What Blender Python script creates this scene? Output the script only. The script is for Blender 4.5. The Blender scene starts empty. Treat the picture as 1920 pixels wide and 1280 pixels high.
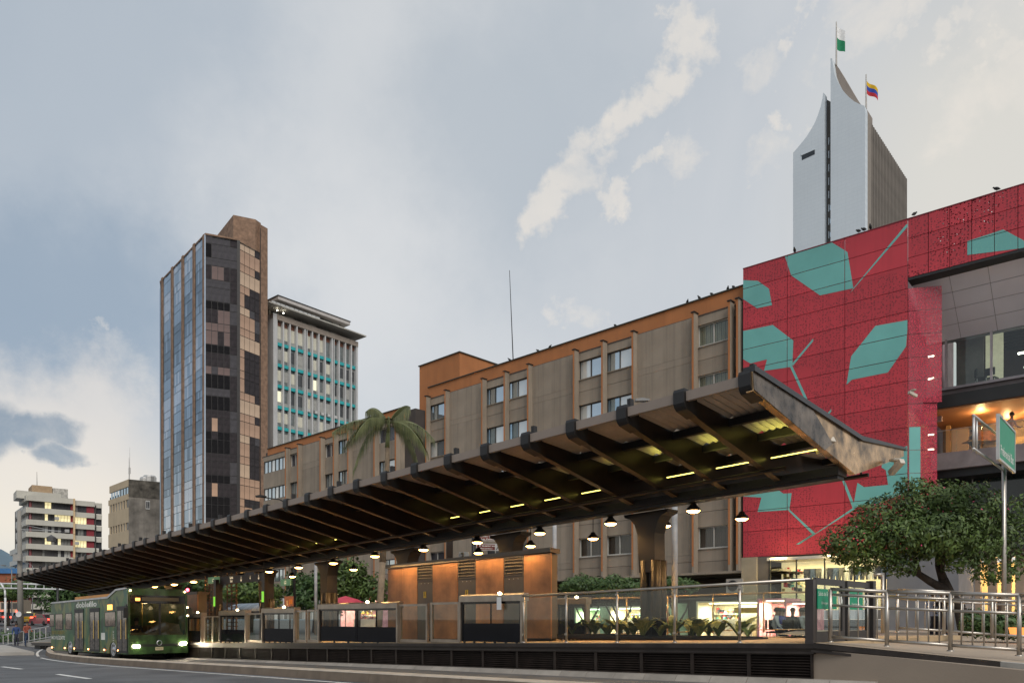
import bpy, math, random
from mathutils import Vector, Matrix
random.seed(7)
R = math.radians
sc = bpy.context.scene
COL = sc.collection
# ---------------------------------------------------------------- camera
F, CX, HY = 1440.0, 960.0, 1160.0          # focal length in photo pixels, centre column, horizon row
cam = bpy.data.objects.new('camera', bpy.data.cameras.new('camera'))
COL.objects.link(cam)
cam.data.sensor_width = 36.0; cam.data.lens = 27.0
cam.data.shift_y = (HY - 640.0) / 1920.0
cam.rotation_euler = (R(90), 0, 0)
cam.data.clip_start = 0.1; cam.data.clip_end = 6000
sc.camera = cam
# ---------------------------------------------------------------- world
sc.view_settings.view_transform = 'Standard'; sc.view_settings.look = 'None'
sc.view_settings.gamma = 1.0; sc.view_settings.use_curve_mapping = False
sc.view_settings.exposure = 0.5
sc.render.engine = 'CYCLES'
sc.cycles.use_denoising = True
sc.cycles.max_bounces = 8; sc.cycles.transparent_max_bounces = 24
sc.cycles.sample_clamp_indirect = 4.0
W = bpy.data.worlds.new('World'); sc.world = W; W.use_nodes = True
nt = W.node_tree; nt.nodes.clear()
def N(t, typ, **kw):
    n = t.nodes.new(typ)
    for k, v in kw.items():
        if k.startswith('i_'):
            key = k[2:]
            key = int(key) if key.isdigit() else key.replace('_', ' ')
            n.inputs[key].default_value = v
        else: setattr(n, k, v)
    return n
def math_n(t, op, a, b=None, c=None, clamp=False):
    n = t.nodes.new('ShaderNodeMath'); n.operation = op; n.use_clamp = clamp
    for i, v in enumerate((a, b, c)):
        if v is None: continue
        if isinstance(v, (int, float)): n.inputs[i].default_value = v
        else: t.links.new(v, n.inputs[i])
    return n.outputs[0]
def mixc(t, fac, a, b, mode='MIX'):
    n = t.nodes.new('ShaderNodeMix'); n.data_type = 'RGBA'; n.blend_type = mode
    for i, v in ((0, fac), (6, a), (7, b)):
        if isinstance(v, (int, float)): n.inputs[i].default_value = v
        elif isinstance(v, tuple): n.inputs[i].default_value = (v + (1,))[:4]
        else: t.links.new(v, n.inputs[i])
    return n.outputs[2]
def ramp(t, fac, stops):
    n = t.nodes.new('ShaderNodeValToRGB'); e = n.color_ramp.elements
    while len(e) < len(stops): e.new(0.5)
    for el, (p, c) in zip(e, stops):
        el.position = p; el.color = (c if isinstance(c, tuple) else (c, c, c)) + (1,)
    t.links.new(fac, n.inputs[0]); return n.outputs[0]
def srgb(r, g, b):
    f = lambda c: (c/255/12.92) if c/255 <= .04045 else ((c/255+.055)/1.055)**2.4
    return (f(r), f(g), f(b))
SUN_EL, SUN_AZ = 46.0, 162.0       # degrees; azimuth clockwise from +Y (the view direction): behind the camera, a little right
geo = N(nt, 'ShaderNodeTexCoord').outputs['Generated']
sep = N(nt, 'ShaderNodeSeparateXYZ'); nt.links.new(geo, sep.inputs[0])
def noise(t, vec, scale, detail=6, rough=.55, dist=0.0, mscale=None, moff=None):
    if mscale or moff:
        mp = N(t, 'ShaderNodeMapping')
        if mscale: mp.inputs['Scale'].default_value = mscale
        if moff: mp.inputs['Location'].default_value = moff
        t.links.new(vec, mp.inputs[0]); vec = mp.outputs[0]
    n = N(t, 'ShaderNodeTexNoise'); n.inputs['Scale'].default_value = scale
    n.inputs['Detail'].default_value = detail; n.inputs['Roughness'].default_value = rough
    n.inputs['Distortion'].default_value = dist
    t.links.new(vec, n.inputs['Vector']); return n.outputs[0]
def pdir(px, py):
    v = Vector(((px-CX)/F, 1.0, (HY-py)/F)); v.normalize(); return v
def blob(px, py, rdeg, soft=1.0, warp=None, stretch=None):
    """soft round region of the sky about one direction"""
    d = pdir(px, py)
    vm = N(nt, 'ShaderNodeVectorMath', operation='SUBTRACT'); nt.links.new(geo if warp is None else warp, vm.inputs[0])
    vm.inputs[1].default_value = d
    v = vm.outputs[0]
    if stretch:
        vs = N(nt, 'ShaderNodeVectorMath', operation='MULTIPLY'); nt.links.new(v, vs.inputs[0]); vs.inputs[1].default_value = stretch
        v = vs.outputs[0]
    ln = N(nt, 'ShaderNodeVectorMath', operation='LENGTH'); nt.links.new(v, ln.inputs[0])
    mr = N(nt, 'ShaderNodeMapRange', interpolation_type='SMOOTHSTEP')
    mr.inputs['From Min'].default_value = R(rdeg)*(1-.75*soft); mr.inputs['From Max'].default_value = R(rdeg)*(1+.3*soft)
    mr.inputs['To Min'].default_value = 1; mr.inputs['To Max'].default_value = 0
    nt.links.new(ln.outputs['Value'], mr.inputs['Value']); return mr.outputs[0]
# warped direction so that cloud edges are ragged
wn = N(nt, 'ShaderNodeTexNoise'); wn.inputs['Scale'].default_value = 5.0; wn.inputs['Detail'].default_value = 8; wn.inputs['Roughness'].default_value = .62
nt.links.new(geo, wn.inputs['Vector'])
ws = N(nt, 'ShaderNodeVectorMath', operation='SUBTRACT'); nt.links.new(wn.outputs['Color'], ws.inputs[0]); ws.inputs[1].default_value = (.5, .5, .5)
wm = N(nt, 'ShaderNodeVectorMath', operation='SCALE'); nt.links.new(ws.outputs[0], wm.inputs[0]); wm.inputs['Scale'].default_value = .30
wa = N(nt, 'ShaderNodeVectorMath', operation='ADD'); nt.links.new(geo, wa.inputs[0]); nt.links.new(wm.outputs[0], wa.inputs[1])
warp = wa.outputs[0]
# overcast base: blue grey overhead and far left, pale towards the middle, cream near the horizon
c_blue, c_pale, c_cream = srgb(150, 164, 179), srgb(210, 211, 211), srgb(228, 219, 204)
big = noise(nt, geo, 2.3, 5, .5, .6)
side = ramp(nt, math_n(nt, 'MULTIPLY_ADD', sep.outputs['X'], .5, .5), [(.0, 0.), (.30, .12), (.47, .80), (.62, .85), (.9, .75)])
hi = ramp(nt, sep.outputs['Z'], [(0., 1.), (.22, .8), (.5, .3), (.9, .1)])
f0 = math_n(nt, 'ADD', math_n(nt, 'MULTIPLY', side, .70), math_n(nt, 'MULTIPLY', hi, .30))
f0 = math_n(nt, 'ADD', f0, math_n(nt, 'MULTIPLY', math_n(nt, 'SUBTRACT', big, .5), 1.1), clamp=True)
base = mixc(nt, f0, c_blue, c_pale)
base = mixc(nt, blob(430, 300, 24, 1.0, warp, (1, 1, 1.1)), base, srgb(213, 214, 214))
base = mixc(nt, math_n(nt, 'MULTIPLY', blob(1000, 250, 11, 1.0, warp), .7), base, srgb(172, 181, 189))
low = ramp(nt, sep.outputs['Z'], [(0., 1.), (.10, .85), (.24, 0.)])
base = mixc(nt, math_n(nt, 'MULTIPLY', low, math_n(nt, 'MULTIPLY_ADD', big, .8, .35, clamp=True)), base, c_cream)
base = mixc(nt, math_n(nt, 'MULTIPLY', blob(1900, 330, 12, 1.0), .8), base, srgb(222, 217, 205))
base = mixc(nt, math_n(nt, 'MULTIPLY', blob(90, 560, 13, 1.0, warp, (1, 1, 1.5)), .85), base, srgb(140, 157, 174))
base = mixc(nt, math_n(nt, 'MULTIPLY', blob(150, 40, 15, 1.0, warp, (1, 1, 1.3)), .7), base, srgb(158, 171, 184))
base = mixc(nt, math_n(nt, 'MULTIPLY', blob(40, 940, 5, 1.0), .7), base, srgb(190, 203, 210))
base = mixc(nt, math_n(nt, 'MULTIPLY', blob(60, 930, 9, 1.0, None, (1, 1, 1.7)), .8), base, srgb(240, 226, 206))
# pale broken clouds high on the right
reg = None
for (px, py, r, a) in [(1080, 400, 2.6, 1), (1130, 330, 3.0, 1), (1180, 245, 2.4, 1), (1245, 165, 2.4, 1), (1260, 110, 2.0, 1), (1210, 390, 1.6, 1),
                       (1390, 155, 2.4, .66), (1330, 335, 2.4, .62), (1570, 15, 3.2, .68), (1290, 40, 2., .45), (1480, 300, 2.2, .58), (1715, 140, 1.2, .72), (1890, 175, 3.0, .72),
                       (1830, 20, 3.0, .55), (1120, 600, 2.0, .7), (210, 735, 3.6, .42), (140, 648, 1.0, .5), (600, 140, 2.5, 0.)] + [(1500, 95, 1.12, 0.82), (1440, 60, 1.0, 0.82), (1630, 95, 1.12, 0.82), (1530, 215, 1.25, 0.82), (1410, 270, 1.12, 0.82), (1270, 330, 1.0, 0.82), (1420, 370, 1.12, 0.82), (1385, 400, 1.0, 0.82), (1310, 215, 0.88, 0.82), (1680, 30, 1.62, 0.82), (1770, 80, 1.12, 0.82), (1850, 90, 1.25, 0.82), (1260, 60, 1.12, 0.82), (1780, 230, 1.0, 0.82), (1455, 335, 1.0, 0.82)]:
    if a <= 0: continue
    b = math_n(nt, 'MULTIPLY', blob(px, py, r, .8, warp), a)
    reg = b if reg is None else math_n(nt, 'MAXIMUM', reg, b)
cl2 = noise(nt, geo, 15, 8, .68, .4)
edge = math_n(nt, 'SUBTRACT', math_n(nt, 'MULTIPLY_ADD', reg, .75, cl2), .80)
mask = ramp(nt, math_n(nt, 'MULTIPLY_ADD', edge, 2.1, .1, clamp=True), [(0., 0.), (.35, .30), (1., 1.)])
shade = noise(nt, geo, 30, 5, .6)
base = mixc(nt, math_n(nt, 'MULTIPLY', mask, .72), base, mixc(nt, shade, srgb(216, 212, 206), srgb(240, 230, 215)))
# dark cloud low on the left, with a bright rim
w2 = N(nt, 'ShaderNodeVectorMath', operation='SCALE'); nt.links.new(ws.outputs[0], w2.inputs[0]); w2.inputs['Scale'].default_value = .10
w3 = N(nt, 'ShaderNodeVectorMath', operation='ADD'); nt.links.new(geo, w3.inputs[0]); nt.links.new(w2.outputs[0], w3.inputs[1]); warp2 = w3.outputs[0]
dk = None
for (px, py, r, s) in [(35, 808, 1.5, (1, 1, 1.5)), (85, 808, 1.4, (1, 1, 1.7)), (95, 845, 1.4, (1, 1, 2.2)), (140, 857, .8, (1, 1, 3.0)), (-40, 800, 2.2, (1, 1, 1.5)), (25, 848, .5, (1, 1, 1.5))]:
    b = blob(px, py, r*1.15, .6, warp2, s)
    dk = b if dk is None else math_n(nt, 'MAXIMUM', dk, b)
base = mixc(nt, math_n(nt, 'MULTIPLY', blob(70, 800, 6.5, 1.0, warp, (1, 1, 1.6)), .7), base, srgb(226, 218, 208))
base = mixc(nt, math_n(nt, 'MULTIPLY', dk, math_n(nt, 'MULTIPLY_ADD', cl2, 1.2, .25), clamp=True), base, srgb(142, 153, 164))
cloud_bg = N(nt, 'ShaderNodeBackground'); cloud_bg.inputs['Strength'].default_value = 0.81
nt.links.new(base, cloud_bg.inputs['Color'])
sky = N(nt, 'ShaderNodeTexSky', sky_type='NISHITA'); sky.sun_disc = False
sky.sun_elevation = R(SUN_EL); sky.sun_rotation = R(SUN_AZ)
sky_bg = N(nt, 'ShaderNodeBackground'); sky_bg.inputs['Strength'].default_value = 0.08
nt.links.new(sky.outputs[0], sky_bg.inputs['Color'])
ms = N(nt, 'ShaderNodeMixShader'); ms.inputs[0].default_value = .88
nt.links.new(sky_bg.outputs[0], ms.inputs[1]); nt.links.new(cloud_bg.outputs[0], ms.inputs[2])
wo = N(nt, 'ShaderNodeOutputWorld'); nt.links.new(ms.outputs[0], wo.inputs[0])
# soft light of the overcast evening sky behind the camera
sl = bpy.data.lights.new('sun', 'SUN'); sl.energy = 1.5; sl.angle = R(30); sl.color = (1.0, .95, .88)
so = bpy.data.objects.new('sun', sl); COL.objects.link(so)
_a, _e = R(SUN_AZ), R(SUN_EL)
sd = Vector((math.sin(_a)*math.cos(_e), math.cos(_a)*math.cos(_e), math.sin(_e)))
so.rotation_euler = sd.to_track_quat('Z', 'Y').to_euler(); so.location = (0, -30, 60)

# ---------------------------------------------------------------- materials
MATS = {}
def mat(name, col, rough=.6, metal=0.0, var=.12, vscale=1.5, bump=0.0, bscale=30, spec=.5, streak=0.0, col2=None, island=0.0, ov=0.0, emit=None, estr=0.0, coat=0.0, trans=0.0):
    if name in MATS: return MATS[name]
    m = bpy.data.materials.new(name); m.use_nodes = True; t = m.node_tree
    b = t.nodes['Principled BSDF']
    tc = N(t, 'ShaderNodeTexCoord').outputs['Object']
    n1 = noise(t, tc, vscale, 6, .6)
    lo = tuple(max(0, c*(1-var*1.6)) for c in col); hi_ = tuple(min(1, c*(1+var*1.3)) for c in (col2 or col))
    c = mixc(t, ramp(t, n1, [(.3, 0.), (.7, 1.)]), lo, hi_)
    if streak:
        n2 = noise(t, tc, 1.0, 5, .65, 0, (2.6, 2.6, .12))
        c = mixc(t, math_n(t, 'MULTIPLY', ramp(t, n2, [(.48, 0.), (.72, 1.)]), streak), c, tuple(x*.45 for x in col))
    if island:
        g = N(t, 'ShaderNodeNewGeometry').outputs['Random Per Island']
        c = mixc(t, g, mixc(t, 1.0, c, (1-island,)*3, 'MULTIPLY'), mixc(t, 1.0, c, (1+island,)*3, 'MULTIPLY'))
    if ov:
        oi = N(t, 'ShaderNodeObjectInfo').outputs['Random']
        c = mixc(t, oi, mixc(t, 1.0, c, (1-ov,)*3, 'MULTIPLY'), mixc(t, 1.0, c, (1+ov,)*3, 'MULTIPLY'))
    t.links.new(c, b.inputs['Base Color'])
    b.inputs['Roughness'].default_value = rough; b.inputs['Metallic'].default_value = metal
    b.inputs['Specular IOR Level'].default_value = spec
    if coat: b.inputs['Coat Weight'].default_value = coat; b.inputs['Coat Roughness'].default_value = .05
    if trans: b.inputs['Transmission Weight'].default_value = trans
    r2 = noise(t, tc, vscale*4, 4)
    t.links.new(math_n(t, 'ADD', math_n(t, 'MULTIPLY', math_n(t, 'SUBTRACT', r2, .5), .25*rough), rough), b.inputs['Roughness'])
    if bump:
        bn = N(t, 'ShaderNodeBump'); bn.inputs['Strength'].default_value = bump; bn.inputs['Distance'].default_value = .02
        t.links.new(noise(t, tc, bscale, 4), bn.inputs['Height']); t.links.new(bn.outputs[0], b.inputs['Normal'])
    if emit:
        b.inputs['Emission Color'].default_value = emit + (1,); b.inputs['Emission Strength'].default_value = estr
    MATS[name] = m; return m
def glassmat(name, tint=(1, 1, 1), clear=.9, rough=.02, ior=1.5):
    if name in MATS: return MATS[name]
    m = bpy.data.materials.new(name); m.use_nodes = True; t = m.node_tree; t.nodes.clear()
    o = N(t, 'ShaderNodeOutputMaterial'); tr = N(t, 'ShaderNodeBsdfTransparent'); tr.inputs[0].default_value = tuple(c*clear for c in tint) + (1,)
    gl = N(t, 'ShaderNodeBsdfGlossy'); gl.inputs['Roughness'].default_value = rough
    lw = N(t, 'ShaderNodeLayerWeight'); lw.inputs[0].default_value = .5
    fc = math_n(t, 'MULTIPLY_ADD', math_n(t, 'POWER', lw.outputs['Facing'], 4.0), .8, .045)
    mx = N(t, 'ShaderNodeMixShader'); t.links.new(fc, mx.inputs[0]); t.links.new(tr.outputs[0], mx.inputs[1]); t.links.new(gl.outputs[0], mx.inputs[2])
    t.links.new(mx.outputs[0], o.inputs[0]); MATS[name] = m; return m
def emitmat(name, col, s):
    if name in MATS: return MATS[name]
    m = bpy.data.materials.new(name); m.use_nodes = True; t = m.node_tree; t.nodes.clear()
    o = N(t, 'ShaderNodeOutputMaterial'); e = N(t, 'ShaderNodeEmission'); e.inputs[0].default_value = col + (1,); e.inputs[1].default_value = s
    t.links.new(e.outputs[0], o.inputs[0]); MATS[name] = m; return m

# ---------------------------------------------------------------- mesh building
class MB:
    def __init__(s): s.v = []; s.f = []; s.m = []
    def face(s, pts, mi=0):
        i = len(s.v); s.v += [tuple(p) for p in pts]; s.f.append(tuple(range(i, i+len(pts)))); s.m.append(mi)
    def hexa(s, p, mi=0):     # p: 4 bottom (ccw from above) then 4 top
        i = len(s.v); s.v += [tuple(q) for q in p]
        for f in ((3, 2, 1, 0), (4, 5, 6, 7), (0, 1, 5, 4), (1, 2, 6, 5), (2, 3, 7, 6), (3, 0, 4, 7)):
            s.f.append(tuple(i+k for k in f)); s.m.append(mi)
        return s
    def box(s, x0, x1, y0, y1, z0, z1, mi=0):
        return s.hexa([(x0, y0, z0), (x1, y0, z0), (x1, y1, z0), (x0, y1, z0), (x0, y0, z1), (x1, y0, z1), (x1, y1, z1), (x0, y1, z1)], mi)
    def bar(s, a, b, w, h, up=(0, 0, 1), mi=0):
        a, b = Vector(a), Vector(b); d = (b-a).normalized(); u = Vector(up)
        if abs(d.dot(u)) > .98: u = Vector((0, 1, 0))
        x = d.cross(u).normalized()*w/2; z = x.cross(d).normalized()*h/2
        return s.hexa([a-x-z, a+x-z, b+x-z, b-x-z, a-x+z, a+x+z, b+x+z, b-x+z], mi)
    def tube(s, a, b, r, n=8, r2=None, caps=True, mi=0):
        a, b = Vector(a), Vector(b); d = (b-a).normalized(); r2 = r if r2 is None else r2
        u = Vector((0, 0, 1)) if abs(d.z) < .95 else Vector((1, 0, 0))
        x = d.cross(u).normalized(); y = d.cross(x)
        i = len(s.v)
        for p, rr in ((a, r), (b, r2)):
            for k in range(n):
                t = 2*math.pi*k/n; s.v.append(tuple(p + (x*math.cos(t)+y*math.sin(t))*rr))
        for k in range(n):
            k2 = (k+1) % n; s.f.append((i+k, i+k2, i+n+k2, i+n+k)); s.m.append(mi)
        if caps:
            s.f.append(tuple(i+k for k in range(n-1, -1, -1))); s.m.append(mi)
            s.f.append(tuple(i+n+k for k in range(n))); s.m.append(mi)
        return s
    def path(s, pts, r, n=6, r2=None, mi=0):
        m = len(pts)-1
        for k in range(m):
            ra = r if r2 is None else r+(r2-r)*k/m; rb = r if r2 is None else r+(r2-r)*(k+1)/m
            s.tube(pts[k], pts[k+1], ra, n, rb, True, mi)
        return s
    def prism(s, poly, fn, a, b, mi=0):
        """poly: list of 2D points; fn(u,v,t)->3D; extruded from t=a to t=b"""
        n = len(poly); i = len(s.v)
        s.v += [tuple(fn(u, v, a)) for u, v in poly] + [tuple(fn(u, v, b)) for u, v in poly]
        for k in range(n):
            k2 = (k+1) % n; s.f.append((i+k, i+k2, i+n+k2, i+n+k)); s.m.append(mi)
        s.f.append(tuple(i+k for k in range(n-1, -1, -1))); s.m.append(mi)
        s.f.append(tuple(i+n+k for k in range(n))); s.m.append(mi)
        return s
    def lathe(s, prof, n=14, c=(0, 0, 0), mi=0):
        i = len(s.v); m = len(prof)
        for r, z in prof:
            for k in range(n):
                t = 2*math.pi*k/n; s.v.append((c[0]+r*math.cos(t), c[1]+r*math.sin(t), c[2]+z))
        for j in range(m-1):
            for k in range(n):
                k2 = (k+1) % n; s.f.append((i+j*n+k, i+j*n+k2, i+(j+1)*n+k2, i+(j+1)*n+k)); s.m.append(mi)
        return s
    def mesh(s, name, mats, smooth=False, fix=True):
        me = bpy.data.meshes.new(name); me.from_pydata(s.v, [], s.f)
        for m in (mats if isinstance(mats, (list, tuple)) else [mats]): me.materials.append(m)
        if any(s.m): me.polygons.foreach_set('material_index', s.m)
        if smooth: me.polygons.foreach_set('use_smooth', [True]*len(me.polygons))
        if fix:
            import bmesh
            bm = bmesh.new(); bm.from_mesh(me); bmesh.ops.recalc_face_normals(bm, faces=bm.faces); bm.to_mesh(me); bm.free()
        me.update(); return me
    def build(s, name, mats, parent=None, smooth=False, loc=None, rot=None, fix=True, **props):
        return put(name, s.mesh(name, mats, smooth, fix), parent, loc, rot, **props)
def put(name, me, parent=None, loc=None, rot=None, **props):
    o = bpy.data.objects.new(name, me); COL.objects.link(o)
    if parent: o.parent = parent
    if loc is not None: o.location = loc
    if rot is not None: o.rotation_euler = rot
    for k, v in props.items(): o[k] = v
    return o
_bc = {}
def bx(name, m, parent, x0, x1, y0, y1, z0, z1, **props):
    """one box part; alike boxes share their mesh"""
    d = (round(abs(x1-x0), 3), round(abs(y1-y0), 3), round(abs(z1-z0), 3)); key = (name, m.name, d)
    if key not in _bc:
        h = [c/2 for c in d]; _bc[key] = MB().box(-h[0], h[0], -h[1], h[1], -h[2], h[2]).mesh(name, m, fix=False)
    return put(name, _bc[key], parent, ((x0+x1)/2, (y0+y1)/2, (z0+z1)/2), **props)
def thing(name, label, cat, loc=(0, 0, 0), rotz=0.0, group=None, rot=None):
    o = bpy.data.objects.new(name, None); COL.objects.link(o); o.empty_display_size = .2
    o.location = loc; o.rotation_euler = rot or (0, 0, rotz); o['label'] = label; o['category'] = cat
    if group: o['group'] = group
    return o
def tag(o, label, cat, group=None):
    o['label'] = label; o['category'] = cat
    if group: o['group'] = group
    return o
def dup(root, loc=None, rot=None, label=None):
    r = root.copy(); COL.objects.link(r)
    if loc is not None: r.location = loc
    if rot is not None: r.rotation_euler = rot
    if label: r['label'] = label
    for ch in list(root.children):
        c = ch.copy(); COL.objects.link(c); c.parent = r
        for g in list(ch.children):
            d = g.copy(); COL.objects.link(d); d.parent = c
    return r
def text_mesh(body, height, width=None, align='CENTER', bold=0.0):
    cu = bpy.data.curves.new('lettering', 'FONT'); cu.body = body; cu.size = 1; cu.align_x = align; cu.extrude = 0.0; cu.offset = bold
    cu.resolution_u = 2
    ob = bpy.data.objects.new('lettering', cu); COL.objects.link(ob)
    me = bpy.data.meshes.new_from_object(ob.evaluated_get(bpy.context.evaluated_depsgraph_get()))
    bpy.data.objects.remove(ob); bpy.data.curves.remove(cu)
    xs = [v.co.x for v in me.vertices] or [0, 1]; ys = [v.co.y for v in me.vertices] or [0, 1]
    sy = height/max(1e-6, max(ys)-min(ys)); sx = sy if width is None else width/max(1e-6, max(xs)-min(xs))
    y0 = min(ys); xm = (max(xs)+min(xs))/2 if align == 'CENTER' else min(xs)
    for v in me.vertices: v.co = ((v.co.x-xm)*sx, 0, (v.co.y-y0)*sy)
    me.name = 'lettering'; return me
def text(name, body, height, m, parent, loc, width=None, rot=None, bold=0.0, **props):
    me = text_mesh(body, height, width, bold=bold); me.materials.clear(); me.materials.append(m)
    return put(name, me, parent, loc, rot, **props)
# a vertical plane seen in the photo: point at column px0 and depth Y0, horizontals vanish at column vp
class Plane:
    def __init__(s, px0, Y0, vp):
        s.o = Vector(((px0-CX)/F*Y0, Y0)); d = Vector(((vp-CX)/F, 1.0)).normalized()
        s.d = d if d.x >= 0 else -d             # local +x runs to the right in the picture
        s.ang = math.atan2(s.d.y, s.d.x)
    def uz(s, px, py):
        k = (px-CX)/F
        u = (s.o.x - k*s.o.y)/(k*s.d.y - s.d.x); Y = s.o.y + u*s.d.y
        return u, (HY-py)/F*Y
    def u(s, px): return s.uz(px, 0)[0]
    def z(s, px, py): return s.uz(px, py)[1]
    def loc(s, z=0): return (s.o.x, s.o.y, z)
    def root(s, name, label, cat, group=None, z=0): return thing(name, label, cat, s.loc(z), s.ang, group)
    def w(s, u, v, z=0):       # local -> world ; v away from the camera side
        n = Vector((-s.d.y, s.d.x)); p = s.o + s.d*u + n*v; return (p.x, p.y, z)
# colours
concrete = mat('concrete_dark', (.285, .235, .182), .9, var=.1, vscale=.7, bump=.4, bscale=40, streak=.45, ov=.07)
concrete_b = mat('concrete_pale', (.42, .40, .36), .9, var=.12, vscale=.5, bump=.2, streak=.4)
orange = mat('orange_stucco', (.39, .15, .052), .85, var=.08, vscale=.6, bump=.3, streak=.2)
dark_steel = mat('dark_painted_steel', (.012, .0105, .010), .5, .0, var=.25, vscale=1.2)
brown_steel = mat('brown_painted_steel', (.028, .019, .014), .36, .25, var=.25, vscale=1.0)
steel = mat('brushed_steel', (.47, .43, .38), .40, .9, var=.1, vscale=3)
alu = mat('pale_aluminium', (.55, .54, .52), .4, .6, var=.08, vscale=3)
asphalt = mat('asphalt', (.10, .103, .108), .68, var=.30, vscale=.55, bump=.5, bscale=60, spec=.4)
white_paint = mat('road_white_paint', (.62, .62, .6), .7, var=.2, vscale=5)
black = mat('matt_black', (.012, .012, .012), .5, var=.2)
glass = glassmat('clear_glass', (.96, 1, .97), .93)
# ================================================================ ground and streets
# platform frame: x = along the platform to the right, y = across it, away from the camera
P0 = Vector((5.49, 14.0)); PD = Vector((.712, -.702)).normalized(); PN = Vector((-PD.y, PD.x)); PANG = math.atan2(PD.y, PD.x)
def floorz(r): return -.43 + .021*r
def lanez(r): return -1.21 + .018*r if r > -38 else -1.894
def pw(r, w, z=0.0): p = P0 + PD*r + PN*w; return (p.x, p.y, z)
def prw(px, w):            # column in the photo -> position r on the line w
    k = (px-CX)/F; ox, oy = P0.x+PN.x*w, P0.y+PN.y*w
    r = (ox - k*oy)/(k*PD.y - PD.x); return r
def pz(px, py, w): r = prw(px, w); return (HY-py)/F*(P0.y+PN.y*w+PD.y*r)
def pave(name, rows, m, parent=None, kind='structure', **kw):
    """strip from a list of (left point, right point)"""
    b = MB()
    for (a0, a1), (b0, b1) in zip(rows, rows[1:]): b.face([a0, a1, b1, b0])
    o = b.build(name, m, parent, fix=False)
    for p in o.data.polygons: pass
    o['kind'] = kind; return o
ground_m = mat('ground_dust', (.11, .105, .10), .9, var=.2, vscale=.1)
g = MB().face([(-3000, -500, -2.6), (3000, -500, -2.6), (3000, 5000, -2.6), (-3000, 5000, -2.6)])
mb = MB(); mb.face([(-3000, -500, -2.6), (3000, -500, -2.6), (3000, 5000, -2.6), (-3000, 5000, -2.6)])
mb.build('ground', ground_m, fix=False)['kind'] = 'structure'
# near road (camera side of the median kerb) and the bus lane beyond it
def median_w(r):           # the median bends away at the far left
    return -3.95 - .0*r + (.0 if r > -22 else .006*(r+22)**2)
rs = [14, 6, 0, -4, -8, -12, -16, -20, -24, -28, -32, -36, -40, -46, -52]
pave('road', [(pw(r, -60, lanez(r)-.02), pw(r, median_w(r)-.25, lanez(r)-.02)) for r in rs], asphalt)
pave('bus_lane', [(pw(r, median_w(r)+.2, lanez(r)), pw(r, 0.3, lanez(r))) for r in rs], mat('lane_concrete', (.13, .12, .11), .8, var=.2, vscale=.5, bump=.3))
kerb_shade_m = mat('kerb_shaded_concrete', (.15, .115, .085), .85, var=.15, vscale=2, bump=.4, streak=.2)  # brown darkened so the colour carries the shade on the kerb face
mk = thing('median_kerb', 'long low concrete kerb between the grey road and the bus lane', 'kerb', (0, 0, 0)); mk['kind'] = 'structure'; del mk['category']; del mk['label']
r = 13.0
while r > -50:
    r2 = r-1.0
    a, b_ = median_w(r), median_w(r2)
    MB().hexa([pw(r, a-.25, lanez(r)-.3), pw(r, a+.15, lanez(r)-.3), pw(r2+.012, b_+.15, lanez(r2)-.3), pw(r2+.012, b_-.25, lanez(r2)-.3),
               pw(r, a-.17, lanez(r)+.17), pw(r, a+.12, lanez(r)+.19), pw(r2+.012, b_+.12, lanez(r2)+.19), pw(r2+.012, b_-.17, lanez(r2)+.17)]).build('kerb_stone', kerb_shade_m, mk)
    MB().hexa([pw(r, a-.175, lanez(r)+.172), pw(r, a+.12, lanez(r)+.192), pw(r2+.012, b_+.12, lanez(r2)+.192), pw(r2+.012, b_-.175, lanez(r2)+.172), pw(r, a-.165, lanez(r)+.19), pw(r, a+.11, lanez(r)+.205), pw(r2+.012, b_+.11, lanez(r2)+.205), pw(r2+.012, b_-.165, lanez(r2)+.19)]).build('kerb_lit_edge', mat('kerb_lit_edge_paint', (.42, .36, .29), .7, var=.15, vscale=2), mk)  # pale strip paints the light along the kerb's top edge
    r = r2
mb = MB()
for k in range(len(rs)*4-4):
    i, f = divmod(k, 4); ra = rs[i]+(rs[i+1]-rs[i])*f/4; rb = rs[i]+(rs[i+1]-rs[i])*(f+1)/4
    mb.face([pw(ra, median_w(ra)-.68, lanez(ra)-.012), pw(ra, median_w(ra)-.55, lanez(ra)-.012), pw(rb, median_w(rb)-.55, lanez(rb)-.012), pw(rb, median_w(rb)-.68, lanez(rb)-.012)])
mb.build('road_edge_line', white_paint, fix=False)['kind'] = 'structure'
for (px, py, qx, qy) in [(108, 1263, 168, 1271.5), (4, 1249, 41, 1253.5), (-80, 1238, -60, 1240), (270, 1287, 380, 1304)]:
    def rp(x, y):
        Y = 22.0
        for _ in range(30):
            X = (x-CX)/F*Y; v = Vector((X, Y))-P0; rr = v.dot(PD); z = lanez(rr)-.012; Y = z/((HY-y)/F)
        return Vector(((x-CX)/F*Y, Y, z))
    a, b_ = rp(px, py), rp(qx, qy); n = Vector((PN.x, PN.y, 0))*.075
    if (b_-a).length > 6: b_ = a+(b_-a).normalized()*3
    m_ = MB(); m_.face([a-n, b_-n, b_+n, a+n]); m_.build('lane_dash', white_paint, fix=False)['kind'] = 'structure'

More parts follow.
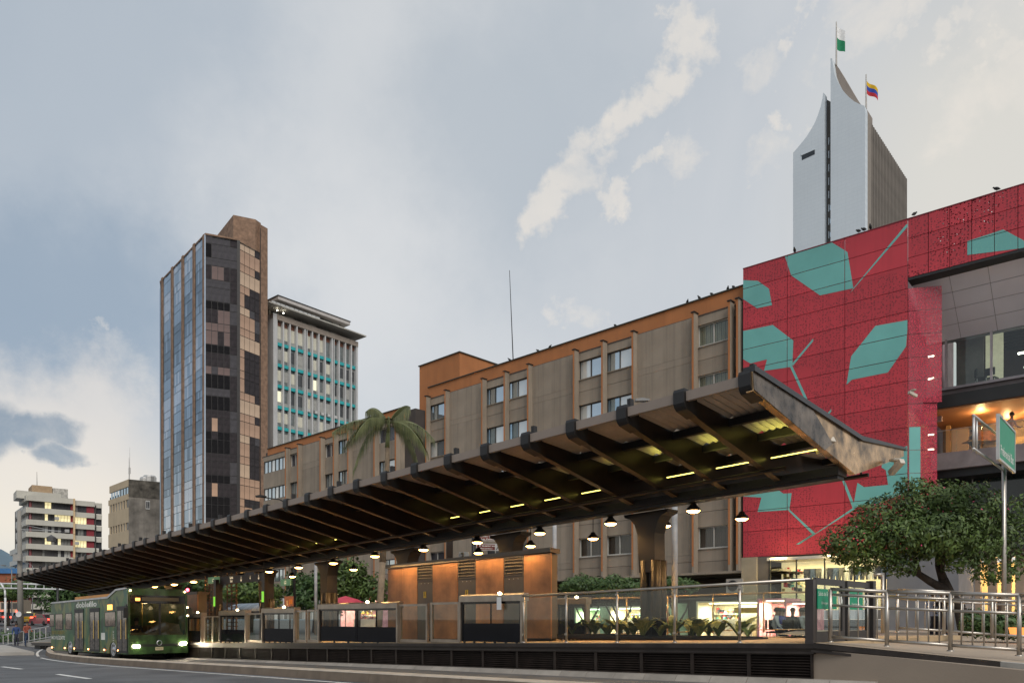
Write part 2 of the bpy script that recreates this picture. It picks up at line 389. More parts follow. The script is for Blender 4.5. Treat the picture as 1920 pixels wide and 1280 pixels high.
# far street climbing away on the left, and the street behind the station
far_as = mat('far_asphalt', (.085, .085, .09), .8, var=.2, vscale=.2)
mb = MB()
def fz(Y): return -2.0 + max(0, Y-50)*.022
ys = [44, 50, 58, 70, 90, 120, 170]
for ya, yb in zip(ys, ys[1:]):
    mb.face([(-.72*ya-26, ya, fz(ya)), (-.50*ya-6, ya, fz(ya)), (-.50*yb-6, yb, fz(yb)), (-.72*yb-26, yb, fz(yb))])
mb.build('far_street', far_as, fix=False)['kind'] = 'structure'
pave('back_street', [(pw(-62, 4.6, -1.5), pw(-62, 60, -1.5)), (pw(-12, 4.6, -1.02), pw(-12, 60, -1.02)), (pw(-11, 9.6, -1.0), pw(-11, 60, -1.0)), (pw(40, 9.6, -.96), pw(40, 60, -.96))], mat('street_paving', (.16, .15, .14), .8, var=.15, vscale=.6))
mb = MB()
for k in range(4):
    Y = 72+k*14
    mb.face([(-.66*Y+.2, Y, fz(Y)+.01), (-.66*Y+.4, Y, fz(Y)+.01), (-.66*(Y+6)+.4, Y+6, fz(Y+6)+.01), (-.66*(Y+6)+.2, Y+6, fz(Y+6)+.01)])
mb.build('far_lane_lines', white_paint, fix=False)['kind'] = 'structure'
pv = mat('pale_sidewalk', (.36, .34, .31), .85, var=.1, vscale=.6)
mb = MB(); mb.hexa([(-27.5, 40, -2.4), (-25.5, 41, -2.4), (-40, 60, -2.4), (-46, 60, -2.4), (-27.5, 40, -1.75), (-25.5, 41, -1.75), (-40, 60, -1.9), (-46, 60, -1.9)])
mb.build('sidewalk', pv)['kind'] = 'structure'
hm = mat('far_hills', (.11, .16, .20), 1, var=.1, vscale=.01)
mb = MB(); pts = [(-2600, 1700, 150), (-1750, 1900, 205), (-1420, 2000, 212), (-1330, 2000, 200), (-1250, 2000, 150), (-900, 2100, 60), (600, 2300, 20)]
for (a, b_) in zip(pts, pts[1:]):
    mb.face([(a[0], a[1], -5), (b_[0], b_[1], -5), (b_[0]*1.1, b_[1]*1.1, b_[2]), (a[0]*1.1, a[1]*1.1, a[2])])
mb.build('hills', hm, fix=False)['kind'] = 'structure'

# ================================================================ concrete hotel block
curt = [mat('curtain_cream', (.50, .46, .38), .9, var=.1), mat('curtain_grey', (.28, .27, .25), .9, var=.1), mat('curtain_brown', (.16, .10, .07), .9, var=.2), mat('room_dark', (.02, .02, .022), .8)]
wglass = [mat('window_glass_sky', (.58, .66, .70), .05, .85, var=.06, vscale=.3), mat('window_glass_pale', (.74, .76, .74), .10, .5, var=.08, vscale=.4),
          mat('window_glass_dark', (.06, .06, .07), .05, .0, var=.3, spec=.7), mat('window_glass_blue', (.42, .55, .64), .05, .8, var=.1)]
wframe = mat('window_frame_dark', (.05, .045, .04), .5)
wframe_l = mat('window_frame_light', (.5, .48, .44), .5)
drapes = mat('vertical_blinds', (.34, .30, .25), .8, var=.12, vscale=1); drapes_b = mat('vertical_blinds_brown', (.085, .05, .045), .8, var=.2, vscale=1)
def hotel_window(root, u0, u1, z0, z1, style, depth=.2):
    """frame > panes, curtains; sits in the recess plane"""
    y = depth
    f = MB(); t = .05
    fm = wframe_l if style in (2, 3, 4) else wframe
    f.box(u0, u1, y-.05, y+.03, z0, z0+t).box(u0, u1, y-.05, y+.03, z1-t, z1).box(u0, u0+t, y-.05, y+.03, z0+t, z1-t).box(u1-t, u1, y-.05, y+.03, z0+t, z1-t)
    um = u0+(u1-u0)*.5; f.box(um-t/2, um+t/2, y-.05, y+.03, z0+t, z1-t)
    o = f.build('window', fm, root)
    for k, (a, b) in enumerate(((u0+t, um-t/2), (um+t/2, u1-t))):
        if style == 0: gm = wglass[0]
        elif style == 1: gm = (wglass[1], wglass[0])[k]
        elif style == 2: gm = wglass[2]
        elif style == 3: gm = drapes
        elif style == 4: gm = drapes_b
        elif style == 5: gm = (wglass[0], wglass[1])[k]
        else: gm = (wglass[3], wglass[1])[k]
        if gm in (drapes, drapes_b):
            n = 7; c = MB()
            for i in range(n):
                c.box(a+(b-a)*i/n+.008, a+(b-a)*(i+1)/n-.008, y+.05+.015*(i % 2), y+.065+.015*(i % 2), z0+t, z1-t)
            c.build('curtain', gm, o)
            bx('pane', glass, o, a, b, y, y+.01, z0+t, z1-t)
        else:
            bx('pane', gm, o, a, b, y, y+.02, z0+t, z1-t)
    # dark reveal at the left side of the opening
    return o
HB = Plane(1392, 40, -535)
hotel = HB.root('hotel_building', 'grey concrete building with orange roof band and vertical fins behind the station', 'building')
zt, zo, zb = 16.45, 17.36, 2.5
u = HB.u
rows_top = [15.95 - 2.74*k for k in range(5)]; wh = 1.16
uL = u(797)
def offp(P, d):
    q = Plane(960, 1, 0); n = Vector((-P.d.y, P.d.x)); q.o = P.o+n*d; q.d = P.d.copy(); q.ang = P.ang; return q
HBf, HBw = offp(HB, -.42), offp(HB, .2)
# bays: (px left, px right, windows?)
bays = [(807, 833, 1), (846, 902, 0), (912, 944, 1), (953, 988, 1), (1002, 1074, 0), (1087, 1127, 1), (1138, 1184, 1), (1199, 1297, 0), (1309, 1365, 1)]
fins = [(797, 807), (833, 846), (902, 912), (944, 953), (988, 1002), (1074, 1087), (1127, 1138), (1184, 1199), (1297, 1309), (1365, 1378), (1380, 1392)]
styles = {1337: [3, 3, 2, 2, 4], 1161: [5, 6, 2, 2, 4], 1107: [1, 1, 2, 2, 4], 970: [5, 6, 1, 2, 2], 928: [0, 6, 1, 2, 2], 820: [0, 1, 2, 2, 2]}
seams = [zt-1.45-1.32*k for k in range(0)]
fin_dirty = concrete
for k, (a, b) in enumerate(fins):
    ua = HBf.u(a); w = .14
    f = thing('fin', '', '', (0, 0, 0)); del f['label']; del f['category']; f.parent = hotel
    # concrete blade with orange painted front edge
    MB().box(ua, ua+w, -.40, .0, zb-.0, zt+.12).build('blade', concrete, f)
    MB().box(ua-.002, ua+.10, -.415, -.40, zb+.35, zt+.10).build('painted_edge', orange, f)
    MB().box(ua-.05, ua+w+.05, -.47, .0, zt+.12, zt+.17).build('cap', dark_steel, f)
for (a, b, win) in bays:
    ua, ub = u(a)-.15, u(b)+.35
    if win:
        st = min(styles, key=lambda q: abs(q-(a+b)/2)); sty = styles[st]
        w0, w1 = HBw.u(a)+.06, HBw.u(b)+.12
        zprev = zt
        for k, z1 in enumerate(rows_top):
            z0 = z1-wh
            bx('wall_panel', concrete, hotel, ua, ub, .03, .35, z1, zprev-.01 if k else zt)
            # side cheeks
            bx('wall_panel', concrete, hotel, ua, w0, .05, .35, z0, z1)
            hotel_window(hotel, w0, w1, z0, z1, sty[k])
            bx('window_sill', concrete_b if sty[k] in (3, 4) else concrete, hotel, w0-.02, ub-.02, -.03, .3, z0-.05, z0)
            zprev = z0-.05
            if k < 4:     # the joint half way down
                zj = z0-.75
                bx('wall_panel', concrete, hotel, ua, ub, .03, .35, zj, zprev); zprev = zj-.012
        bx('wall_panel', concrete, hotel, ua, ub, .03, .35, zb+.62, zprev)
        bx('wall_panel', concrete, hotel, ua, ub, .03, .35, zb, zb+.6)
    else:
        zz = zt
        for k in range(5):
            z0 = rows_top[k]-wh-.75
            if z0 < zb+.7: z0 = zb+.62
            bx('wall_panel', concrete, hotel, ua, ub, -.05, .30, z0+.38, zz); bx('wall_panel', concrete, hotel, ua, ub, -.05, .30, z0, z0+.37); zz = z0-.012
        bx('wall_panel', concrete, hotel, ua, ub, -.05, .30, zb, zb+.60)
uR = 0.05; 
MB().box(uL-.1, uR, .36, 14, zb, zo-.2).build('wall_core', mat('core_dark', (.06, .05, .045), .9), hotel)
MB().box(uL+.25, uR, .10, .34, zt, zo).build('roof_parapet', orange, hotel)
MB().box(uL+.25, uR+.02, .02, .42, zo, zo+.06).build('coping', mat('coping_dark', (.05, .05, .04), .8), hotel)
MB().box(uL, uR, -.0, .1, zt, zt+.05).build('ledge', mat('ledge_dark', (.06, .045, .04), .8), hotel)
MB().box(uL, uR+2.4, -.62, .35, zb-.12, zb).build('slab_edge', concrete, hotel)
# stair tower, orange
tz = 498/F*56.7
ut0, ut1 = HB.u(774)-.3, HB.u(848)-.2
MB().box(ut0, ut1, .9, 6.0, 2.0, tz).build('stair_tower', orange, hotel)
MB().box(ut0-.08, ut1+.08, .82, 6.1, tz, tz+.07).build('coping', mat('coping_dark', (.05, .05, .04), .8), hotel)
MB().box(ut0+.2, u(797)+.05, .55, .9, 13.0, 13.6).build('canopy_slab', orange, hotel)
# lower wing to the left, standing forward
o1 = Vector((-8.46, 57.47)); HB2 = Plane(748, 57.47, -535)
v = HB2.u
wz, wo_, w_b = 15.06, 15.75, 2.0
wing = HB2.root('hotel_wing', 'lower grey concrete wing with an orange roof band behind the palm', 'building')
e0 = v(492)
fins2 = [(534, 543), (557, 567), (599, 608), (624, 631), (651, 661), (700, 708), (740, 748)]
for a, b in fins2:
    ua = offp(HB2, -.44).u(a)
    f = thing('fin', '', '', (0, 0, 0)); del f['label']; del f['category']; f.parent = wing
    MB().box(ua, ua+.17, -.42, 0, w_b, wz+.1).build('blade', concrete, f)
    MB().box(ua-.002, ua+.13, -.44, -.42, w_b, wz+.08).build('painted_edge', orange, f)
    MB().box(ua-.05, ua+.22, -.48, 0, wz+.1, wz+.15).build('cap', dark_steel, f)
def bay2(a, b, win, n=1):
    ua, ub = v(a)-.1, v(b)+.35
    if not win:
        zz = wz
        for k in range(5):
            z0 = 12.95-2.55*k
            bx('wall_panel', concrete, wing, ua, ub, -.05, .3, z0+.5, zz); bx('wall_panel', concrete, wing, ua, ub, -.05, .3, z0, z0+.49); zz = z0-.012
        return
    zz = wz
    for k in range(5):
        z1 = 14.62-2.52*k; z0 = z1-1.12
        bx('wall_panel', concrete, wing, ua, ub, 0, .35, z1, zz)
        if n > 1:
            du = (ub-.2-ua)/n
            for i in range(n):
                hotel_window(wing, ua+i*du, ua+(i+1)*du, z0, z1, (0, 1, 5, 0)[(i+k) % 4], .12)
        else:
            bx('wall_panel', concrete, wing, ua, ua+.15, .05, .35, z0, z1); hotel_window(wing, ua+.15, ub-.12, z0, z1, (1, 6, 0, 2, 5)[(k+int(a)) % 5])
        zz = z0
    bx('wall_panel', concrete, wing, ua, ub, 0, .35, w_b, zz)
bay2(495, 534, 1, 3); bay2(543, 557, 1); bay2(567, 599, 0); bay2(608, 624, 1); bay2(631, 651, 1); bay2(661, 700, 0); bay2(708, 740, 1)
MB().box(e0, 1.5, .36, 13, w_b, wo_-.2).build('wall_core', mat('core_dark', (.06, .05, .045), .9), wing)
MB().box(0.0, .25, -.05, 13, w_b, wz).build('side_wall', concrete, wing)
MB().box(v(500), .3, .10, .34, wz, wo_).build('roof_parapet', orange, wing)
MB().box(.02, .30, .34, 13, wz, wo_).build('roof_parapet', orange, wing)
MB().box(v(500), .38, .02, .42, wo_, wo_+.06).build('coping', mat('coping_dark', (.05, .05, .04), .8), wing)
MB().box(e0-.1, .3, -.02, .1, wz, wz+.05).build('ledge', mat('ledge_dark', (.06, .045, .04), .8), wing)
# antenna mast on the hotel roof
ax, az0 = HB.uz(940, 680)
m_ = MB().tube((0, 0, 0), (-.28, 0, 6.9), .045, 6, .02); ob = m_.build('antenna_mast', dark_steel, None, loc=(HB.w(ax, 1.2, 17.2)))
tag(ob, 'tall thin antenna mast standing on the orange edged hotel roof', 'antenna')
# birds perched on the roof edge
bird_m = mat('bird_dark', (.02, .02, .02), .8)
bm_ = MB(); bm_.lathe([(0, -.16), (.05, -.1), (.075, 0), (.05, .1), (.0, .13)], 6).mesh('x', bird_m) if False else None
def bird_mesh():
    b = MB(); prof = [(.0, -.17), (.03, -.12), (.06, -.05), (.07, .02), (.055, .08), (.03, .12), (.0, .13)]
    b.lathe(prof, 8); th = R(-62)
    b.v = [(x, y*math.cos(th)-z*math.sin(th), y*math.sin(th)+z*math.cos(th)+.11) for x, y, z in b.v]
    b.lathe([(0, 0), (.03, .01), (.036, .035), (.025, .06), (0, .07)], 7, (0, .12, .16)); b.tube((0, .15, .195), (0, .19, .19), .008, 4, .002)
    for sx in (-.02, .02): b.tube((sx, 0, 0), (sx, .0, .08), .006, 4)
    return b.mesh('pigeon', bird_m, True)
bme = bird_mesh()
ORD = ['first from the left', 'second from the left', 'third from the left', 'fourth from the left', 'fifth from the left', 'sixth from the left', 'seventh from the left', 'eighth from the left', 'ninth from the left', 'tenth from the left', 'eleventh from the left', 'twelfth from the left', 'thirteenth from the left', 'fourteenth from the left', 'fifteenth from the left', 'sixteenth from the left', 'seventeenth from the left', 'eighteenth from the left']
for hp_i, px in enumerate((952, 1005, 1027, 1150, 1285, 1308, 1331, 1361, 1372)):
    uu = u(px)
    o = put('pigeon', bme, None, HB.w(uu, .2, zo+.06), (0, 0, random.uniform(0, 6)))
    tag(o, 'small dark pigeon on the orange hotel roof edge, ' + ORD[hp_i], 'bird', 'pigeons on the hotel roof edge')
RB = Plane(1393, 39.7, -775)
for rp_i, px in enumerate((1490, 1610, 1620, 1632, 1714, 1869)):
    uu = RB.u(px); o = put('pigeon', bme, None, RB.w(uu, .0, 18.12), (0, 0, random.uniform(0, 6)))
    tag(o, 'small dark pigeon on the top edge of the red screen, ' + ORD[rp_i], 'bird', 'pigeons on the red screen')

# ================================================================ red screen building
red_p = None
def redmat(name, col, holes=True):
    m = mat(name, col, .55, 0, var=.09, vscale=.35, streak=.22, ov=.09)
    t = m.node_tree; b = t.nodes['Principled BSDF']
    tc = N(t, 'ShaderNodeTexCoord').outputs['Object']
    if holes:
        # perforations: irregular small dark holes in drifting areas
        vo = N(t, 'ShaderNodeTexVoronoi'); vo.inputs['Scale'].default_value = 10.0; vo.inputs['Randomness'].default_value = .6
        gg = N(t, 'ShaderNodeNewGeometry').outputs['Position']
        t.links.new(gg, vo.inputs['Vector'])
        area = ramp(t, noise(t, gg, .28, 2, .5, .3, None, (3.0, 1, 5)), [(.40, 0.), (.43, 1.)])
        dot = ramp(t, vo.outputs['Distance'], [(.30, 1.), (.40, 0.)])
        f = math_n(t, 'MULTIPLY', dot, area)
        src = b.inputs['Base Color'].links[0].from_socket
        t.links.new(mixc(t, math_n(t, 'MULTIPLY', f, .62), src, (.05, .008, .012)), b.inputs['Base Color'])
    return m
red_m = redmat('perforated_red_panel', (.45, .033, .048))
red_open = redmat('perforated_red_panel_open', (.45, .033, .048))
t = red_open.node_tree; vo = N(t, 'ShaderNodeTexVoronoi'); vo.inputs['Scale'].default_value = 10.0; vo.inputs['Randomness'].default_value = .6
gg = N(t, 'ShaderNodeNewGeometry').outputs['Position']; t.links.new(gg, vo.inputs['Vector'])
sel = ramp(t, noise(t, gg, .45, 3, .6, .3, None, (9.0, 1, 5)), [(.53, 0.), (.60, 1.)])
tb2 = N(t, 'ShaderNodeBsdfTransparent'); mx = N(t, 'ShaderNodeMixShader')
t.links.new(math_n(t, 'MULTIPLY', ramp(t, vo.outputs['Distance'], [(.26, 1.), (.34, 0.)]), sel), mx.inputs[0])
t.links.new(t.nodes['Principled BSDF'].outputs[0], mx.inputs[1]); t.links.new(tb2.outputs[0], mx.inputs[2]); t.links.new(mx.outputs[0], t.nodes['Material Output'].inputs[0])
teal_m = mat('teal_panel_paint', (.14, .40, .37), .5, ov=.06, var=.08, vscale=.4)
redb = RB.root('red_screen_building', 'building wrapped in crimson perforated panels with big teal leaf shapes', 'building')
ru = RB.u
def rz(px, py): return RB.z(px, py)
ztop, zbot = 18.08, 3.17
cols = [ru(1393), ru(1476), ru(1584), ru(1702)]
zs = []; z = zbot
rowh = 1.045
zz = [ztop]
while zz[-1]-rowh > zbot+.3: zz.append(zz[-1]-rowh)
zz.append(zbot)
def uzs(pts): return [RB.uz(x, y) for x, y in pts]
def R7(pts): return [(1360+x/3.2, 360+y/3.2) for x, y in pts]
def R6(pts): return [(1440+x/4, 640+y/4) for x, y in pts]
def RL(pts): return [(1160+x/3.4286, 680+y/3.4286) for x, y in pts]
def R5(pts): return [(1440+x/4, 960+y/4) for x, y in pts]
motifs = [R7([(104, 528), (195, 533), (262, 580), (280, 678), (190, 697), (104, 640)]),
          R7([(358, 388), (395, 500), (568, 620), (768, 577), (733, 360), (640, 303)]),
          R7([(748, 606), (1097, 205), (1097, 190), (1085, 195), (770, 575)]),
          R7([(104, 834), (285, 797), (408, 890), (403, 1030), (398, 1048), (232, 1072), (250, 1003), (150, 1028), (104, 1000)]),
          R7([(400, 1030), (527, 878), (527, 895), (405, 1042)]),
          R7([(388, 1048), (402, 1042), (515, 1290), (497, 1290)]),
          R7([(727, 1155), (755, 985), (900, 803), (1097, 767), (1085, 925), (975, 1082), (760, 1125)]),
          R6([(408, 582), (475, 505), (475, 525), (425, 580)]),
          RL([(795, 845), (990, 790), (1060, 840), (1112, 836), (1098, 945), (893, 957), (918, 865), (795, 858)]),
          RL([(1420, 715), (1437, 715), (1522, 925), (1504, 932)]),
          RL([(1690, 672), (1700, 590), (1862, 530), (1862, 830), (1650, 905), (1520, 930), (1512, 900), (1535, 770), (1578, 798), (1732, 783), (1718, 690)]),
          RL([(1090, 948), (1100, 943), (1265, 1095), (1520, 922), (1530, 932), (1160, 1166), (1140, 1166), (1245, 1100)]),
          R5([(345, 155), (355, 165), (245, 230), (228, 230)])]
def clip(poly, x0, x1, y0, y1):
    def cut(p, ins, inter):
        out = []
        for i in range(len(p)):
            a, b = p[i-1], p[i]
            if ins(b):
                if not ins(a): out.append(inter(a, b))
                out.append(b)
            elif ins(a): out.append(inter(a, b))
        return out
    def ix(c): return lambda a, b: (c, a[1]+(b[1]-a[1])*(c-a[0])/(b[0]-a[0]))
    def iy(c): return lambda a, b: (a[0]+(b[0]-a[0])*(c-a[1])/(b[1]-a[1]), c)
    for ins, it in ((lambda q: q[0] >= x0, ix(x0)), (lambda q: q[0] <= x1, ix(x1)), (lambda q: q[1] >= y0, iy(y0)), (lambda q: q[1] <= y1, iy(y1))):
        if not poly: return []
        poly = cut(poly, ins, it)
    return poly
def ptf(P, off): return lambda a, b, t: (a, t, b)
mz = [uzs(m) for m in motifs]
for i in range(3):
    for j in range(len(zz)-1):
        x0, x1, y0, y1 = cols[i]+.012, cols[i+1]-.012, zz[j+1]+.012, zz[j]-.012
        p = bx('screen_panel', red_open if j == 0 else red_m, redb, x0, x1, 0, .06, y0, y1)
        for m in mz:
            q = clip(m, x0+.002, x1-.002, y0+.002, y1-.002)
            if len(q) >= 3:
                t_ = MB().prism(q, lambda a, b, t: (a, t, b), -.006, .003)
                o = t_.build('teal_motif', teal_m, p); o.location = (-(x0+x1)/2, -.03, -(y0+y1)/2)
MB().box(cols[0]+.02, cols[-1]-.02, .06, .12, zbot+.02, ztop-.75).build('backing_frame', mat('screen_back', (.10, .006, .012), .9), redb)
MB().box(cols[0], cols[-1], -.02, .14, ztop-.01, ztop+.03).build('top_edge', mat('red_edge', (.16, .01, .02), .6), redb)
MB().box(cols[0]+.3, cols[-1]-.25, .9, 12, 3.3, ztop-1.4).build('building_body', mat('mauve_body', (.22, .16, .17), .85, var=.15), redb)
# return side of the screen going back, translucent red mesh
RD = 6.0
m = bpy.data.materials.new('red_mesh_screen'); m.use_nodes = True; t = m.node_tree
b = t.nodes['Principled BSDF']; b.inputs['Base Color'].default_value = (.55, .03, .07, 1); b.inputs['Roughness'].default_value = .5
vo = N(t, 'ShaderNodeTexVoronoi'); vo.inputs['Scale'].default_value = 16; t.links.new(N(t, 'ShaderNodeNewGeometry').outputs['Position'], vo.inputs['Vector'])
tr = N(t, 'ShaderNodeBsdfTransparent'); mx = N(t, 'ShaderNodeMixShader'); out = t.nodes['Material Output']
t.links.new(ramp(t, vo.outputs['Distance'], [(.30, .95), (.42, .35)]), mx.inputs[0]); t.links.new(tr.outputs[0], mx.inputs[1]); t.links.new(b.outputs[0], mx.inputs[2]); t.links.new(mx.outputs[0], out.inputs[0])
mesh_m = m
uE = cols[-1]
RDv = .62; RDu = offp(RB, RDv).u(1765)-uE
for j in range(len(zz)-1):
    y0, y1 = zz[j+1]+.012, zz[j]-.012
    for k in range(2):
        s0_, s1_ = k/2+.01, (k+1)/2-.005
        if y1 > 15.6: continue
        if (y0+y1)/2 < 9.6: fx_ = (offp(RB, RDv).u(1756)-uE)/RDu
        else: fx_ = 1.0
        def RP_(s, off=0): return (uE+RDu*fx_*s+off, RDv*s)
        A_, B__ = RP_(s0_), RP_(s1_)
        MB().hexa([(A_[0], A_[1], y0), (A_[0]+.03, A_[1], y0), (B__[0]+.03, B__[1], y0), (B__[0], B__[1], y0), (A_[0], A_[1], y1), (A_[0]+.03, A_[1], y1), (B__[0]+.03, B__[1], y1), (B__[0], B__[1], y1)]).build('mesh_panel', mesh_m, redb)
        if k == 0 and 5.2 < (y0+y1)/2 < 8.4:
            A_, B__ = RP_(.02, .03), RP_(.4, .03)
            MB().hexa([(A_[0], A_[1], y0), (A_[0]+.02, A_[1]-.0, y0), (B__[0]+.02, B__[1], y0), (B__[0], B__[1], y0), (A_[0], A_[1], y1), (A_[0]+.02, A_[1], y1), (B__[0]+.02, B__[1], y1), (B__[0], B__[1], y1)]).build('teal_motif', teal_m, redb)
# upper red band to the right, with its dark soffit
uF = ru(2050)
bz1, bz0 = 18.08, 15.42
ncol = 8; cw = (uF-uE)/ncol
teal_r = [uzs(R7([(1452, 295), (1668, 225), (1790, 290), (1800, 335), (1452, 378)]))]
for i in range(ncol):
    for j in range(3):
        x0, x1 = uE+.012+i*cw, uE+(i+1)*cw-.012; y1 = bz1-j*.887-.012; y0 = bz1-(j+1)*.887+.012
        p = bx('screen_panel', red_open, redb, x0, x1, 0, .06, y0, y1)
        for m in teal_r:
            q = clip(m, x0, x1, y0, y1)
            if len(q) >= 3:
                o = MB().prism(q, lambda a, b, t: (a, t, b), -.006, .003).build('teal_motif', teal_m, p); o.location = (-(x0+x1)/2, -.03, -(y0+y1)/2)
for i in range(1, ncol): bx('panel_joint', mat('screen_back', (.10, .006, .012), .9), redb, uE+i*cw-.04, uE+i*cw+.04, .062, .10, bz0, ztop-.02)
for j in range(1, 3): bx('panel_joint', mat('screen_back', (.10, .006, .012), .9), redb, uE, uF, .062, .10, bz1-j*.887-.04, bz1-j*.887+.04)
MB().box(uE, uF, -.02, .14, ztop-.01, ztop+.03).build('top_edge', mat('red_edge', (.16, .01, .02), .6), redb)
MB().box(uE+.01, uF, .062, .12, bz0, ztop-2.0).build('backing_frame', mat('screen_back', (.10, .006, .012), .9), redb)
MB().box(uE, uF, .0, .8, bz0-.12, bz0-.01).build('soffit', black, redb)
MB().box(uE+.0, uF, .9, 1.0, bz0-.7, bz0-.12).build('soffit_fascia', mat('dark_red_beam', (.05, .01, .015), .6), redb) if False else None
# sloping pale cladding between the band and the recessed windows
clad = mat('lavender_metal_cladding', (.80, .78, .84), .5, .0, var=.05, vscale=.4)
RW = Plane(1772, 34, -775); RW_v = RD
# recess plane passes behind: derive from world position of the return's far edge
far = RB.w(uE, 3.5); RP = Plane(1760, 1, -775)
RP.o = Vector((far[0], far[1])); RP.d = RB.d.copy(); RP.ang = RB.ang
q0 = 1.0
def rp_off(px, py): return RP.uz(px, py)
rec = RP.root('glass_pavilion', 'recessed building front with lavender cladding, big windows and a lit terrace', 'building')
W_ = lambda px: RP.u(px)
zc0 = RP.z(1772, 640); zc1 = bz0-.1
Yoff = -2.8
u0, u1 = RP.u(1767), RP.u(2100)
nc = 5
for k in range(4):
    a0, a1 = k/4+.004, (k+1)/4-.004
    for i in range(nc):
        x0, x1 = .05+(u1-.05)*i/nc+.01, .05+(u1-.05)*(i+1)/nc-.01
        A = (Yoff*(1-a0), zc1+(zc0-zc1)*a0); B = (Yoff*(1-a1), zc1+(zc0-zc1)*a1)
        MB().hexa([(x0, B[0], B[1]), (x1, B[0], B[1]), (x1, B[0]+.05, B[1]+.04), (x0, B[0]+.05, B[1]+.04), (x0, A[0], A[1]), (x1, A[0], A[1]), (x1, A[0]+.05, A[1]+.04), (x0, A[0]+.05, A[1]+.04)]).build('cladding_panel', clad, rec)
zw1, zw0 = RP.z(1772, 621), RP.z(1772, 729)     # window opening
MB().hexa([(0.05, .05, zc0-.02), (u1, .05, zc0-.02), (u1, .35, zc0-.02), (.05, .35, zc0-.02), (.05, Yoff+.08, zc1), (u1, Yoff+.08, zc1), (u1, .35, zc1), (.05, .35, zc1)]).build('cladding_backing', mat('cladding_back', (.25, .24, .26), .8), rec)
MB().box(.05, u1, .0, .2, zw1, zc0).build('head_band', mat('mauve_panel', (.16, .125, .13), .7, var=.08), rec)
zl0 = RP.z(1772, 752); zl1 = RP.z(1772, 775)
MB().box(u0-.1, u1, -.25, .5, zw0-.12, zw0).build('sill', mat('mauve_steel', (.30, .27, .28), .45, .3), rec)
MB().box(u0-.1, u1, -.1, .4, zl0, zw0-.12).build('floor_band', mat('mauve_concrete', (.20, .17, .17), .9, var=.15, bump=.4), rec)
MB().box(u0-.6, u1, -1.2, .5, zl1, zl0).build('edge_beam', black, rec)
MB().box(-6, u0-.05, .1, .3, zl1-.3, zw1).build('wall_behind_mesh', mat('mauve_wall', (.35, .28, .30), .8, var=.15), rec)
for zz5 in (zw1-1.2, zw0+.5, zw0-2.2, zw0-2.9): MB().box(.2, u0-.3, -.35, -.3, zz5, zz5+.06).build('tube_behind_mesh', emitmat('tube_behind_mesh', (1, .9, .65), 6.0), rec)
room = mat('upper_room_wall', (.30, .27, .23), .8, var=.1)
# room behind the windows
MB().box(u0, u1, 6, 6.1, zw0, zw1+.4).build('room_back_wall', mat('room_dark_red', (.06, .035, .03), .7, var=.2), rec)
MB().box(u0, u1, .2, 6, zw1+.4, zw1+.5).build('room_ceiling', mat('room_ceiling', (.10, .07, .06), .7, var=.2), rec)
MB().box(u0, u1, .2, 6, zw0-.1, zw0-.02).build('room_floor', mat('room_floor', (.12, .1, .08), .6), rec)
MB().box(W_(1784), W_(1818)+.4, 1.2, 1.3, zw0, zw1).build('inner_partition', mat('grey_partition', (.26, .24, .22), .8, var=.12), rec)
MB().box(W_(1818)+.45, W_(1835)+.8, 1.4, 1.5, zw0, zw1+.2).build('lit_door', mat('pale_lit_door', (.55, .52, .40), .6, var=.2, emit=(.75, .72, .5), estr=.30), rec)
for k in range(10):
    MB().box(W_(1855), u1, 1.0+.5*k, 1.08+.5*k, zw1+.15, zw1+.38).build('ceiling_beam', black, rec)
for (px, py, L) in ((1893, 641, 1.6), (1905, 668, 1.0)):
    uu, zq = RP.uz(px, py)
    o = MB().box(uu+.1, uu+.1+L, 2.0, 2.08, zq-.05, zq+.02).build('strip_light', emitmat('cool_tube_light', (1, .98, .8), 9.0), rec)
wf = mat('window_frame_mauve', (.46, .40, .41), .4, .4)
for px in (1774, 1859, 1952): bx('mullion', wf, rec, W_(px)-.05, W_(px)+.05, -.06, .06, zw0, zw1)
MB().box(u0, u1, -.06, .06, zw1-.02, zw1+.05).build('window_head', wf, rec)
for a, b_ in ((1775, 1858), (1860, 1951), (1953, 2040)): bx('window_pane', glass, rec, W_(a), W_(b_), -.01, .0, zw0, zw1-.02)
lamp_pt = []
def chair(root_label, loc, rz, m):
    t_ = thing('chair', root_label, 'chair', loc, rz)
    MB().box(-.22, .22, -.22, .22, .42, .47).build('seat', m, t_); MB().box(-.22, .22, .18, .24, .55, .9).build('backrest', m, t_)
    for sx in (-1, 1):
        for sy in (-1, 1): bx('leg', alu, t_, sx*.19-.015, sx*.19+.015, sy*.19-.015, sy*.19+.015, 0, .42)
    return t_
chair('black chair behind the upstairs window, beside the lit doorway', RP.w(W_(1833), .9, zw0), 1.2, black)
chair('black chair upstairs touching the thin window mullion', RP.w(W_(1852), 1.2, zw0), 2.2, black)
u0 = RP.u(1757)+.6
# terrace level
zt1 = zl1; zt0 = RP.z(1755, 860)-.0
MB().box(u0-1, u1, -1.1, 6, zt1-.06, zt1).build('terrace_ceiling', mat('wood_ceiling', (.34, .16, .075), .6, var=.15, vscale=.6), rec)
MB().box(u0-1, u1, 3.5, 3.6, zt0, zt1).build('terrace_back_wall', mat('terrace_wall', (.15, .10, .06), .8, var=.25, vscale=.8), rec)
MB().box(W_(1766), W_(1800), 2.2, 2.3, zt0, zt1-.3).build('terrace_doors', mat('tan_doors', (.42, .27, .14), .7, var=.1), rec)
MB().box(W_(1756), W_(1764), 2.2, 2.5, zt0, zt1-.1).build('column', mat('tan_column', (.45, .28, .13), .7), rec)
MB().box(W_(1812), W_(1850), 3.3, 3.45, zt0+1.2, zt1-.4).build('wall_picture', mat('dark_mural', (.16, .06, .025), .7, var=.9, vscale=3), rec)
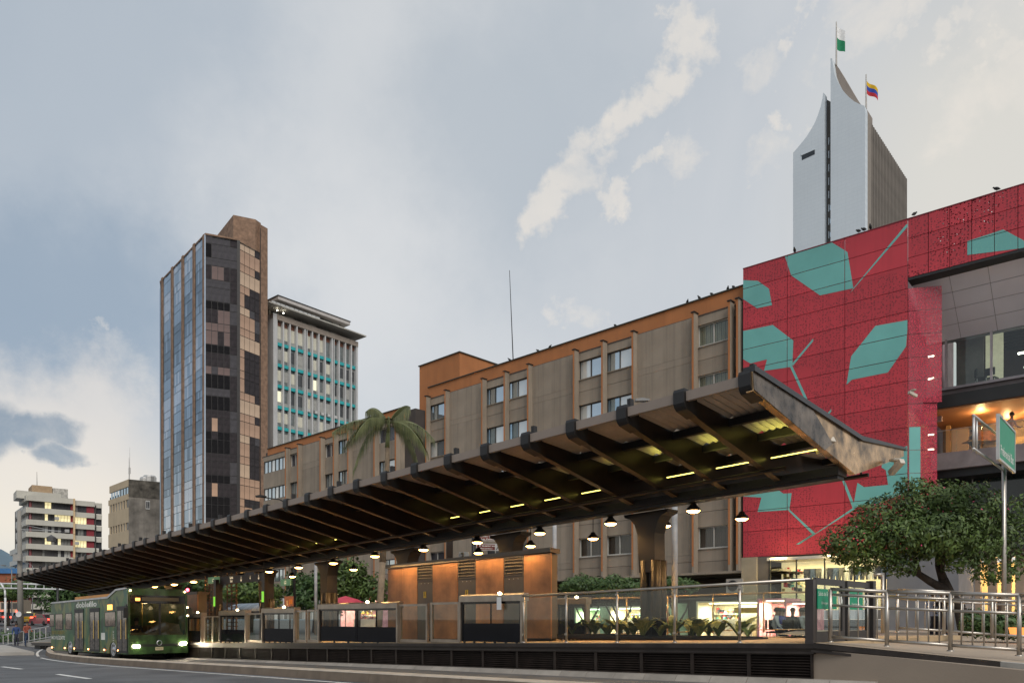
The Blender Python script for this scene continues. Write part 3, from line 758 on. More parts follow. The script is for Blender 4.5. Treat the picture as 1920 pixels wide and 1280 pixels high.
MB().box(W_(1870), u1, 3.3, 3.45, zt0, zt1-.9).build('bar_front', mat('bar_wood', (.34, .22, .09), .6, var=.3, vscale=2), rec)
zs0 = RP.z(1755, 890)
MB().box(u0-.6, u1, -1.3, 4, zs0, zt0).build('terrace_slab', mat('mauve_concrete', (.20, .17, .17), .9, var=.15, bump=.4), rec)
MB().box(u0-.6, u1, -1.0, 4, zs0-.35, zs0).build('slab_beam', black, rec)
# terrace balustrade
rl = MB().tube((u0-.6, -1.2, zt0+1.05), (u1, -1.2, zt0+1.05), .025, 6).build('terrace_rail', steel, rec)
for px in (1756, 1800, 1850, 1905, 1960): bx('rail_glass', glass, rec, W_(px)+.03, W_(px+48), -1.2, -1.19, zt0+.03, zt0+1.0)
def area(name, loc, size, e, col, rot=(0, 0, 0), sy=None):
    l = bpy.data.lights.new(name, 'AREA'); l.energy = e; l.color = col; l.size = size
    if sy: l.shape = 'RECTANGLE'; l.size_y = sy
    o = bpy.data.objects.new(name, l); COL.objects.link(o); o.location = loc; o.rotation_euler = rot; return o
def point(name, loc, e, col, r=.1):
    l = bpy.data.lights.new(name, 'POINT'); l.energy = e; l.color = col; l.shadow_soft_size = r
    o = bpy.data.objects.new(name, l); COL.objects.link(o); o.location = loc; return o
warm = (1.0, .62, .26)
for k, (px, py, v_) in enumerate(((1832, 776, .4), (1849, 793, 2.6), (1905, 782, 2.0), (1960, 770, 1.5))):
    uu, zq = RP.uz(px, py)
    w_ = RP.w(uu+v_*.2, v_, zt1-.08)
    MB().lathe([(0, 0), (.09, 0), (.10, .03)], 10).build('ceiling_spot', emitmat('warm_spot', (1, .75, .4), 60), None, loc=(w_[0], w_[1], w_[2]-.03))
    bpy.context.scene.objects[-1]
    point('terrace_lamp', (w_[0], w_[1], w_[2]-.25), 60, warm, .08)
for o in list(COL.objects):
    if o.name.startswith('ceiling_spot') and not o.parent: o.parent = rec; o.location = (rec.matrix_world.inverted() @ o.location) if False else o.location
# dark glass level below the terrace
zg0 = RP.z(1755, 1035)
for i in range(9):
    x0 = u0-.5+i*1.35
    if x0 > u1: break
    bx('glass_wall_pane', mat('dark_green_glass', (.012, .02, .02), .08, 0, var=.3, spec=.6), rec, x0+.02, x0+1.33, .3, .34, zg0, zs0-.35)
    bx('mullion', alu, rec, x0-.02, x0+.02, .24, .36, zg0, zs0-.35)
MB().box(u0-.6, u1, .2, .6, zg0-.35, zg0).build('lower_beam', mat('dark_red_beam', (.05, .02, .02), .6), rec)
# lit ground floor hall behind the tree
MB().box(u0-.6, u1, 4, 4.1, -1, zg0-.35).build('hall_wall', mat('hall_glow_wall', (.62, .45, .2), .8, var=.15, emit=(1, .62, .22), estr=.55), rec)  # wall emits: the hall's lamp light is put into its material
for px in (1765, 1790, 1818, 1848, 1875, 1900): bx('hall_column', mat('tan_pillar', (.38, .28, .2), .7), rec, W_(px), W_(px)+.35, .6, .95, -1, zg0-.35)
for k in range(7): bx('display_stand', mat('display_dark', (.05, .05, .08), .7), rec, W_(1790)+k*1.1, W_(1790)+k*1.1+.5, 2.5, 3, -.7, 1.2)
point('hall_lamp', RP.w(3, 2.2, 2.2), 180, warm, .3); point('hall_lamp', RP.w(7, 2.2, 2.2), 180, warm, .3)
# grey pillar block between shop and hall, white ledge
MB().box(u0-2.0, u0+.9, -3.5, 1, -1, zbot-.2).build('corner_wall', mat('cool_grey_wall', (.18, .18, .19), .8, var=.08), rec)
# ================================================================ glass tower
TB = Plane(385, 120, -294)
A2 = Vector((-62.9, 137.2)); B2 = Vector((-47.9, 120)); C2 = Vector((-43.5, 121.8)); D2 = Vector((-41.3, 125.8)); E2 = Vector((-40.5, 127.2))
tower = thing('glass_tower', 'tall office tower of blue and bronze glass with brown brick piers', 'building', (B2.x, B2.y, 0))
brick = mat('brown_brick', (.24, .15, .10), .9, var=.25, vscale=1.5, bump=.5, bscale=6)
tin = [mat('tower_blue_glass', (.33, .42, .50), .06, .9, var=.10, vscale=.15), mat('tower_pale_glass', (.55, .60, .66), .10, .8, var=.08, vscale=.15), mat('tower_deep_glass', (.16, .23, .29), .06, .9, var=.15, vscale=.15)]
dgl = [mat('tower_black_glass', (.008, .007, .008), .06, 0, var=.3, spec=.15), mat('tower_smoke_glass', (.030, .024, .026), .08, 0, var=.3, spec=.25), mat('tower_pink_blind_glass', (.15, .10, .09), .15, 0, var=.12, vscale=.3),
       mat('tower_gold_reflection', (.50, .32, .22), .10, .7, var=.15, vscale=.2), mat('tower_tan_reflection', (.60, .43, .30), .12, .6, var=.12, vscale=.2), mat('tower_grey_glass', (.055, .05, .055), .08, 0, var=.2, spec=.4), mat('tower_lit_glass', (.5, .42, .3), .2, 0, emit=(1, .75, .4), estr=.35)]  # bronze and tan panes paint a golden sky's reflection, dark ones that of buildings
mull = mat('tower_mullion', (.03, .028, .028), .5, .3)
ZT = 60.0
class Wall:
    """local frame for a straight wall between two plan points (left, right)"""
    def __init__(s, a, b, parent, z=0):
        s.L = (b-a).length; ang = math.atan2((b-a).y, (b-a).x)
        s.e = bpy.data.objects.new('facade', None); COL.objects.link(s.e); s.e.parent = parent
        s.e.location = (a.x-parent.location.x, a.y-parent.location.y, z); s.e.rotation_euler = (0, 0, ang)
wAB = Wall(A2, B2, tower); wBC = Wall(B2, C2, tower); wCD = Wall(C2, D2, tower)
rowsz = []; z = ZT; k = 0
while z > 2:
    h = 1.25 if k % 2 == 0 else 2.15
    rowsz.append((z-h, z)); z -= h; k += 1
# left face: 4 bays of 6 panes between brick piers
L = wAB.L; nb = 4
end = 1.1
bw = (L-end)/nb
piers = []
tot = 0
stuffb = {m.name: MB() for m in tin}
pieces = []
mb = MB()
for b_ in range(nb):
    x0 = end+b_*bw+(.75 if b_ else .75); x1 = end+(b_+1)*bw
    if b_ == nb-1: x1 = L-1.0
    pw_ = (x1-x0)/6
    for i in range(6):
        for j, (z0, z1) in enumerate(rowsz):
            rr = random.Random(b_*97+j*13+(i//2)*5+i); q = rr.random()
            wvy = math.sin(j*.55+b_*.8)+rr.uniform(-.5, .5)
            m = tin[1] if (wvy > .75) else (tin[2] if wvy < -.55 else tin[0])
            pieces.append(((x1-x0), b_, x0+i*pw_, x0+(i+1)*pw_, z0, z1, m))
pieces.sort(key=lambda p: (-p[1], -p[4]))
for n, (_, b_, x0, x1, z0, z1, m) in enumerate(pieces):
    if n < 280: bx('pane', m, wAB.e, x0+.03, x1-.03, 0, .03, z0+.04, z1-.04)
    else: stuffb[m.name].box(x0+.03, x1-.03, 0, .03, z0+.04, z1-.04)
for k_, b2 in stuffb.items():
    o = b2.build('panes', MATS[k_], wAB.e, fix=False); o['kind'] = 'stuff'
MB().box(0, L-.05, .05, 8, 0, ZT-.1).build('core_wall', mull, wAB.e)
MB().box(0, .9, -.02, .05, 0, ZT-1).build('end_glass', tin[2], wAB.e)
for b_ in range(nb):
    x0 = end+b_*bw; MB().box(x0-.1, x0+.72, -.14, .1, 0, ZT+.4).build('brick_pier', brick, wAB.e)
MB().box(L-1.0, L-.35, -.14, .1, 0, ZT+.2).build('brick_pier', brick, wAB.e)
for i in range(1): bx('corner_glass', tin[1], wAB.e, L-.34, L+.0, -.1, .03, 0, ZT)
# front faces: panes as parts
def face_grid(wl, n, pick, x0=0.0, x1=None, ztop=ZT):
    x1 = wl.L if x1 is None else x1; w = (x1-x0)/n
    MB().box(x0, x1, .05, .6, 0, ztop).build('core_wall', mull, wl.e)
    for i in range(n):
        for j, (z0, z1) in enumerate(rowsz):
            z0_, z1_ = z0+(ztop-ZT), z1+(ztop-ZT)
            if z1_ < 14: continue
            bx('pane', pick(i, j, n), wl.e, x0+i*w+.035, x0+(i+1)*w-.035, 0, .04, z0_+.05, z1_-.05)
rowk = {0: 5, 1: 5, 2: 5, 3: 1, 4: 5, 5: 5, 6: 0, 7: 1, 8: 2, 9: 2, 10: 0, 11: 1, 12: 2, 13: 0, 14: 5, 15: 0, 16: 1, 17: 1, 18: 0, 19: 0, 20: 1, 21: 1, 22: 0, 23: 1, 24: 0, 25: 0, 26: 1, 27: 0, 28: 2, 29: 2, 30: 0, 31: 2, 32: 2}
def pickBC(i, j, n):
    rr = random.Random(j*31+i); k = rowk.get(j, 0)
    if j == 3 and i in (1, 2): k = 2
    if j == 7 and i > 1: k = 2
    if j in (17, 23) and i in (1,): k = 3
    if rr.random() < .04: k = rr.choice([0, 1, 5])
    return dgl[k]
def pickCD(i, j, n):
    rr = random.Random(j*17+i*7+3)
    edge = 2.3+1.1*math.sin(j*.9)+.5*math.sin(j*2.3)  # wavy border of the painted golden reflection
    if j in (10, 11, 12, 13, 24, 27): k = 1 if i else 3
    else: k = (3 if j % 3 else 4) if i < edge else (1 if rr.random() < .85 else 5)
    if j >= 28: k = 2
    return dgl[k]
face_grid(wBC, 4, pickBC, 0, wBC.L-1.15)
face_grid(Wall(B2+(C2-B2).normalized()*(wBC.L-1.15), C2, tower), 1, lambda i, j, n: dgl[5 if j % 5 in (1, 2) else 1])
MB().box(wBC.L-.1, wBC.L+.35, -.1, .4, 0, ZT+.0).build('shadow_gap', mull, wBC.e)
face_grid(wCD, 4, pickCD, .3, None, ZT+.0)
wDE = Wall(D2, E2, tower)
MB().box(0, wDE.L, -.05, 2.0, 0, 64.6).build('brick_pier', brick, wDE.e)
MB().box(0, .12, -.08, .2, 20, 64.0).build('shadow_gap', mull, wDE.e)
Q2 = Vector((-45.0, 124.0)); Q3 = Vector((-41.9, 125.4)); Q1 = Vector((-52.0, 133))
def poly_prism(pts, z0, z1): return MB().prism([(p.x-B2.x, p.y-B2.y) for p in pts], lambda a, b, t: (a, b, t), z0, z1)
poly_prism([Q2, Q3, E2+Vector((-.9, -.6)), E2+Vector((-2.2, 3)), Q1+Vector((4, 3)), Q1], 20, 65.2).build('brick_core', brick, tower)
MB().prism([(p.x-B2.x, p.y-B2.y) for p in [A2, B2, C2, D2, E2, E2+Vector((-6, 12)), A2+Vector((5, 6))]], lambda a, b, t: (a, b, t), ZT-.3, ZT-.05).build('roof', mull, tower)
MB().box(0, wAB.L, -.05, .3, ZT, ZT+.25).build('coping', brick, wAB.e); MB().box(0, wBC.L, -.05, .3, ZT, ZT+.25).build('coping', brick, wBC.e)

# ================================================================ white gridded tower
WT = Plane(513, 132, 2177)
wt = WT.root('white_office_block', 'pale office block with white fins and turquoise spandrel bands', 'building')
wu = WT.u
pal = mat('white_fin_paint', (.50, .50, .50), .6, var=.08, vscale=.4, streak=.3); teal2 = mat('turquoise_spandrel', (.02, .34, .36), .5, var=.1)
zt_ = WT.z(517, 593)+.3; Lw = wu(668.5)
MB().box(0, Lw, .4, 12, 0, zt_).build('core_wall', mat('office_dark', (.09, .09, .085), .8, var=.2), wt)
fx = [517, 529.5, 542, 555, 570, 584, 596, 608, 621, 634, 646, 657, 667]
fxs = [wu(x) for x in fx]
for i, x in enumerate(fxs): bx('fin', pal, wt, x-.12, x+.12, -.35, .4, 0, zt_-.6)
for i in (4, 8): bx('fin', pal, wt, fxs[i]+.35, fxs[i]+.5, -.35, .4, 0, zt_-.6)
MB().box(-.35, .35, -.45, 6, 0, zt_).build('corner_pier', pal, wt)
MB().box(Lw-.2, Lw+.1, -.3, 6, 0, zt_-.8).build('corner_pier', pal, wt)
MB().box(-.35, Lw+.1, -.4, .5, zt_-.9, zt_).build('top_band', mat('brownish_band', (.30, .25, .21), .8, var=.1), wt)
fh = 3.62; z = zt_-1.0-4.2; k = 0
wp = [mat('office_blind_cream', (.62, .60, .50), .5, var=.08), mat('office_blind_grey', (.36, .36, .34), .4, var=.15), mat('office_window_dark', (.06, .065, .07), .1, spec=.7), mat('office_glass_grey', (.20, .22, .22), .12, .3, var=.2), mat('office_window_lit', (.7, .68, .5), .5, emit=(1, .95, .7), estr=.4)]
while z > 8:
    for i in range(12):
        a, b_ = fxs[i]+.14, fxs[i+1]-.14
        if i in (4, 8): a += .38
        rr = random.Random(k*50+i)
        bx('spandrel', teal2, wt, a, b_, -.05, .38, z, z+.55)
        if i < 8: ch = rr.choices([0, 1, 3, 4, 2], [.35, .3, .2, .08, .12])[0] if k else (0 if i < 7 else 3)
        else: ch = rr.choices([2, 3, 1], [.5, .35, .15])[0] if k else 3
        top = z+fh if k else z+4.0
        bx('pane', wp[ch], wt, a, b_, .3, .36, z+.55+.75, top-.5)
        bx('pane', wp[3 if rr.random() < .6 else 1], wt, a, b_, .3, .36, z+.58, z+.55+.72)
        bx('pane', wp[rr.choice([2, 1, 3])], wt, a, b_, .3, .36, top-.47, top-.03) if k else bx('pane', mat('red_brown_transom', (.25, .10, .06), .5), wt, a, b_, .3, .36, top-.47, top+.2)
    for i in ((4, 5, 6, 7, 8) if k == 3 else (1,) if k == 6 else (10,) if k == 5 else ()):
        bx('air_conditioner', alu, wt, fxs[i]+.5, fxs[i]+1.1, -.35, .0, z+.6, z+1.1)
    z -= fh; k += 1
# roof storeys with overhanging slabs
MB().box(-.2, Lw-3.0, 1.2, 10, zt_, zt_+1.0).build('penthouse_wall', mat('penthouse_grey', (.22, .20, .18), .8, var=.2), wt)
for i in range(9): bx('window_pane', wp[(2, 3, 1)[i % 3]], wt, .3+i*1.55, 1.6+i*1.55, 1.1, 1.2, zt_+.2, zt_+.9)
MB().box(-1.9, Lw+1.1, -1.6, 12, zt_+1.0, zt_+1.2).build('roof_slab', concrete_b, wt)
for i in range(11): bx('rail_panel', alu, wt, -1.0+i*.9, -.2+i*.9, -1.0, -.9, zt_+1.25, zt_+1.75)
MB().box(.2, Lw-3.4, .2, 10, zt_+1.2, zt_+2.4).build('penthouse_wall', mat('penthouse_grey', (.22, .20, .18), .8, var=.2), wt)
for i in range(8): bx('window_pane', wp[(3, 1, 2)[i % 3]], wt, .6+i*1.7, 1.9+i*1.7, .1, .2, zt_+1.5, zt_+2.3)
MB().box(.3, Lw-2.2, -.9, 12, zt_+2.4, zt_+3.0).build('roof_fascia', mat('pinkish_fascia', (.46, .43, .41), .7, var=.06), wt)
MB().box(.2, Lw-2.1, -1.0, 12.1, zt_+3.0, zt_+3.12).build('roof_edge', black, wt)
for (x, zq) in ((.4, zt_+.6), (1.6, zt_+.5)): MB().lathe([(0, -.1), (.14, 0), (0, .1)], 8).build('flood_light', emitmat('white_spot', (1, .95, .8), 12), wt, loc=(x, -.5, zq))

# ================================================================ needle tower
NP = Plane(1624, 230, -679)
nd = NP.root('needle_tower', 'very tall tower with two white needle shaped slabs and ribbed grey sides', 'building')
white = mat('needle_white', (.58, .635, .68), .45, .0, var=.04, vscale=.03, streak=.06)
t = white.node_tree; br = N(t, 'ShaderNodeTexBrick'); br.inputs['Scale'].default_value = .22; br.inputs['Mortar Size'].default_value = .012
mpn = N(t, 'ShaderNodeMapping'); mpn.inputs['Rotation'].default_value = (R(90), 0, 0); t.links.new(N(t, 'ShaderNodeTexCoord').outputs['Object'], mpn.inputs[0]); t.links.new(mpn.outputs[0], br.inputs['Vector'])
br.inputs['Color1'].default_value = (1, 1, 1, 1); br.inputs['Color2'].default_value = (.93, .94, .96, 1); br.inputs['Mortar'].default_value = (.72, .74, .77, 1)
pb_ = t.nodes['Principled BSDF']; src = pb_.inputs['Base Color'].links[0].from_socket; t.links.new(mixc(t, .3, src, mixc(t, 1.0, src, br.outputs['Color'], 'MULTIPLY')), pb_.inputs['Base Color'])
ribm = mat('needle_brown_concrete', (.17, .15, .13), .9, var=.15, vscale=.2)
def npz(pts): return [NP.uz(1420+x/3.048, y/3.048) for x, y in pts]
def ins(a, b, t): return (a, t, b)
right = npz([(425, 342), (433, 345), (438, 380), (446, 430), (458, 462), (473, 492), (490, 520), (510, 545), (533, 568), (560, 590), (588, 604), (618, 615), (622, 640)])
x_r = right[-1][0]; x_l = right[0][0]
poly = [(x_l, 0), (0, 0), (0, right[-1][1])] + right[-2::-1]
MB().prism(poly, ins, -1.0, 1.4).build('needle_slab', white, nd)
back = npz([(438, 350), (458, 378), (500, 450), (550, 535), (597, 605), (617, 612)])
poly = [(x_l+.4, 120), (-.3, 120)] + back[::-1] + [(x_l+.4, back[0][1])]
MB().prism(poly, ins, 1.42, 7.0).build('needle_back', mat('needle_brown_back', (.26, .22, .19), .8, var=.08, vscale=.1), nd)
left = npz([(393, 560), (383, 540), (378, 575), (368, 620), (352, 670), (333, 715), (310, 755), (288, 790), (262, 822), (238, 852), (211, 882)])
xl2 = left[-1][0]; xr2 = NP.uz(1547.5, 500)[0]
poly = [(xl2, 0), (xr2, 0), (xr2, left[1][1]-.3)] + left[1:]
MB().prism(poly, ins, -1.0, 1.4).build('needle_slab', white, nd)
poly = npz([(392, 552), (426, 600)]); xb = poly[1][0]
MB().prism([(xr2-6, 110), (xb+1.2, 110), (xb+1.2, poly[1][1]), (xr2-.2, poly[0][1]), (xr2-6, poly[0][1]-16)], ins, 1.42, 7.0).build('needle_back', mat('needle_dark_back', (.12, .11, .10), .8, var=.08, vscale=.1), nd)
# dark strip window in the left slab
q = npz([(260, 893), (335, 862), (335, 890), (262, 924)])
MB().prism(q, ins, -1.06, -1.0).build('strip_window', mat('needle_window', (.03, .035, .04), .15), nd)
q = npz([(256, 890), (338, 857), (338, 864), (258, 899)]); MB().prism(q, ins, -1.15, -1.0).build('window_hood', white, nd)
# slot between slabs
MB().box(xr2, x_l, 1.5, 4, 0, 128).build('slot_wall', mat('slot_concrete', (.20, .19, .17), .9, var=.15, vscale=.3), nd)
zz_ = NP.uz(1556, 246)[1]
for k in range(14):
    z1 = zz_-k*4.15-1.2
    w_ = bx('slot_window', mat('slot_window_dark', (.03, .03, .035), .2), nd, (xr2+x_l)/2-.2, x_l-.3, 1.3, 1.5, z1-2.0, z1)
    bx('window_frame', white, nd, (xr2+x_l)/2-.5, (xr2+x_l)/2-.2, 1.2, 1.5, z1-2.1, z1+.1)
    if k in (5, 6, 7, 9): bx('bright_pane', wglass[0], nd, (xr2+x_l)/2, x_l-.5, 1.25, 1.3, z1-1.8, z1-.3)
    bx('slot_slab', mat('slot_slab', (.15, .14, .13), .9), nd, xr2, x_l, 1.35, 1.5, z1+.7, z1+1.0)
# ribbed side: ribs along the depth
zs_ = right[-1][1]-.6
MB().box(-1.8, 0, 1.4, 4.6, 0, zs_).build('side_pier', mat('needle_pier', (.24, .21, .18), .9, var=.1), nd)
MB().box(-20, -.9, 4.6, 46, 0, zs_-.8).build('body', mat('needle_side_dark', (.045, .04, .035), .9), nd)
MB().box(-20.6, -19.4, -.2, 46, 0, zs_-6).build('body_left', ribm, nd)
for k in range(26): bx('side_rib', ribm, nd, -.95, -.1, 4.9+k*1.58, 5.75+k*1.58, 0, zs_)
# flagpoles and flags
def flag(px0, py0, pyt, cols_, label, fl, w, h, sag):
    uu, z0 = NP.uz(px0, py0); z1 = NP.uz(px0, pyt)[1]
    base = NP.w(uu, 1.5, z0)
    t_ = thing('flagpole', label, 'flag', base)
    MB().tube((0, 0, 0), (0, 0, z1-z0), .28, 8, .16).build('pole', steel, t_)
    f = thing('flag', '', '', (0, 0, 0)); del f['label']; del f['category']; f.parent = t_
    n = 10; zt2 = z1-z0+fl
    for ci, c in enumerate(cols_):
        b = MB(); nc_ = len(cols_)
        for i in range(n):
            x0, x1 = i/n*w, (i+1)/n*w
            def P(x, s):
                tt = x/w; return (x*.9+.2, .5*math.sin(x*1.6), zt2 - s*h*(1-.15*tt) - sag*tt*(.5+tt*.5))
            b.face([P(x0, ci/nc_), P(x1, ci/nc_), P(x1, (ci+1)/nc_), P(x0, (ci+1)/nc_)])
        m = b.build('stripe', c, f, fix=False)
fw, fg = mat('flag_white', (.75, .75, .75), .8), mat('flag_green', (.01, .22, .10), .8)
fy, fb, fr_ = mat('flag_yellow', (.65, .40, .01), .8), mat('flag_blue', (.02, .06, .35), .8), mat('flag_red', (.45, .02, .03), .8)
flag(1565, 118, 36, [fw, fg], 'green and white flag hanging on the pole atop the tallest needle', -1.0, 2.6, 7.5, 2.2)
flag(1621, 200, 135, [fy, fb, fr_], 'yellow, blue and red flag flying on the pole beside the needle tower shoulder', -1.8, 3.6, 3.9, 3.0)

# ================================================================ banded office block, far left
BP = Plane(52, 180, 2789)
bb = BP.root('banded_office_block', 'cream office block with horizontal bands and red end panels, far left', 'building')
cream = mat('cream_paint', (.50, .48, .42), .8, var=.07, vscale=.2, streak=.15)
bu = BP.u
Lb = bu(160); zs = []
ztb = BP.z(55, 928)
nd_ang = R(0)
bh = 2.83
red2 = mat('maroon_panel', (.22, .02, .03), .7); bwin = [mat('block_window_dark', (.05, .05, .055), .12, spec=.6), mat('block_window_grey', (.20, .20, .19), .3, var=.2), mat('block_window_blind', (.40, .40, .38), .5, var=.15), mat('block_window_lit', (.6, .55, .35), .5, var=.5, vscale=2, emit=(1, .85, .45), estr=.5)]
left_len = 27
la = math.atan2(1, -.839)        # left face runs back-left
lf = bpy.data.objects.new('left_facade', None); COL.objects.link(lf); lf.parent = bb; lf.rotation_euler = (0, 0, (la-math.pi)-BP.ang)
MB().box(.4, Lb+2.5, .8, 20, 0, ztb-1).build('core_wall', mat('block_core', (.07, .065, .06), .9), bb)
MB().box(-left_len, -.3, .8, 3, 0, ztb-1).build('core_wall', mat('block_core', (.07, .065, .06), .9), lf)
edges = [bu(x) for x in (58, 77, 96, 118, 121, 138, 141, 160)]
for k in range(11):
    z1 = ztb-k*bh; z0 = z1-1.25
    if z0 < 2: break
    bx('parapet_band', cream, bb, 0, bu(140), -.35, .8, z0, z1)
    bx('parapet_band', mat('warm_pillar', (.62, .45, .26), .8), bb, bu(136)+.1, bu(136)+.5, -.45, .8, z0-1.7, z1+.05)
    bx('parapet_band', cream, bb, bu(141), bu(178), .1, .9, z0-.2, z1-.25)
    bx('parapet_band', cream, bb, bu(180), bu(193), 1.1, 1.9, z0-.3, z1-.35)
    bx('parapet_band', cream, lf, -left_len+(0 if k > 3 else 12 if k else 16), -.0, -.35, .8, z0, z1)
    zw0_, zw1_ = z0-bh+1.25, z0
    x = bu(62)
    bx('pillar', red2, bb, .35, .75, .3, .9, zw0_, zw1_)
    n = 12; x0, x1 = .8, bu(133)
    for i in range(n):
        rr = random.Random(k*40+i); ch = rr.choices([0, 1, 2, 3], [.3, .3, .3, .1])[0]
        if k == 0: ch = 3 if i < 6 and i != 3 else 0
        if k == 1: ch = (0, 3, 0, 0, 3, 0, 0, 3, 3, 3, 3, 3)[i]
        bx('window_pane', bwin[ch], bb, x0+(x1-x0)*i/n+.04, x0+(x1-x0)*(i+1)/n-.04, .55, .6, zw0_+.02, zw1_-.02)
    bx('pillar', red2, bb, bu(133), bu(136)+.1, .3, .9, zw0_, zw1_)
    for i in range(4):
        rr = random.Random(k*70+i)
        bx('window_pane', bwin[3 if k in (1, 3) else rr.choice([0, 1, 1])], bb, bu(141)+i*(bu(163)-bu(141))/4+.03, bu(141)+(i+1)*(bu(163)-bu(141))/4-.03, .6, .65, zw0_-.2, zw1_-.2)
    bx('red_panel', red2, bb, bu(163), bu(177), .5, .62, zw0_-.2, zw1_-.2)
    bx('window_pane', bwin[0], bb, bu(180), bu(193), 1.5, 1.6, zw0_-.2, zw1_-.3)
    for i in range(9):
        bx('window_pane', (bwin[1], bwin[2])[(i+k) % 2], lf, -2.6*(i+1)+.1, -2.6*i-.25, .5, .56, zw0_, zw1_)
    if k in (1, 2, 3): bx('air_conditioner', alu, bb, bu(83)+k*2.1, bu(83)+k*2.1+.9, -.6, .2, z0-1.3, z0-.6)
MB().box(-2, bu(118), 2.5, 9, ztb-.5, ztb+1.3).build('setback_wall', cream, bb)
MB().box(bu(66), bu(105), 6, 13, ztb+1.0, ztb+3.4).build('roof_house', mat('tan_wall', (.36, .25, .15), .8, var=.1), bb)
MB().box(bu(105)+.1, bu(135), 6, 13, ztb+.5, ztb+3.1).build('roof_house', mat('roof_frame_white', (.42, .40, .36), .8, var=.3), bb)
MB().tube((bu(78), 8, ztb+3), (bu(77.5), 8, ztb+7), .08, 5, .03).build('roof_aerial', dark_steel, bb)
# ================================================================ tan block with blank grey side
TP = Plane(241, 150, 3150)
tb = TP.root('tan_block', 'tan apartment block with a weathered blank grey side wall and roof aerial', 'building')
blank = mat('weathered_render', (.22, .20, .175), .95, var=.35, vscale=.35, bump=.6, bscale=3, streak=.5)
ztn = TP.z(241, 898)
MB().box(0, TP.u(312), 0, 14, 0, ztn).build('side_wall', blank, tb)
MB().box(0, TP.u(312), -.06, .0, ztn-3.4, ztn-.0).build('stained_band', mat('stained_band', (.10, .09, .075), .95, var=.5, vscale=.8), tb)
MB().box(TP.u(273), TP.u(281), -.12, -.06, ztn-5.6, ztn-3.9).build('window', mat('small_white_window', (.5, .5, .48), .6), tb)
MB().box(TP.u(274), TP.u(276.5), -.15, -.12, ztn-5.4, ztn-4.1).build('pane', wglass[2], tb); MB().box(TP.u(277.5), TP.u(280), -.15, -.12, ztn-5.4, ztn-4.1).build('pane', wglass[2], tb)
tl = bpy.data.objects.new('front_facade', None); COL.objects.link(tl); tl.parent = tb
la2 = math.atan2(1, -.966); tl.rotation_euler = (0, 0, (la2-math.pi)-TP.ang)
tanp = mat('tan_render', (.50, .40, .27), .85, var=.08, vscale=.3, streak=.2)
TLs = 12.3
MB().box(-TLs, -.02, .25, 6, 0, ztn-6).build('core_wall', mat('tan_core', (.09, .08, .07), .9), tl); MB().box(-TLs, -.02, .25, 6, ztn-6.05, ztn-2.2).build('core_wall', mat('tan_core', (.09, .08, .07), .9), tl)
MB().box(-11.9, -.02, -.02, 6, ztn-2.0, ztn-0.0).build('roof_storey', tanp, tl) if False else None
zc = ztn
rowsT = [(ztn-.0, ztn-1.4, 0), (ztn-2.8, ztn-3.9, 1), (ztn-5.5, ztn-8.4, 2), (ztn-9.9, ztn-12.6, 2), (ztn-14.2, ztn-16.0, 2), (ztn-17.5, ztn-19.5, 2), (ztn-21, ztn-26, 2)]
for (za, zb2, k) in rowsT: MB().box((-11.6 if k == 0 else -TLs), .0, -.05, .3, zb2, za).build('facade_band', tanp, tl)
zw = [(ztn-1.4, ztn-2.8), (ztn-3.9, ztn-5.5), (ztn-8.4, ztn-9.9), (ztn-12.6, ztn-14.2), (ztn-16, ztn-17.5), (ztn-19.5, ztn-21)]
for j, (za, zb2) in enumerate(zw):
    n = 7
    for i in range(n):
        x0 = -11.3+i*1.6
        if j: bx('facade_pier', tanp, tl, x0-.35, x0+.25, -.04, .3, zb2, za)
        rr = random.Random(j*9+i)
        bx('window_pane', wglass[3] if j == 0 else rr.choice([bwin[0], bwin[1], bwin[0]]), tl, x0+.25, x0+1.25, .1, .15, zb2, za)
MB().box(-7, -3.8, -.9, 0, ztn-15.1, ztn-14.9).build('balcony', alu, tl)
for i in range(9): bx('balcony_bar', alu, tl, -7+i*.4, -6.95+i*.4, -.9, -.86, ztn-14.9, ztn-14.1)
MB().tube((TP.u(247), 4, ztn), (TP.u(247), 4, ztn+5), .09, 5, .03).tube((TP.u(248), 4, ztn), (TP.u(248.5), 4, ztn+7), .07, 5, .02).box(TP.u(246), TP.u(250), 3.9, 4.1, ztn+1.8, ztn+3.0).build('roof_aerial', alu, tb)
MB().lathe([(0, 0), (1.3, 0), (1.3, 1.6), (1.1, 1.9), (0, 2.0)], 12).build('water_tank', alu, tb, loc=(TP.u(288), 5, ztn))
MB().lathe([(0, 0), (1.0, 0), (1.0, 1.2), (.8, 1.5), (0, 1.6)], 12).build('water_tank', alu, tb, loc=(TP.u(279), 5, ztn))
# low brick house far left
hb = thing('brick_house', 'low red brick house with a blue roof at the far left edge', 'building', (-132, 185, 0))
MB().box(-20, 14, 0, 12, 0, 11).build('wall', mat('red_brick_far', (.30, .10, .05), .9, var=.15, vscale=.5), hb)
MB().box(-20.5, 14.5, -.5, 12.5, 11, 12.2).build('roof', mat('blue_roof', (.05, .16, .35), .6), hb)
for i in range(5): bx('window', bwin[0], hb, -16+i*6, -14+i*6, -.05, .0, 6.5, 8.5)
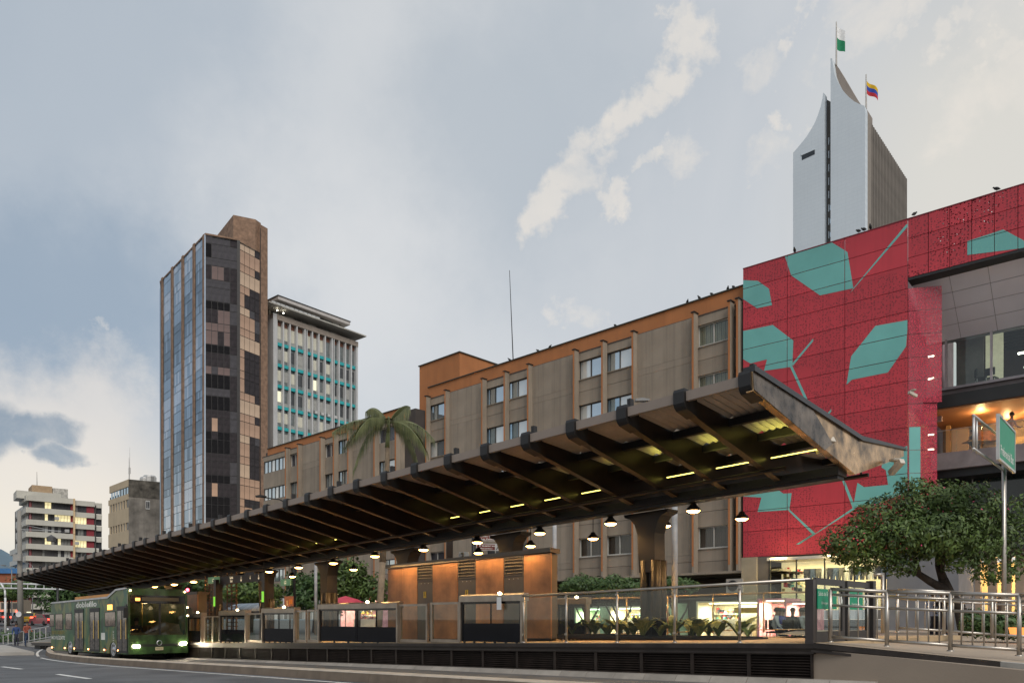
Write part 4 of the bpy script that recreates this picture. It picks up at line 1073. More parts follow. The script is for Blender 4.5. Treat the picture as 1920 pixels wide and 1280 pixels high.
# ================================================================ station platform
stn = thing('station_platform', '', '', (P0.x, P0.y, 0), PANG); del stn['label']; del stn['category']; stn['kind'] = 'structure'
PL = -52.0                # far (left) end
deck_m = mat('deck_tiles', (.48, .35, .20), .55, var=.12, vscale=1.2, bump=.2)
edge_m = mat('edge_beam_dark', (.035, .028, .025), .4, .3, var=.3, vscale=2)
def seg(r0, r1, w0, w1, z0, z1): # box following the slope of the floor; z relative to floor
    return MB().hexa([(r0, w0, floorz(r0)+z0), (r1, w0, floorz(r1)+z0), (r1, w1, floorz(r1)+z0), (r0, w1, floorz(r0)+z0), (r0, w0, floorz(r0)+z1), (r1, w0, floorz(r1)+z1), (r1, w1, floorz(r1)+z1), (r0, w1, floorz(r0)+z1)])
seg(PL, 0, .02, 4.4, -.12, 0).build('deck', deck_m, stn)
seg(-10, 0, 4.4, 9.5, -.12, -.004).build('deck', deck_m, stn)
seg(PL, .05, -.10, .04, -.10, -.012).build('edge_beam', edge_m, stn)
seg(PL, .05, -.04, .02, -.16, -.10).build('edge_strip', brown_steel, stn)
seg(PL, .05, -.10, .02, -.20, -.16).build('edge_beam', edge_m, stn)
seg(PL, .05, .12, .2, -.9, -.12).build('back_wall', black, stn)
# louvre panels, 1.25 m each
lou_m = mat('louvre_metal', (.045, .034, .029), .35, .5, var=.3, vscale=2, ov=.25)
def louvre_mesh():
    b = MB(); b.box(.04, 1.21, -.0, .02, -.64, -.62); 
    for k in range(8):
        z = -.24-k*.052
        b.hexa([(.04, -.035, z-.035), (1.21, -.035, z-.035), (1.21, .015, z), (.04, .015, z), (.04, -.035, z-.028), (1.21, -.035, z-.028), (1.21, .015, z+.007), (.04, .015, z+.007)])
    return b.mesh('louvre_slats', lou_m, fix=False)
def louvre_frame():
    b = MB(); b.box(0, .04, -.045, .05, -.66, -.20); b.box(1.21, 1.25, -.045, .05, -.66, -.20); b.box(.04, 1.21, -.045, .05, -.66, -.64); b.box(.04, 1.21, -.045, .05, -.22, -.20)
    return b.mesh('louvre_panel', lou_m, fix=False)
lm, lfm = louvre_mesh(), louvre_frame()
tilt = -math.atan(.021)
for k in range(40):
    r0 = -1.25*(k+1)+.0
    o = put('louvre_panel', lfm, stn, (r0, 0, floorz(r0)), (0, tilt, 0)); s_ = put('louvre_slats', lm, o)
# kerb blocks at the foot of the platform
blk = mat('kerb_block', (.30, .27, .235), .85, var=.12, vscale=2, bump=.4, streak=.25, ov=.15)
for k in range(60):
    r0 = 1.2-.78*(k+1)
    zt2, zb2 = floorz(r0)-.655, lanez(r0)-.05
    MB().hexa([(r0, -.42, zb2), (r0+.765, -.42, zb2), (r0+.765, .0, zb2), (r0, .0, zb2), (r0, -.26, zt2), (r0+.765, -.26, zt2+.016), (r0+.765, .0, zt2+.016), (r0, .0, zt2)]).build('kerb_block', blk, stn)

# ================================================================ canopy
CT = math.atan(.0303)
rc0 = -.43
canopy = thing('station_canopy', 'long dark steel canopy with butterfly roof running over the bus platform', 'canopy', pw(rc0, 0, 0), rot=(0, 0, 0))
canopy.rotation_mode = 'XYZ'
canopy.rotation_euler = (Matrix.Rotation(PANG, 3, 'Z') @ Matrix.Rotation(-CT, 3, 'Y')).to_euler()
w0c = -1.47
cz = lambda w: (4.27+(3.88-4.27)*(w-w0c)/4.87) if w < w0c+4.87 else 3.88+(4.09-3.88)*(w-w0c-4.87)/2.78
nbay = 37; bs = 1.317
wv, we = w0c+4.87, w0c+7.65
rib_poly = [(w0c+.05, cz(w0c)-.06), (wv, cz(wv)-.06), (we-.05, cz(we)-.06), (we-.05, 3.95), (w0c+4.51, 3.13), (w0c+3.9, 3.14), (w0c+.05, 3.96)]
rib_mesh = MB().prism(rib_poly, lambda a, b, t: (t, a, b), -.05, .05)
fl = MB()
for (a, b_) in (((w0c+.06, 3.945), (w0c+3.9, 3.125)), ((w0c+4.51, 3.115), (we-.06, 3.935))):
    fl.hexa([(-.075, a[0], a[1]-.02), (.075, a[0], a[1]-.02), (.075, b_[0], b_[1]-.02), (-.075, b_[0], b_[1]-.02), (-.075, a[0], a[1]), (.075, a[0], a[1]), (.075, b_[0], b_[1]), (-.075, b_[0], b_[1])])
rib_me = rib_mesh.mesh('rib', brown_steel, fix=True); fl_me = fl.mesh('rib_flange', brown_steel)
cap = MB(); cap.prism([(w0c-.03, 3.97), (w0c-.06, 4.03), (w0c-.06, 4.24), (w0c-.03, 4.30), (w0c+.40, 4.27), (w0c+.40, 3.84), (w0c+.03, 3.92)], lambda a, b, t: (t, a, b), -.115, .115)
cap_me = cap.mesh('end_cap', dark_steel); lug_me = MB().box(-.03, .05, w0c+.2, w0c+.32, 4.3, 4.48).mesh('roof_lug', dark_steel)
sheet_m = mat('roof_sheet', (.33, .28, .24), .5, .3, var=.12, vscale=1.2, streak=.25)
def sheet(w0, w1, zoff=-.05):
    b = MB(); n = 14; t_ = []
    for i in range(n+1):
        x = .07+(bs-.14)*i/n; dz = .022*(1 if i % 2 else -1); t_.append((x, dz))
    for i in range(n):
        (x0, d0), (x1, d1) = t_[i], t_[i+1]
        b.face([(x0, w0, cz(w0)+zoff+d0), (x0, w1, cz(w1)+zoff+d0), (x1, w1, cz(w1)+zoff+d1), (x1, w0, cz(w0)+zoff+d0*0+d1)])
        b.face([(x0, w0, cz(w0)+.03), (x1, w0, cz(w0)+.03), (x1, w1, cz(w1)+.03), (x0, w1, cz(w1)+.03)])
    return b.mesh('roof_sheet', sheet_m, fix=False)
cuts = [w0c+.1, w0c+1.75, w0c+2.95, w0c+4.0, wv-.1]
sheets = [sheet(a+.05, b_-.05) for a, b_ in zip(cuts, cuts[1:])] + [sheet(wv+.1, (wv+we)/2-.04), sheet((wv+we)/2+.04, we-.05)]
pur = [MB().box(.05, bs-.05, w_-.06, w_+.06, cz(w_)-.22, cz(w_)-.07).mesh('purlin', dark_steel) for w_ in cuts[1:4]+[(wv+we)/2]]
fas = MB(); fas.box(.13, bs-.13, w0c-.01, w0c+.08, 4.06, 4.24); fas_me = fas.mesh('front_fascia', mat('fascia_taupe', (.25, .20, .165), .5, .2, var=.1, vscale=1))
fas2 = MB().box(.0, bs, we-.10, we+.0, 3.9, 4.1).mesh('rear_fascia', dark_steel)
val = MB().box(0, bs, w0c+3.95, w0c+4.4, 3.04, 3.22).mesh('valley_beam', dark_steel)
# strip lights hung under the ribs, and their glow on the sheets above
tube_m = emitmat('yellow_green_tube', (1.0, .86, .16), 3.2)
tw = (22.4-19.69)/1.424
lt = MB().box(.12, bs-.14, tw-.011, tw+.011, 3.50, 3.518).mesh('strip_light', tube_m)
for k in range(nbay+1):
    x = -bs*k
    if k > 0:
        o = put('rib', rib_me, canopy, (x, 0, 0)); put('rib_flange', fl_me, o)
    o = put('end_cap', cap_me, canopy, (x, 0, 0)); put('roof_lug', lug_me, o) if k % 2 == 0 else None
    if k == nbay: break
    for i, s_ in enumerate(sheets): put('roof_sheet', s_, canopy, (x-bs, 0, 0))
    for p_ in pur: put('purlin', p_, canopy, (x-bs, 0, 0))
    put('front_fascia', fas_me, canopy, (x-bs, 0, 0)); put('rear_fascia', fas2, canopy, (x-bs, 0, 0)); put('valley_beam', val, canopy, (x-bs, 0, 0))
    if k not in (3, 9, 10, 11, 12, 17, 18, 25, 26) : 
        put('strip_light', lt, canopy, (x-bs, 0, 0))
for k in range(9):
    l = bpy.data.lights.new('strip_glow', 'AREA'); l.shape = 'RECTANGLE'; l.size = .8; l.size_y = .1; l.energy = 2.4 if k < 3 else .8; l.color = (.95, .95, .2)
    o = bpy.data.objects.new('strip_glow', l); COL.objects.link(o); o.parent = canopy; o.location = (-bs*k-.65, tw-.55, 3.62); l.spread = R(120); o.rotation_euler = (R(180), 0, 0)
# main beam, gutter pipe and hanging rail at the back
MB().box(-bs*nbay, -.05, w0c+4.02, w0c+4.36, 2.97, 3.04).build('main_beam', dark_steel, canopy)
MB().tube((-bs*nbay, we+.0, 3.64), (-.7, we+.0, 3.64), .05, 8).build('gutter_pipe', dark_steel, canopy)
for k in range(24): bx('hanger', dark_steel, canopy, -.9-k*1.95, -.86-k*1.95, we-.02, we+.02, 3.64, 3.95)
MB().tube((-bs*nbay, w0c+3.2, 3.2), (-.8, w0c+3.2, 3.2), .045, 8).build('cable_conduit', brown_steel, canopy)
# bronze end fascia
brz = mat('worn_bronze_sheet', (.15, .095, .055), .26, .85, var=.8, vscale=2.2, col2=(.40, .26, .14), bump=.5, bscale=3.5)
fp = [(w0c-.03, 4.30), (wv, 3.92), (we, 4.13), (we, 3.95), (w0c+4.51, 3.09), (w0c+.0, 3.93)]
fp_dark = [(w0c-.03, 4.36), (wv, 3.97), (we+.05, 4.17), (we+.05, 4.11), (wv, 3.87), (w0c-.03, 4.26)]
MB().prism(fp, lambda a, b, t: (t, a, b), 0.0, .14).build('end_fascia', brz, canopy)
MB().prism(fp_dark, lambda a, b, t: (t, a, b), -.03, .19).build('end_coping', mat('coping_gunmetal', (.05, .048, .05), .35, .6), canopy)
MB().prism([(w0c-.03, 4.28), (w0c+2.4, 4.06), (w0c+3.3, 3.55), (w0c+2.9, 3.36), (w0c, 3.95)], lambda a, b, t: (t, a, b), .14, .155).build('end_plate', mat('dark_bronze_sheet', (.05, .044, .04), .28, .7, var=.8, vscale=2.0, col2=(.13, .10, .075), bump=.5, bscale=3.5), canopy)
# columns
colw = 3.38
cprof = [(-.70, 3.0), (-.68, 2.92), (-.50, 2.86), (-.36, 2.70), (-.27, 2.42), (-.25, 1.4), (.25, 1.4), (.27, 2.42), (.36, 2.70), (.50, 2.86), (.68, 2.92), (.70, 3.0)]
cap_me2 = MB().prism(cprof, lambda a, b, t: (a, t, b), -.24, .24).mesh('capital', dark_steel)
colpx = [1225, 960, 766, 617, 500, 405, 326, 260, 204, 156, 112]
r_first = prw(1225, colw); r_sec = prw(960, colw)
for k in range(9):
    rr_ = r_first - 5.27*k
    fzb = floorz(rr_); cd = .0303*(rr_-rc0)
    t_ = thing('canopy_column', f'dark steel tube column under the canopy, number {k+1} counted from the right end'
               if False else ['thick dark steel canopy column rising from the planted bed at the right', 'dark steel canopy column behind the right end of the wooden kiosk', 'dark steel canopy column behind the left end of the wooden kiosk',
               'dark steel canopy column just left of the kiosk, lit by two lamps', 'dark steel canopy column between the two green L2 signs', 'dark steel canopy column standing between the two cable ladders',
               'dark steel canopy column hidden behind the bus windscreen', 'dark steel canopy column behind the front door of the bus', 'leftmost dark steel canopy column near the rear of the bus'][k], 'column', pw(rr_, colw, 0), PANG, 'canopy columns')
    ztop_ = 1.42+cd
    for (dx, dy) in ((-.17, -.13), (.17, -.13), (-.17, .13), (.17, .13)):
        MB().tube((dx, dy, fzb), (dx, dy, ztop_+.3), .135, 12).build('tube', dark_steel, t_, smooth=True)
    MB().box(-.05, .05, -.15, .15, fzb, ztop_).build('web_plate', dark_steel, t_)
    MB().box(-.36, .36, -.3, .3, fzb, fzb+.04).build('base_plate', dark_steel, t_)
    put('capital', cap_me2, t_, (0, 0, cd), (0, -CT, 0))
# ================================================================ pendant lamps
bulb_m = emitmat('sodium_bulb', (1.0, .52, .14), 22.0)
shade = MB().lathe([(.03, .20), (.06, .19), (.10, .12), (.17, .05), (.185, .0), (.175, .0), (.15, .04), (.0, .06)], 16).mesh('shade', dark_steel, True)
bulb = MB().lathe([(0, -.06), (.10, -.05), (.165, -.005), (.0, .01)], 16).mesh('bulb', bulb_m, True)
def pendant(r, w, z, ztop_, label, e=210.0):
    t_ = thing('pendant_lamp', label, 'lamp', pw(r, w, z), 0, 'pendant lamps under the canopy')
    put('shade', shade, t_); put('bulb', bulb, t_)
    MB().tube((0, 0, .19), (0, 0, ztop_-z), .014, 6).build('rod', dark_steel, t_)
    l = bpy.data.lights.new('lamp_light', 'SPOT'); l.energy = e; l.color = (1.0, .55, .20); l.spot_size = R(158); l.spot_blend = .5; l.shadow_soft_size = .12
    p = bpy.data.objects.new('lamp_light', l); COL.objects.link(p); p.location = (0, 0, -.05); p.parent = t_
wA, wB_ = (23.8-19.69)/1.424, (26.9-19.69)/1.424
ordn = ['rightmost', 'second from the right', 'third from the right', 'fourth from the right', 'fifth from the right', 'sixth from the right', 'seventh from the right', 'eighth from the right', 'ninth from the right', 'tenth from the right', 'eleventh from the right', 'twelfth from the right', 'thirteenth from the right', 'fourteenth from the right', 'fifteenth from the right']
Apx = [(1300, 957), (1145, 981), (1012, 999), (895, 1016), (794, 1030), (703, 1042), (625, 1055), (560, 1063), (505, 1071), (452, 1078), (405, 1084), (363, 1090), (327, 1095), (290, 1099), (205, 1111)]
for k, (px, py) in enumerate(Apx):
    r_ = prw(px, wA); zz_ = pz(px, py, wA)
    pendant(r_, wA, zz_, 3.0+.0303*(r_-rc0), f'glowing dome pendant lamp in the front row, {ordn[k]}')
Bpx = [(1391, 972), (1247, 985), (1112, 1009), (995, 1023), (897, 1036), (663, 1067), (548, 1080), (435, 1092)]
for k, (px, py) in enumerate(Bpx):
    r_ = prw(px, wB_); zz_ = pz(px, py, wB_)
    pendant(r_, wB_, zz_, 3.6+.0303*(r_-rc0), f'glowing dome pendant lamp in the back row, {ordn[k]}')
# loudspeakers and cameras under the canopy
spk = mat('speaker_plastic', (.50, .45, .38), .5)
for k, (px, py) in enumerate([(1328, 893), (739, 998), (378, 1040), (305, 1070), (181, 1092)]):
    r_ = prw(px, tw+.2); zz_ = pz(px, py, tw+.2)
    o = MB().lathe([(0, -.14), (.11, -.13), (.12, -.09), (.09, .05), (.06, .14), (.03, .16), (0, .16)], 12).tube((0, 0, .15), (0, 0, .32), .02, 6).build('loudspeaker', spk, None, True, pw(r_, tw+.2, zz_))
    tag(o, ['cream bell shaped loudspeaker hanging from the canopy, nearest the right end', 'cream bell shaped loudspeaker hanging at the left end of the long light strip', 'cream bell shaped loudspeaker hanging above the right side of the bus', 'cream bell shaped loudspeaker hanging above the bus roof front', 'cream bell shaped loudspeaker hanging above the bus rear'][k], 'loudspeaker', 'loudspeakers under the canopy')
def cctv(loc, label, rz=0, tiltx=0):
    t_ = thing('security_camera', label, 'camera', loc, rz)
    MB().box(-.06, .06, -.22, .22, -.14, -.02).build('housing', spk, t_, rot=(tiltx, 0, 0)); MB().tube((0, 0, -.02), (0, 0, .10), .03, 8).build('bracket', spk, t_)
    MB().lathe([(0, .06), (.12, .08), (.13, .12), (0, .15)], 10).build('dome', spk, t_)
r_ = prw(1512, w0c+3.3); cctv(pw(-.6, w0c+3.4, pz(1515, 835, w0c+3.4)), 'white camera fixed under the canopy beside the bronze end fascia', .4, -.5)
cctv(pw(-.2, w0c+6.4, 3.55), 'small camera hanging below the tip of the bronze fascia', .2, -.5)
RBp = RB.w(RB.u(1722), -1.0, RB.z(1722, 745)); cctv((RBp[0], RBp[1], RBp[2]), 'grey camera jutting from the red mesh screen edge', 1.9, .3)

# ================================================================ wooden kiosk
kw = (22.2-19.69)/1.424; kr1 = prw(1033, kw); kr0 = prw(727, kw)
kiosk = thing('wooden_kiosk', 'long lit wooden kiosk with grey louvred cabinet doors on the platform', 'kiosk', pw(kr1, kw, floorz(kr1)), PANG)
wood = mat('orange_plywood', (.43, .19, .07), .42, var=.38, vscale=.9, streak=.4, ov=.1)
cab = mat('cabinet_grey', (.13, .105, .08), .45, .2, var=.1)
H_ = 2.42
kb = [1033, 982, 944, 892, 858, 811, 782, 727]
edges = [prw(x, kw)-kr1 for x in kb]
fall = .021
KL = edges[-1]
MB().box(KL+.1, -.25, .05, .55, .03, H_-.02).build('core', cab, kiosk)
def sl(x): return fall*x
for i in range(7):
    a, b_ = edges[i+1], edges[i]; zf = sl((a+b_)/2)
    if i % 2 == 0:
        n = 1 if i < 6 else 2
        for q in range(n):
            MB().box(a+(b_-a)*q/n+.006, a+(b_-a)*(q+1)/n-.006, 0, .05, .08+zf, H_+sl(a)*.6-.02).build('wood_panel', wood, kiosk)
    else:
        d_ = MB().box(a+.01, b_-.01, .01, .05, .08+zf, H_-.62).build('cabinet_door', cab, kiosk)
        fr2 = MB(); fr2.box(a+.01, b_-.01, .0, .05, H_-.60, H_-.56).box(a+.01, b_-.01, .0, .05, H_-.08, H_-.02).box(a+.01, a+.05, 0, .05, H_-.56, H_-.08).box(b_-.05, b_-.01, 0, .05, H_-.56, H_-.08)
        fr2.build('vent_frame', cab, kiosk)
        for s2 in range(5):
            z = H_-.53+s2*.095
            MB().hexa([(a+.05, -.01, z), (b_-.05, -.01, z), (b_-.05, .05, z+.05), (a+.05, .05, z+.05), (a+.05, -.01, z+.014), (b_-.05, -.01, z+.014), (b_-.05, .05, z+.064), (a+.05, .05, z+.064)]).build('vent_slat', cab, kiosk)
        if i > 1:
            st = MB().box((a+b_)/2-.06, (a+b_)/2+.06, -.004, .01, 1.28, 1.48).build('warning_sticker', mat('yellow_sticker', (.55, .38, .05), .6), d_)
            MB().prism([(0, .17), (.03, .06), (.01, .06), (.02, .0), (-.02, .09), (0, .09), (-.012, .17)], lambda x, y, t: (x, t, y), -.007, -.004).build('flash_symbol', black, st, loc=((a+b_)/2, 0, 1.30))
        for sx in (-.18, 0, .18):
            MB().lathe([(0, 0), (.016, 0), (.012, .015), (0, .02)], 6).build('handle', steel, d_, loc=((a+b_)/2+sx, .01, H_-.68), rot=(R(90), 0, 0))
MB().hexa([(KL-.05, -.06, H_+sl(KL)*.6-.02), (.03, -.06, H_-.0), (-.2, .6, H_), (KL-.05, .6, H_+sl(KL)*.6-.02), (KL-.05, -.06, H_+sl(KL)*.6+.10), (.03, -.06, H_+.12), (-.2, .6, H_+.12), (KL-.05, .6, H_+sl(KL)*.6+.10)]).build('top_fascia', cab, kiosk)
MB().hexa([(KL, .0, sl(KL)), (-.0, .0, 0), (-.25, .5, 0), (KL, .5, sl(KL)), (KL, .0, sl(KL)+.08), (-.0, .0, .08), (-.25, .5, .08), (KL, .5, sl(KL)+.08)]).build('plinth', black, kiosk)
for (x, r_) in ((-1.6, 0), (-1.9, 0)): pass
o = MB().box(-.15, .15, -.08, .08, 0, .14).tube((-.05, -.08, .07), (-.1, -.3, .02), .06, 8).build('spot_projector', alu, None, loc=pw(prw(868, kw+.2), kw+.25, floorz(kr1)+H_+.10))
tag(o, 'small metal floodlight sitting on top of the wooden kiosk', 'floodlight')
# second smaller wooden panel near the bus
ql = area('kiosk_wash', (0, 0, 0), 6.9, 42, (1.0, .62, .25), (R(-14), 0, 0), .06); ql.parent = kiosk; ql.location = (KL/2, -.16, H_-.0)
k2 = thing('wooden_kiosk', 'narrow lit wooden panel kiosk right behind the front of the bus', 'kiosk', pw(prw(370, kw), kw, floorz(-30)), PANG)
bx('wood_panel', wood, k2, -1.2, 0, 0, .05, 0, 2.25); bx('core', cab, k2, -1.2, -.05, .05, .5, 0, 2.25); bx('top_fascia', cab, k2, -1.25, .05, -.05, .55, 2.25, 2.38)

# ================================================================ platform doors
dfr = mat('door_frame_metal', (.34, .29, .24), .32, .8, var=.15, vscale=2); dgl2 = glassmat('door_glass', (.93, .97, .94), .93)
blk_gl = mat('black_door_panel', (.006, .006, .008), .06, 0, spec=.35, var=.3)
knob_m = emitmat('door_lamp', (1, .75, .4), 30)
def door(px0, px1, label, w=.02, hgt=1.27, lamp=True, light_px=None, twin=False):
    ra, rb = prw(px0, w), prw(px1, w); L_ = rb-ra; zf = floorz((ra+rb)/2)
    t_ = thing('platform_door', label, 'door', pw(ra, w, zf), PANG, 'sliding platform screen doors')
    # header box with sloping front
    MB().prism([(-.03, hgt-.20), (-.03, hgt-.04), (.10, hgt), (.22, hgt-.0), (.22, hgt-.20)], lambda a, b, t: (t, a, b), 0, L_).build('header_box', dfr, t_)
    bx('side_post', dfr, t_, L_-.07, L_, -.02, .16, 0, hgt-.2)
    bx('side_post', dfr, t_, 0, .05, -.02, .16, 0, hgt-.2)
    n = 2 if twin else 1
    for i in range(n):
        a = .05+(L_-.12)*i/n; b_ = .05+(L_-.12)*(i+1)/n
        leaf = MB(); leaf.box(a+.01, a+.06, .02, .07, .02, hgt-.2).box(b_-.06, b_-.01, .02, .07, .02, hgt-.2).box(a+.06, b_-.06, .02, .07, hgt-.26, hgt-.2)
        lo = leaf.build('door_leaf', blk_gl, t_)
        bx('lower_panel', blk_gl, lo, a+.06, b_-.06, .03, .06, .02, .50)
        bx('glass_pane', dgl2, lo, a+.06, b_-.06, .04, .05, .50, hgt-.26)
        MB().box((a+b_)/2-.01, (a+b_)/2+.01, .028, .068, .5, hgt-.26).build('centre_stile', blk_gl, lo)
    for q in range(6): bx('floor_bracket', black, t_, .2+q*(L_-.4)/5, .24+q*(L_-.4)/5, -.05, -.0, -.03, .03)
    if lamp:
        MB().lathe([(0, 0), (.05, 0), (.04, .03), (0, .045)], 8).build('status_lamp', knob_m, t_, loc=(L_*.62, .08, hgt))
    return t_
door(862, 980, 'nearest platform door, black lower panel and a white paper taped on its header')
door(597, 746, 'wide double platform door left of the kiosk panels', twin=True)
door(491, 553, 'platform door fourth from the right with a lamp on its header'); door(411, 461, 'small platform door right of the bus, beside the glass fence')
door(350, 378, 'platform door partly hidden behind the front of the bus')
o = MB().box(0, .15, -.02, .0, 0, .32).build('paper_sheet', mat('white_paper', (.7, .7, .7), .7), None, loc=pw(prw(934, 0), -.03, floorz(-6)+.80), rot=(0, 0, PANG)); tag(o, 'white sheet of paper taped to the nearest platform door', 'paper')
def framed_pane(px0, px1, label, w=.06, hgt=1.12):
    ra, rb = prw(px0, w), prw(px1, w); L_ = rb-ra; zf = floorz((ra+rb)/2)
    t_ = thing('platform_screen', label, 'glass screen', pw(ra, w, zf), PANG, 'framed glass panels between the doors')
    b = MB(); b.box(0, L_, 0, .07, .0, .09).box(0, L_, -.01, .08, hgt-.06, hgt).box(0, .07, 0, .07, .09, hgt-.06).box(L_-.07, L_, 0, .07, .09, hgt-.06); b.build('frame', dfr, t_)
    bx('pane', dgl2, t_, .07, L_-.07, .03, .04, .09, hgt-.06); bx('floor_track', black, t_, 0, L_, -.01, .02, -.01, .01)
framed_pane(748, 801, 'framed glass panel in front of the kiosk, left of the dark gap'); framed_pane(807, 861, 'framed glass panel in front of the kiosk, touching the nearest door')
framed_pane(552, 574, 'narrow framed glass panel left of the pair beside the double door'); framed_pane(576, 597, 'narrow framed glass panel touching the wide double door'); framed_pane(460, 491, 'framed glass panel between the two small doors')
bx_ = thing('glass_fence', 'short glass fence with two thin posts between small door and bus', 'fence', pw(prw(379, 0), .05, floorz(-28)), PANG)
Lf = prw(411, 0)-prw(379, 0)
bx('top_rail', steel, bx_, 0, Lf, 0, .05, 1.10, 1.14)
for x in (.05, Lf/2, Lf-.1): bx('post', steel, bx_, x, x+.05, 0, .05, 0, 1.1)
bx('glass_pane', dgl2, bx_, .1, Lf-.1, .02, .03, .1, 1.05)
# rear side doors and rear railing
door(1043, 1100, 'platform door on the far side of the platform, seen right of the kiosk', w=3.5, hgt=1.25)
# ================================================================ glass railing, front edge
def railing(pts_px, label, w=.05, h=1.16):
    rs_ = [prw(x, w) for x in pts_px]
    t_ = thing('glass_railing', label, 'railing', pw(rs_[-1], w, floorz(rs_[-1])), PANG)
    r0 = rs_[-1]
    MB().tube((rs_[0]-r0, 0, floorz(rs_[0])-floorz(r0)+h), (0.05, 0, h), .032, 10).build('top_rail', steel, t_, True)
    for i, r_ in enumerate(rs_):
        z = floorz(r_)-floorz(r0)
        MB().tube((r_-r0, .0, z), (r_-r0, 0, z+h), .028, 10).lathe([(.055, 0), (.055, .015), (.03, .03)], 10, (r_-r0, 0, z)).build('post', steel, t_, True)
        for zc_ in (.2, h-.09): MB().lathe([(0, -.02), (.035, -.02), (.035, .02), (0, .02)], 8, (r_-r0, -.02, z+zc_)).build('clamp', steel, t_)
        if i < len(rs_)-1:
            r2 = rs_[i+1]; z2 = floorz(r2)-floorz(r0)
            MB().hexa([(r_-r0+.05, .0, z+.10), (r2-r0-.05, .0, z2+.10), (r2-r0-.05, .012, z2+.10), (r_-r0+.05, .012, z+.10), (r_-r0+.05, .0, z+h-.05), (r2-r0-.05, .0, z2+h-.05), (r2-r0-.05, .012, z2+h-.05), (r_-r0+.05, .012, z+h-.05)]).build('glass_pane', dgl2, t_)
railing([982, 1062, 1157, 1265, 1387, 1514], 'long glass railing with round steel posts along the platform front')
rt = thing('glass_railing', 'glass railing along the rear of the platform behind the planted bed', 'railing', (0, 0, 0))
prev = None
for (px, Yq, yb) in [(1104, 22.7, 1193), (1175, 22.5, 1192), (1252, 22.3, 1190), (1337, 22.1, 1187), (1432, 21.8, 1185), (1516, 21.6, 1184)]:
    X = (px-CX)/F*Yq; z0 = (HY-yb)/F*Yq; p = Vector((X, Yq, z0))
    MB().tube(p, p+Vector((0, 0, 1.12)), .025, 8).build('post', mat('warm_steel', (.5, .36, .2), .35, .8), rt, True)
    if prev is not None:
        up = Vector((0, 0, 1.12)); a, b_ = prev, p
        MB().tube(a+up, b_+up, .025, 8).build('top_rail', MATS['warm_steel'], rt, True)
        MB().tube(a+Vector((0, 0, .08)), b_+Vector((0, 0, .08)), .018, 6).build('bottom_rail', MATS['warm_steel'], rt, True)
        MB().face([a+Vector((0, 0, .12)), b_+Vector((0, 0, .12)), b_+Vector((0, 0, 1.05)), a+Vector((0, 0, 1.05))]).build('glass_pane', dgl2, rt) if False else None
        q = MB(); n_ = Vector((.007, .007, 0)); q.hexa([a+Vector((0, 0, .12))-n_, b_+Vector((0, 0, .12))-n_, b_+Vector((0, 0, .12))+n_, a+Vector((0, 0, .12))+n_, a+Vector((0, 0, 1.05))-n_, b_+Vector((0, 0, 1.05))-n_, b_+Vector((0, 0, 1.05))+n_, a+Vector((0, 0, 1.05))+n_]); q.build('glass_pane', dgl2, rt)
    prev = p
# ================================================================ end gate with emergency exit signs
gate = thing('exit_gate', 'dark framed glass gate with green emergency exit signs at platform end', 'gate', pw(0.0, .05, floorz(0)), PANG+R(90))
gd = mat('gate_dark_frame', (.035, .032, .032), .4, .3)
bx('end_pillar', mat('gate_pillar', (.05, .042, .04), .35, .3), gate, -.10, .02, -.02, .13, -.02, 1.16)
GL = 3.0; gh = 1.19
green = mat('sign_green', (.0, .25, .13), .5, var=.05)
sgn = mat('sign_white_letters', (.75, .78, .72), .6)
for k, (a, b_) in enumerate(((.08, 1.42), (1.55, 2.75))):
    f = MB(); f.box(a, b_, 0, .06, 0, .20).box(a, b_, 0, .06, gh-.12, gh).box(a, a+.05, 0, .06, .2, gh-.12).box(b_-.12, b_, 0, .06, .2, gh-.12)
    lf_ = f.build('gate_leaf', gd, gate); bx('glass_pane', dgl2, lf_, a+.05, b_-.12, .03, .04, .2, gh-.12)
    s1, s2 = a+.02, b_-.45
    sg = bx('exit_sign', green, gate, s1, s2, -.02, -.005, gh-.57, gh-.20)
    text('lettering', 'Salida de Emergencia', .10, sgn, sg, (0, -.009, .035), width=(s2-s1)*.92)
    text('lettering', 'Emergency exit', .06, sgn, sg, (0, -.009, -.11), width=(s2-s1)*.6)
    # running man and arrow marks beside the sign
    for q in range(2):
        x = s2+.06+q*.14
        MB().prism([(0, 0), (.04, .09), (.02, .16), (.05, .22), (.07, .16), (.10, .1), (.08, 0), (.05, .07)], lambda u_, v_, t: (u_, t, v_), -.012, -.008).build('pictogram', sgn, gate, loc=(x, 0, gh-.50))
bx('end_post', gd, gate, 2.8, 2.95, -.05, .1, 0, gh+.04)
# ================================================================ plaza, ramp and outer wall on the right
plaza_m = mat('plaza_paving', (.36, .29, .22), .8, var=.1, vscale=.8, bump=.2)
Q = lambda px, py, Y: Vector(((px-CX)/F*Y, Y, (HY-py)/F*Y))
# ramp edge line: front edge of the ramp
e1, e2, e3 = Q(1525, 1204, 14.0), Q(1885, 1240, 11.9), Q(2150, 1262, 10.2)
bk1, bk2 = Q(1525, 1186, 21.0), Q(2150, 1200, 21.0)
mid = Q(1900, 1212, 16)
mb = MB(); mb.face([e1+Vector((0, 0, .0)), e2, e3, Q(2200, 1240, 14), mid, bk1]); 
mb.build('ramp_floor', plaza_m, fix=False)['kind'] = 'structure'
mb = MB(); mb.face([bk1+Vector((-1, 0, -.03)), mid+Vector((0, 0, -.03)), Q(2200, 1240, 14), bk2, Q(2400, 1185, 30), Q(1500, 1180, 30)]); mb.build('plaza_floor', plaza_m, fix=False)['kind'] = 'structure'
wallm = mat('beige_wall', (.30, .24, .185), .85, var=.06, vscale=.5, bump=.15)
mb = MB()
def drop(p, d): return p+Vector((0, 0, d))
nn = Vector((.02, .03, 0))
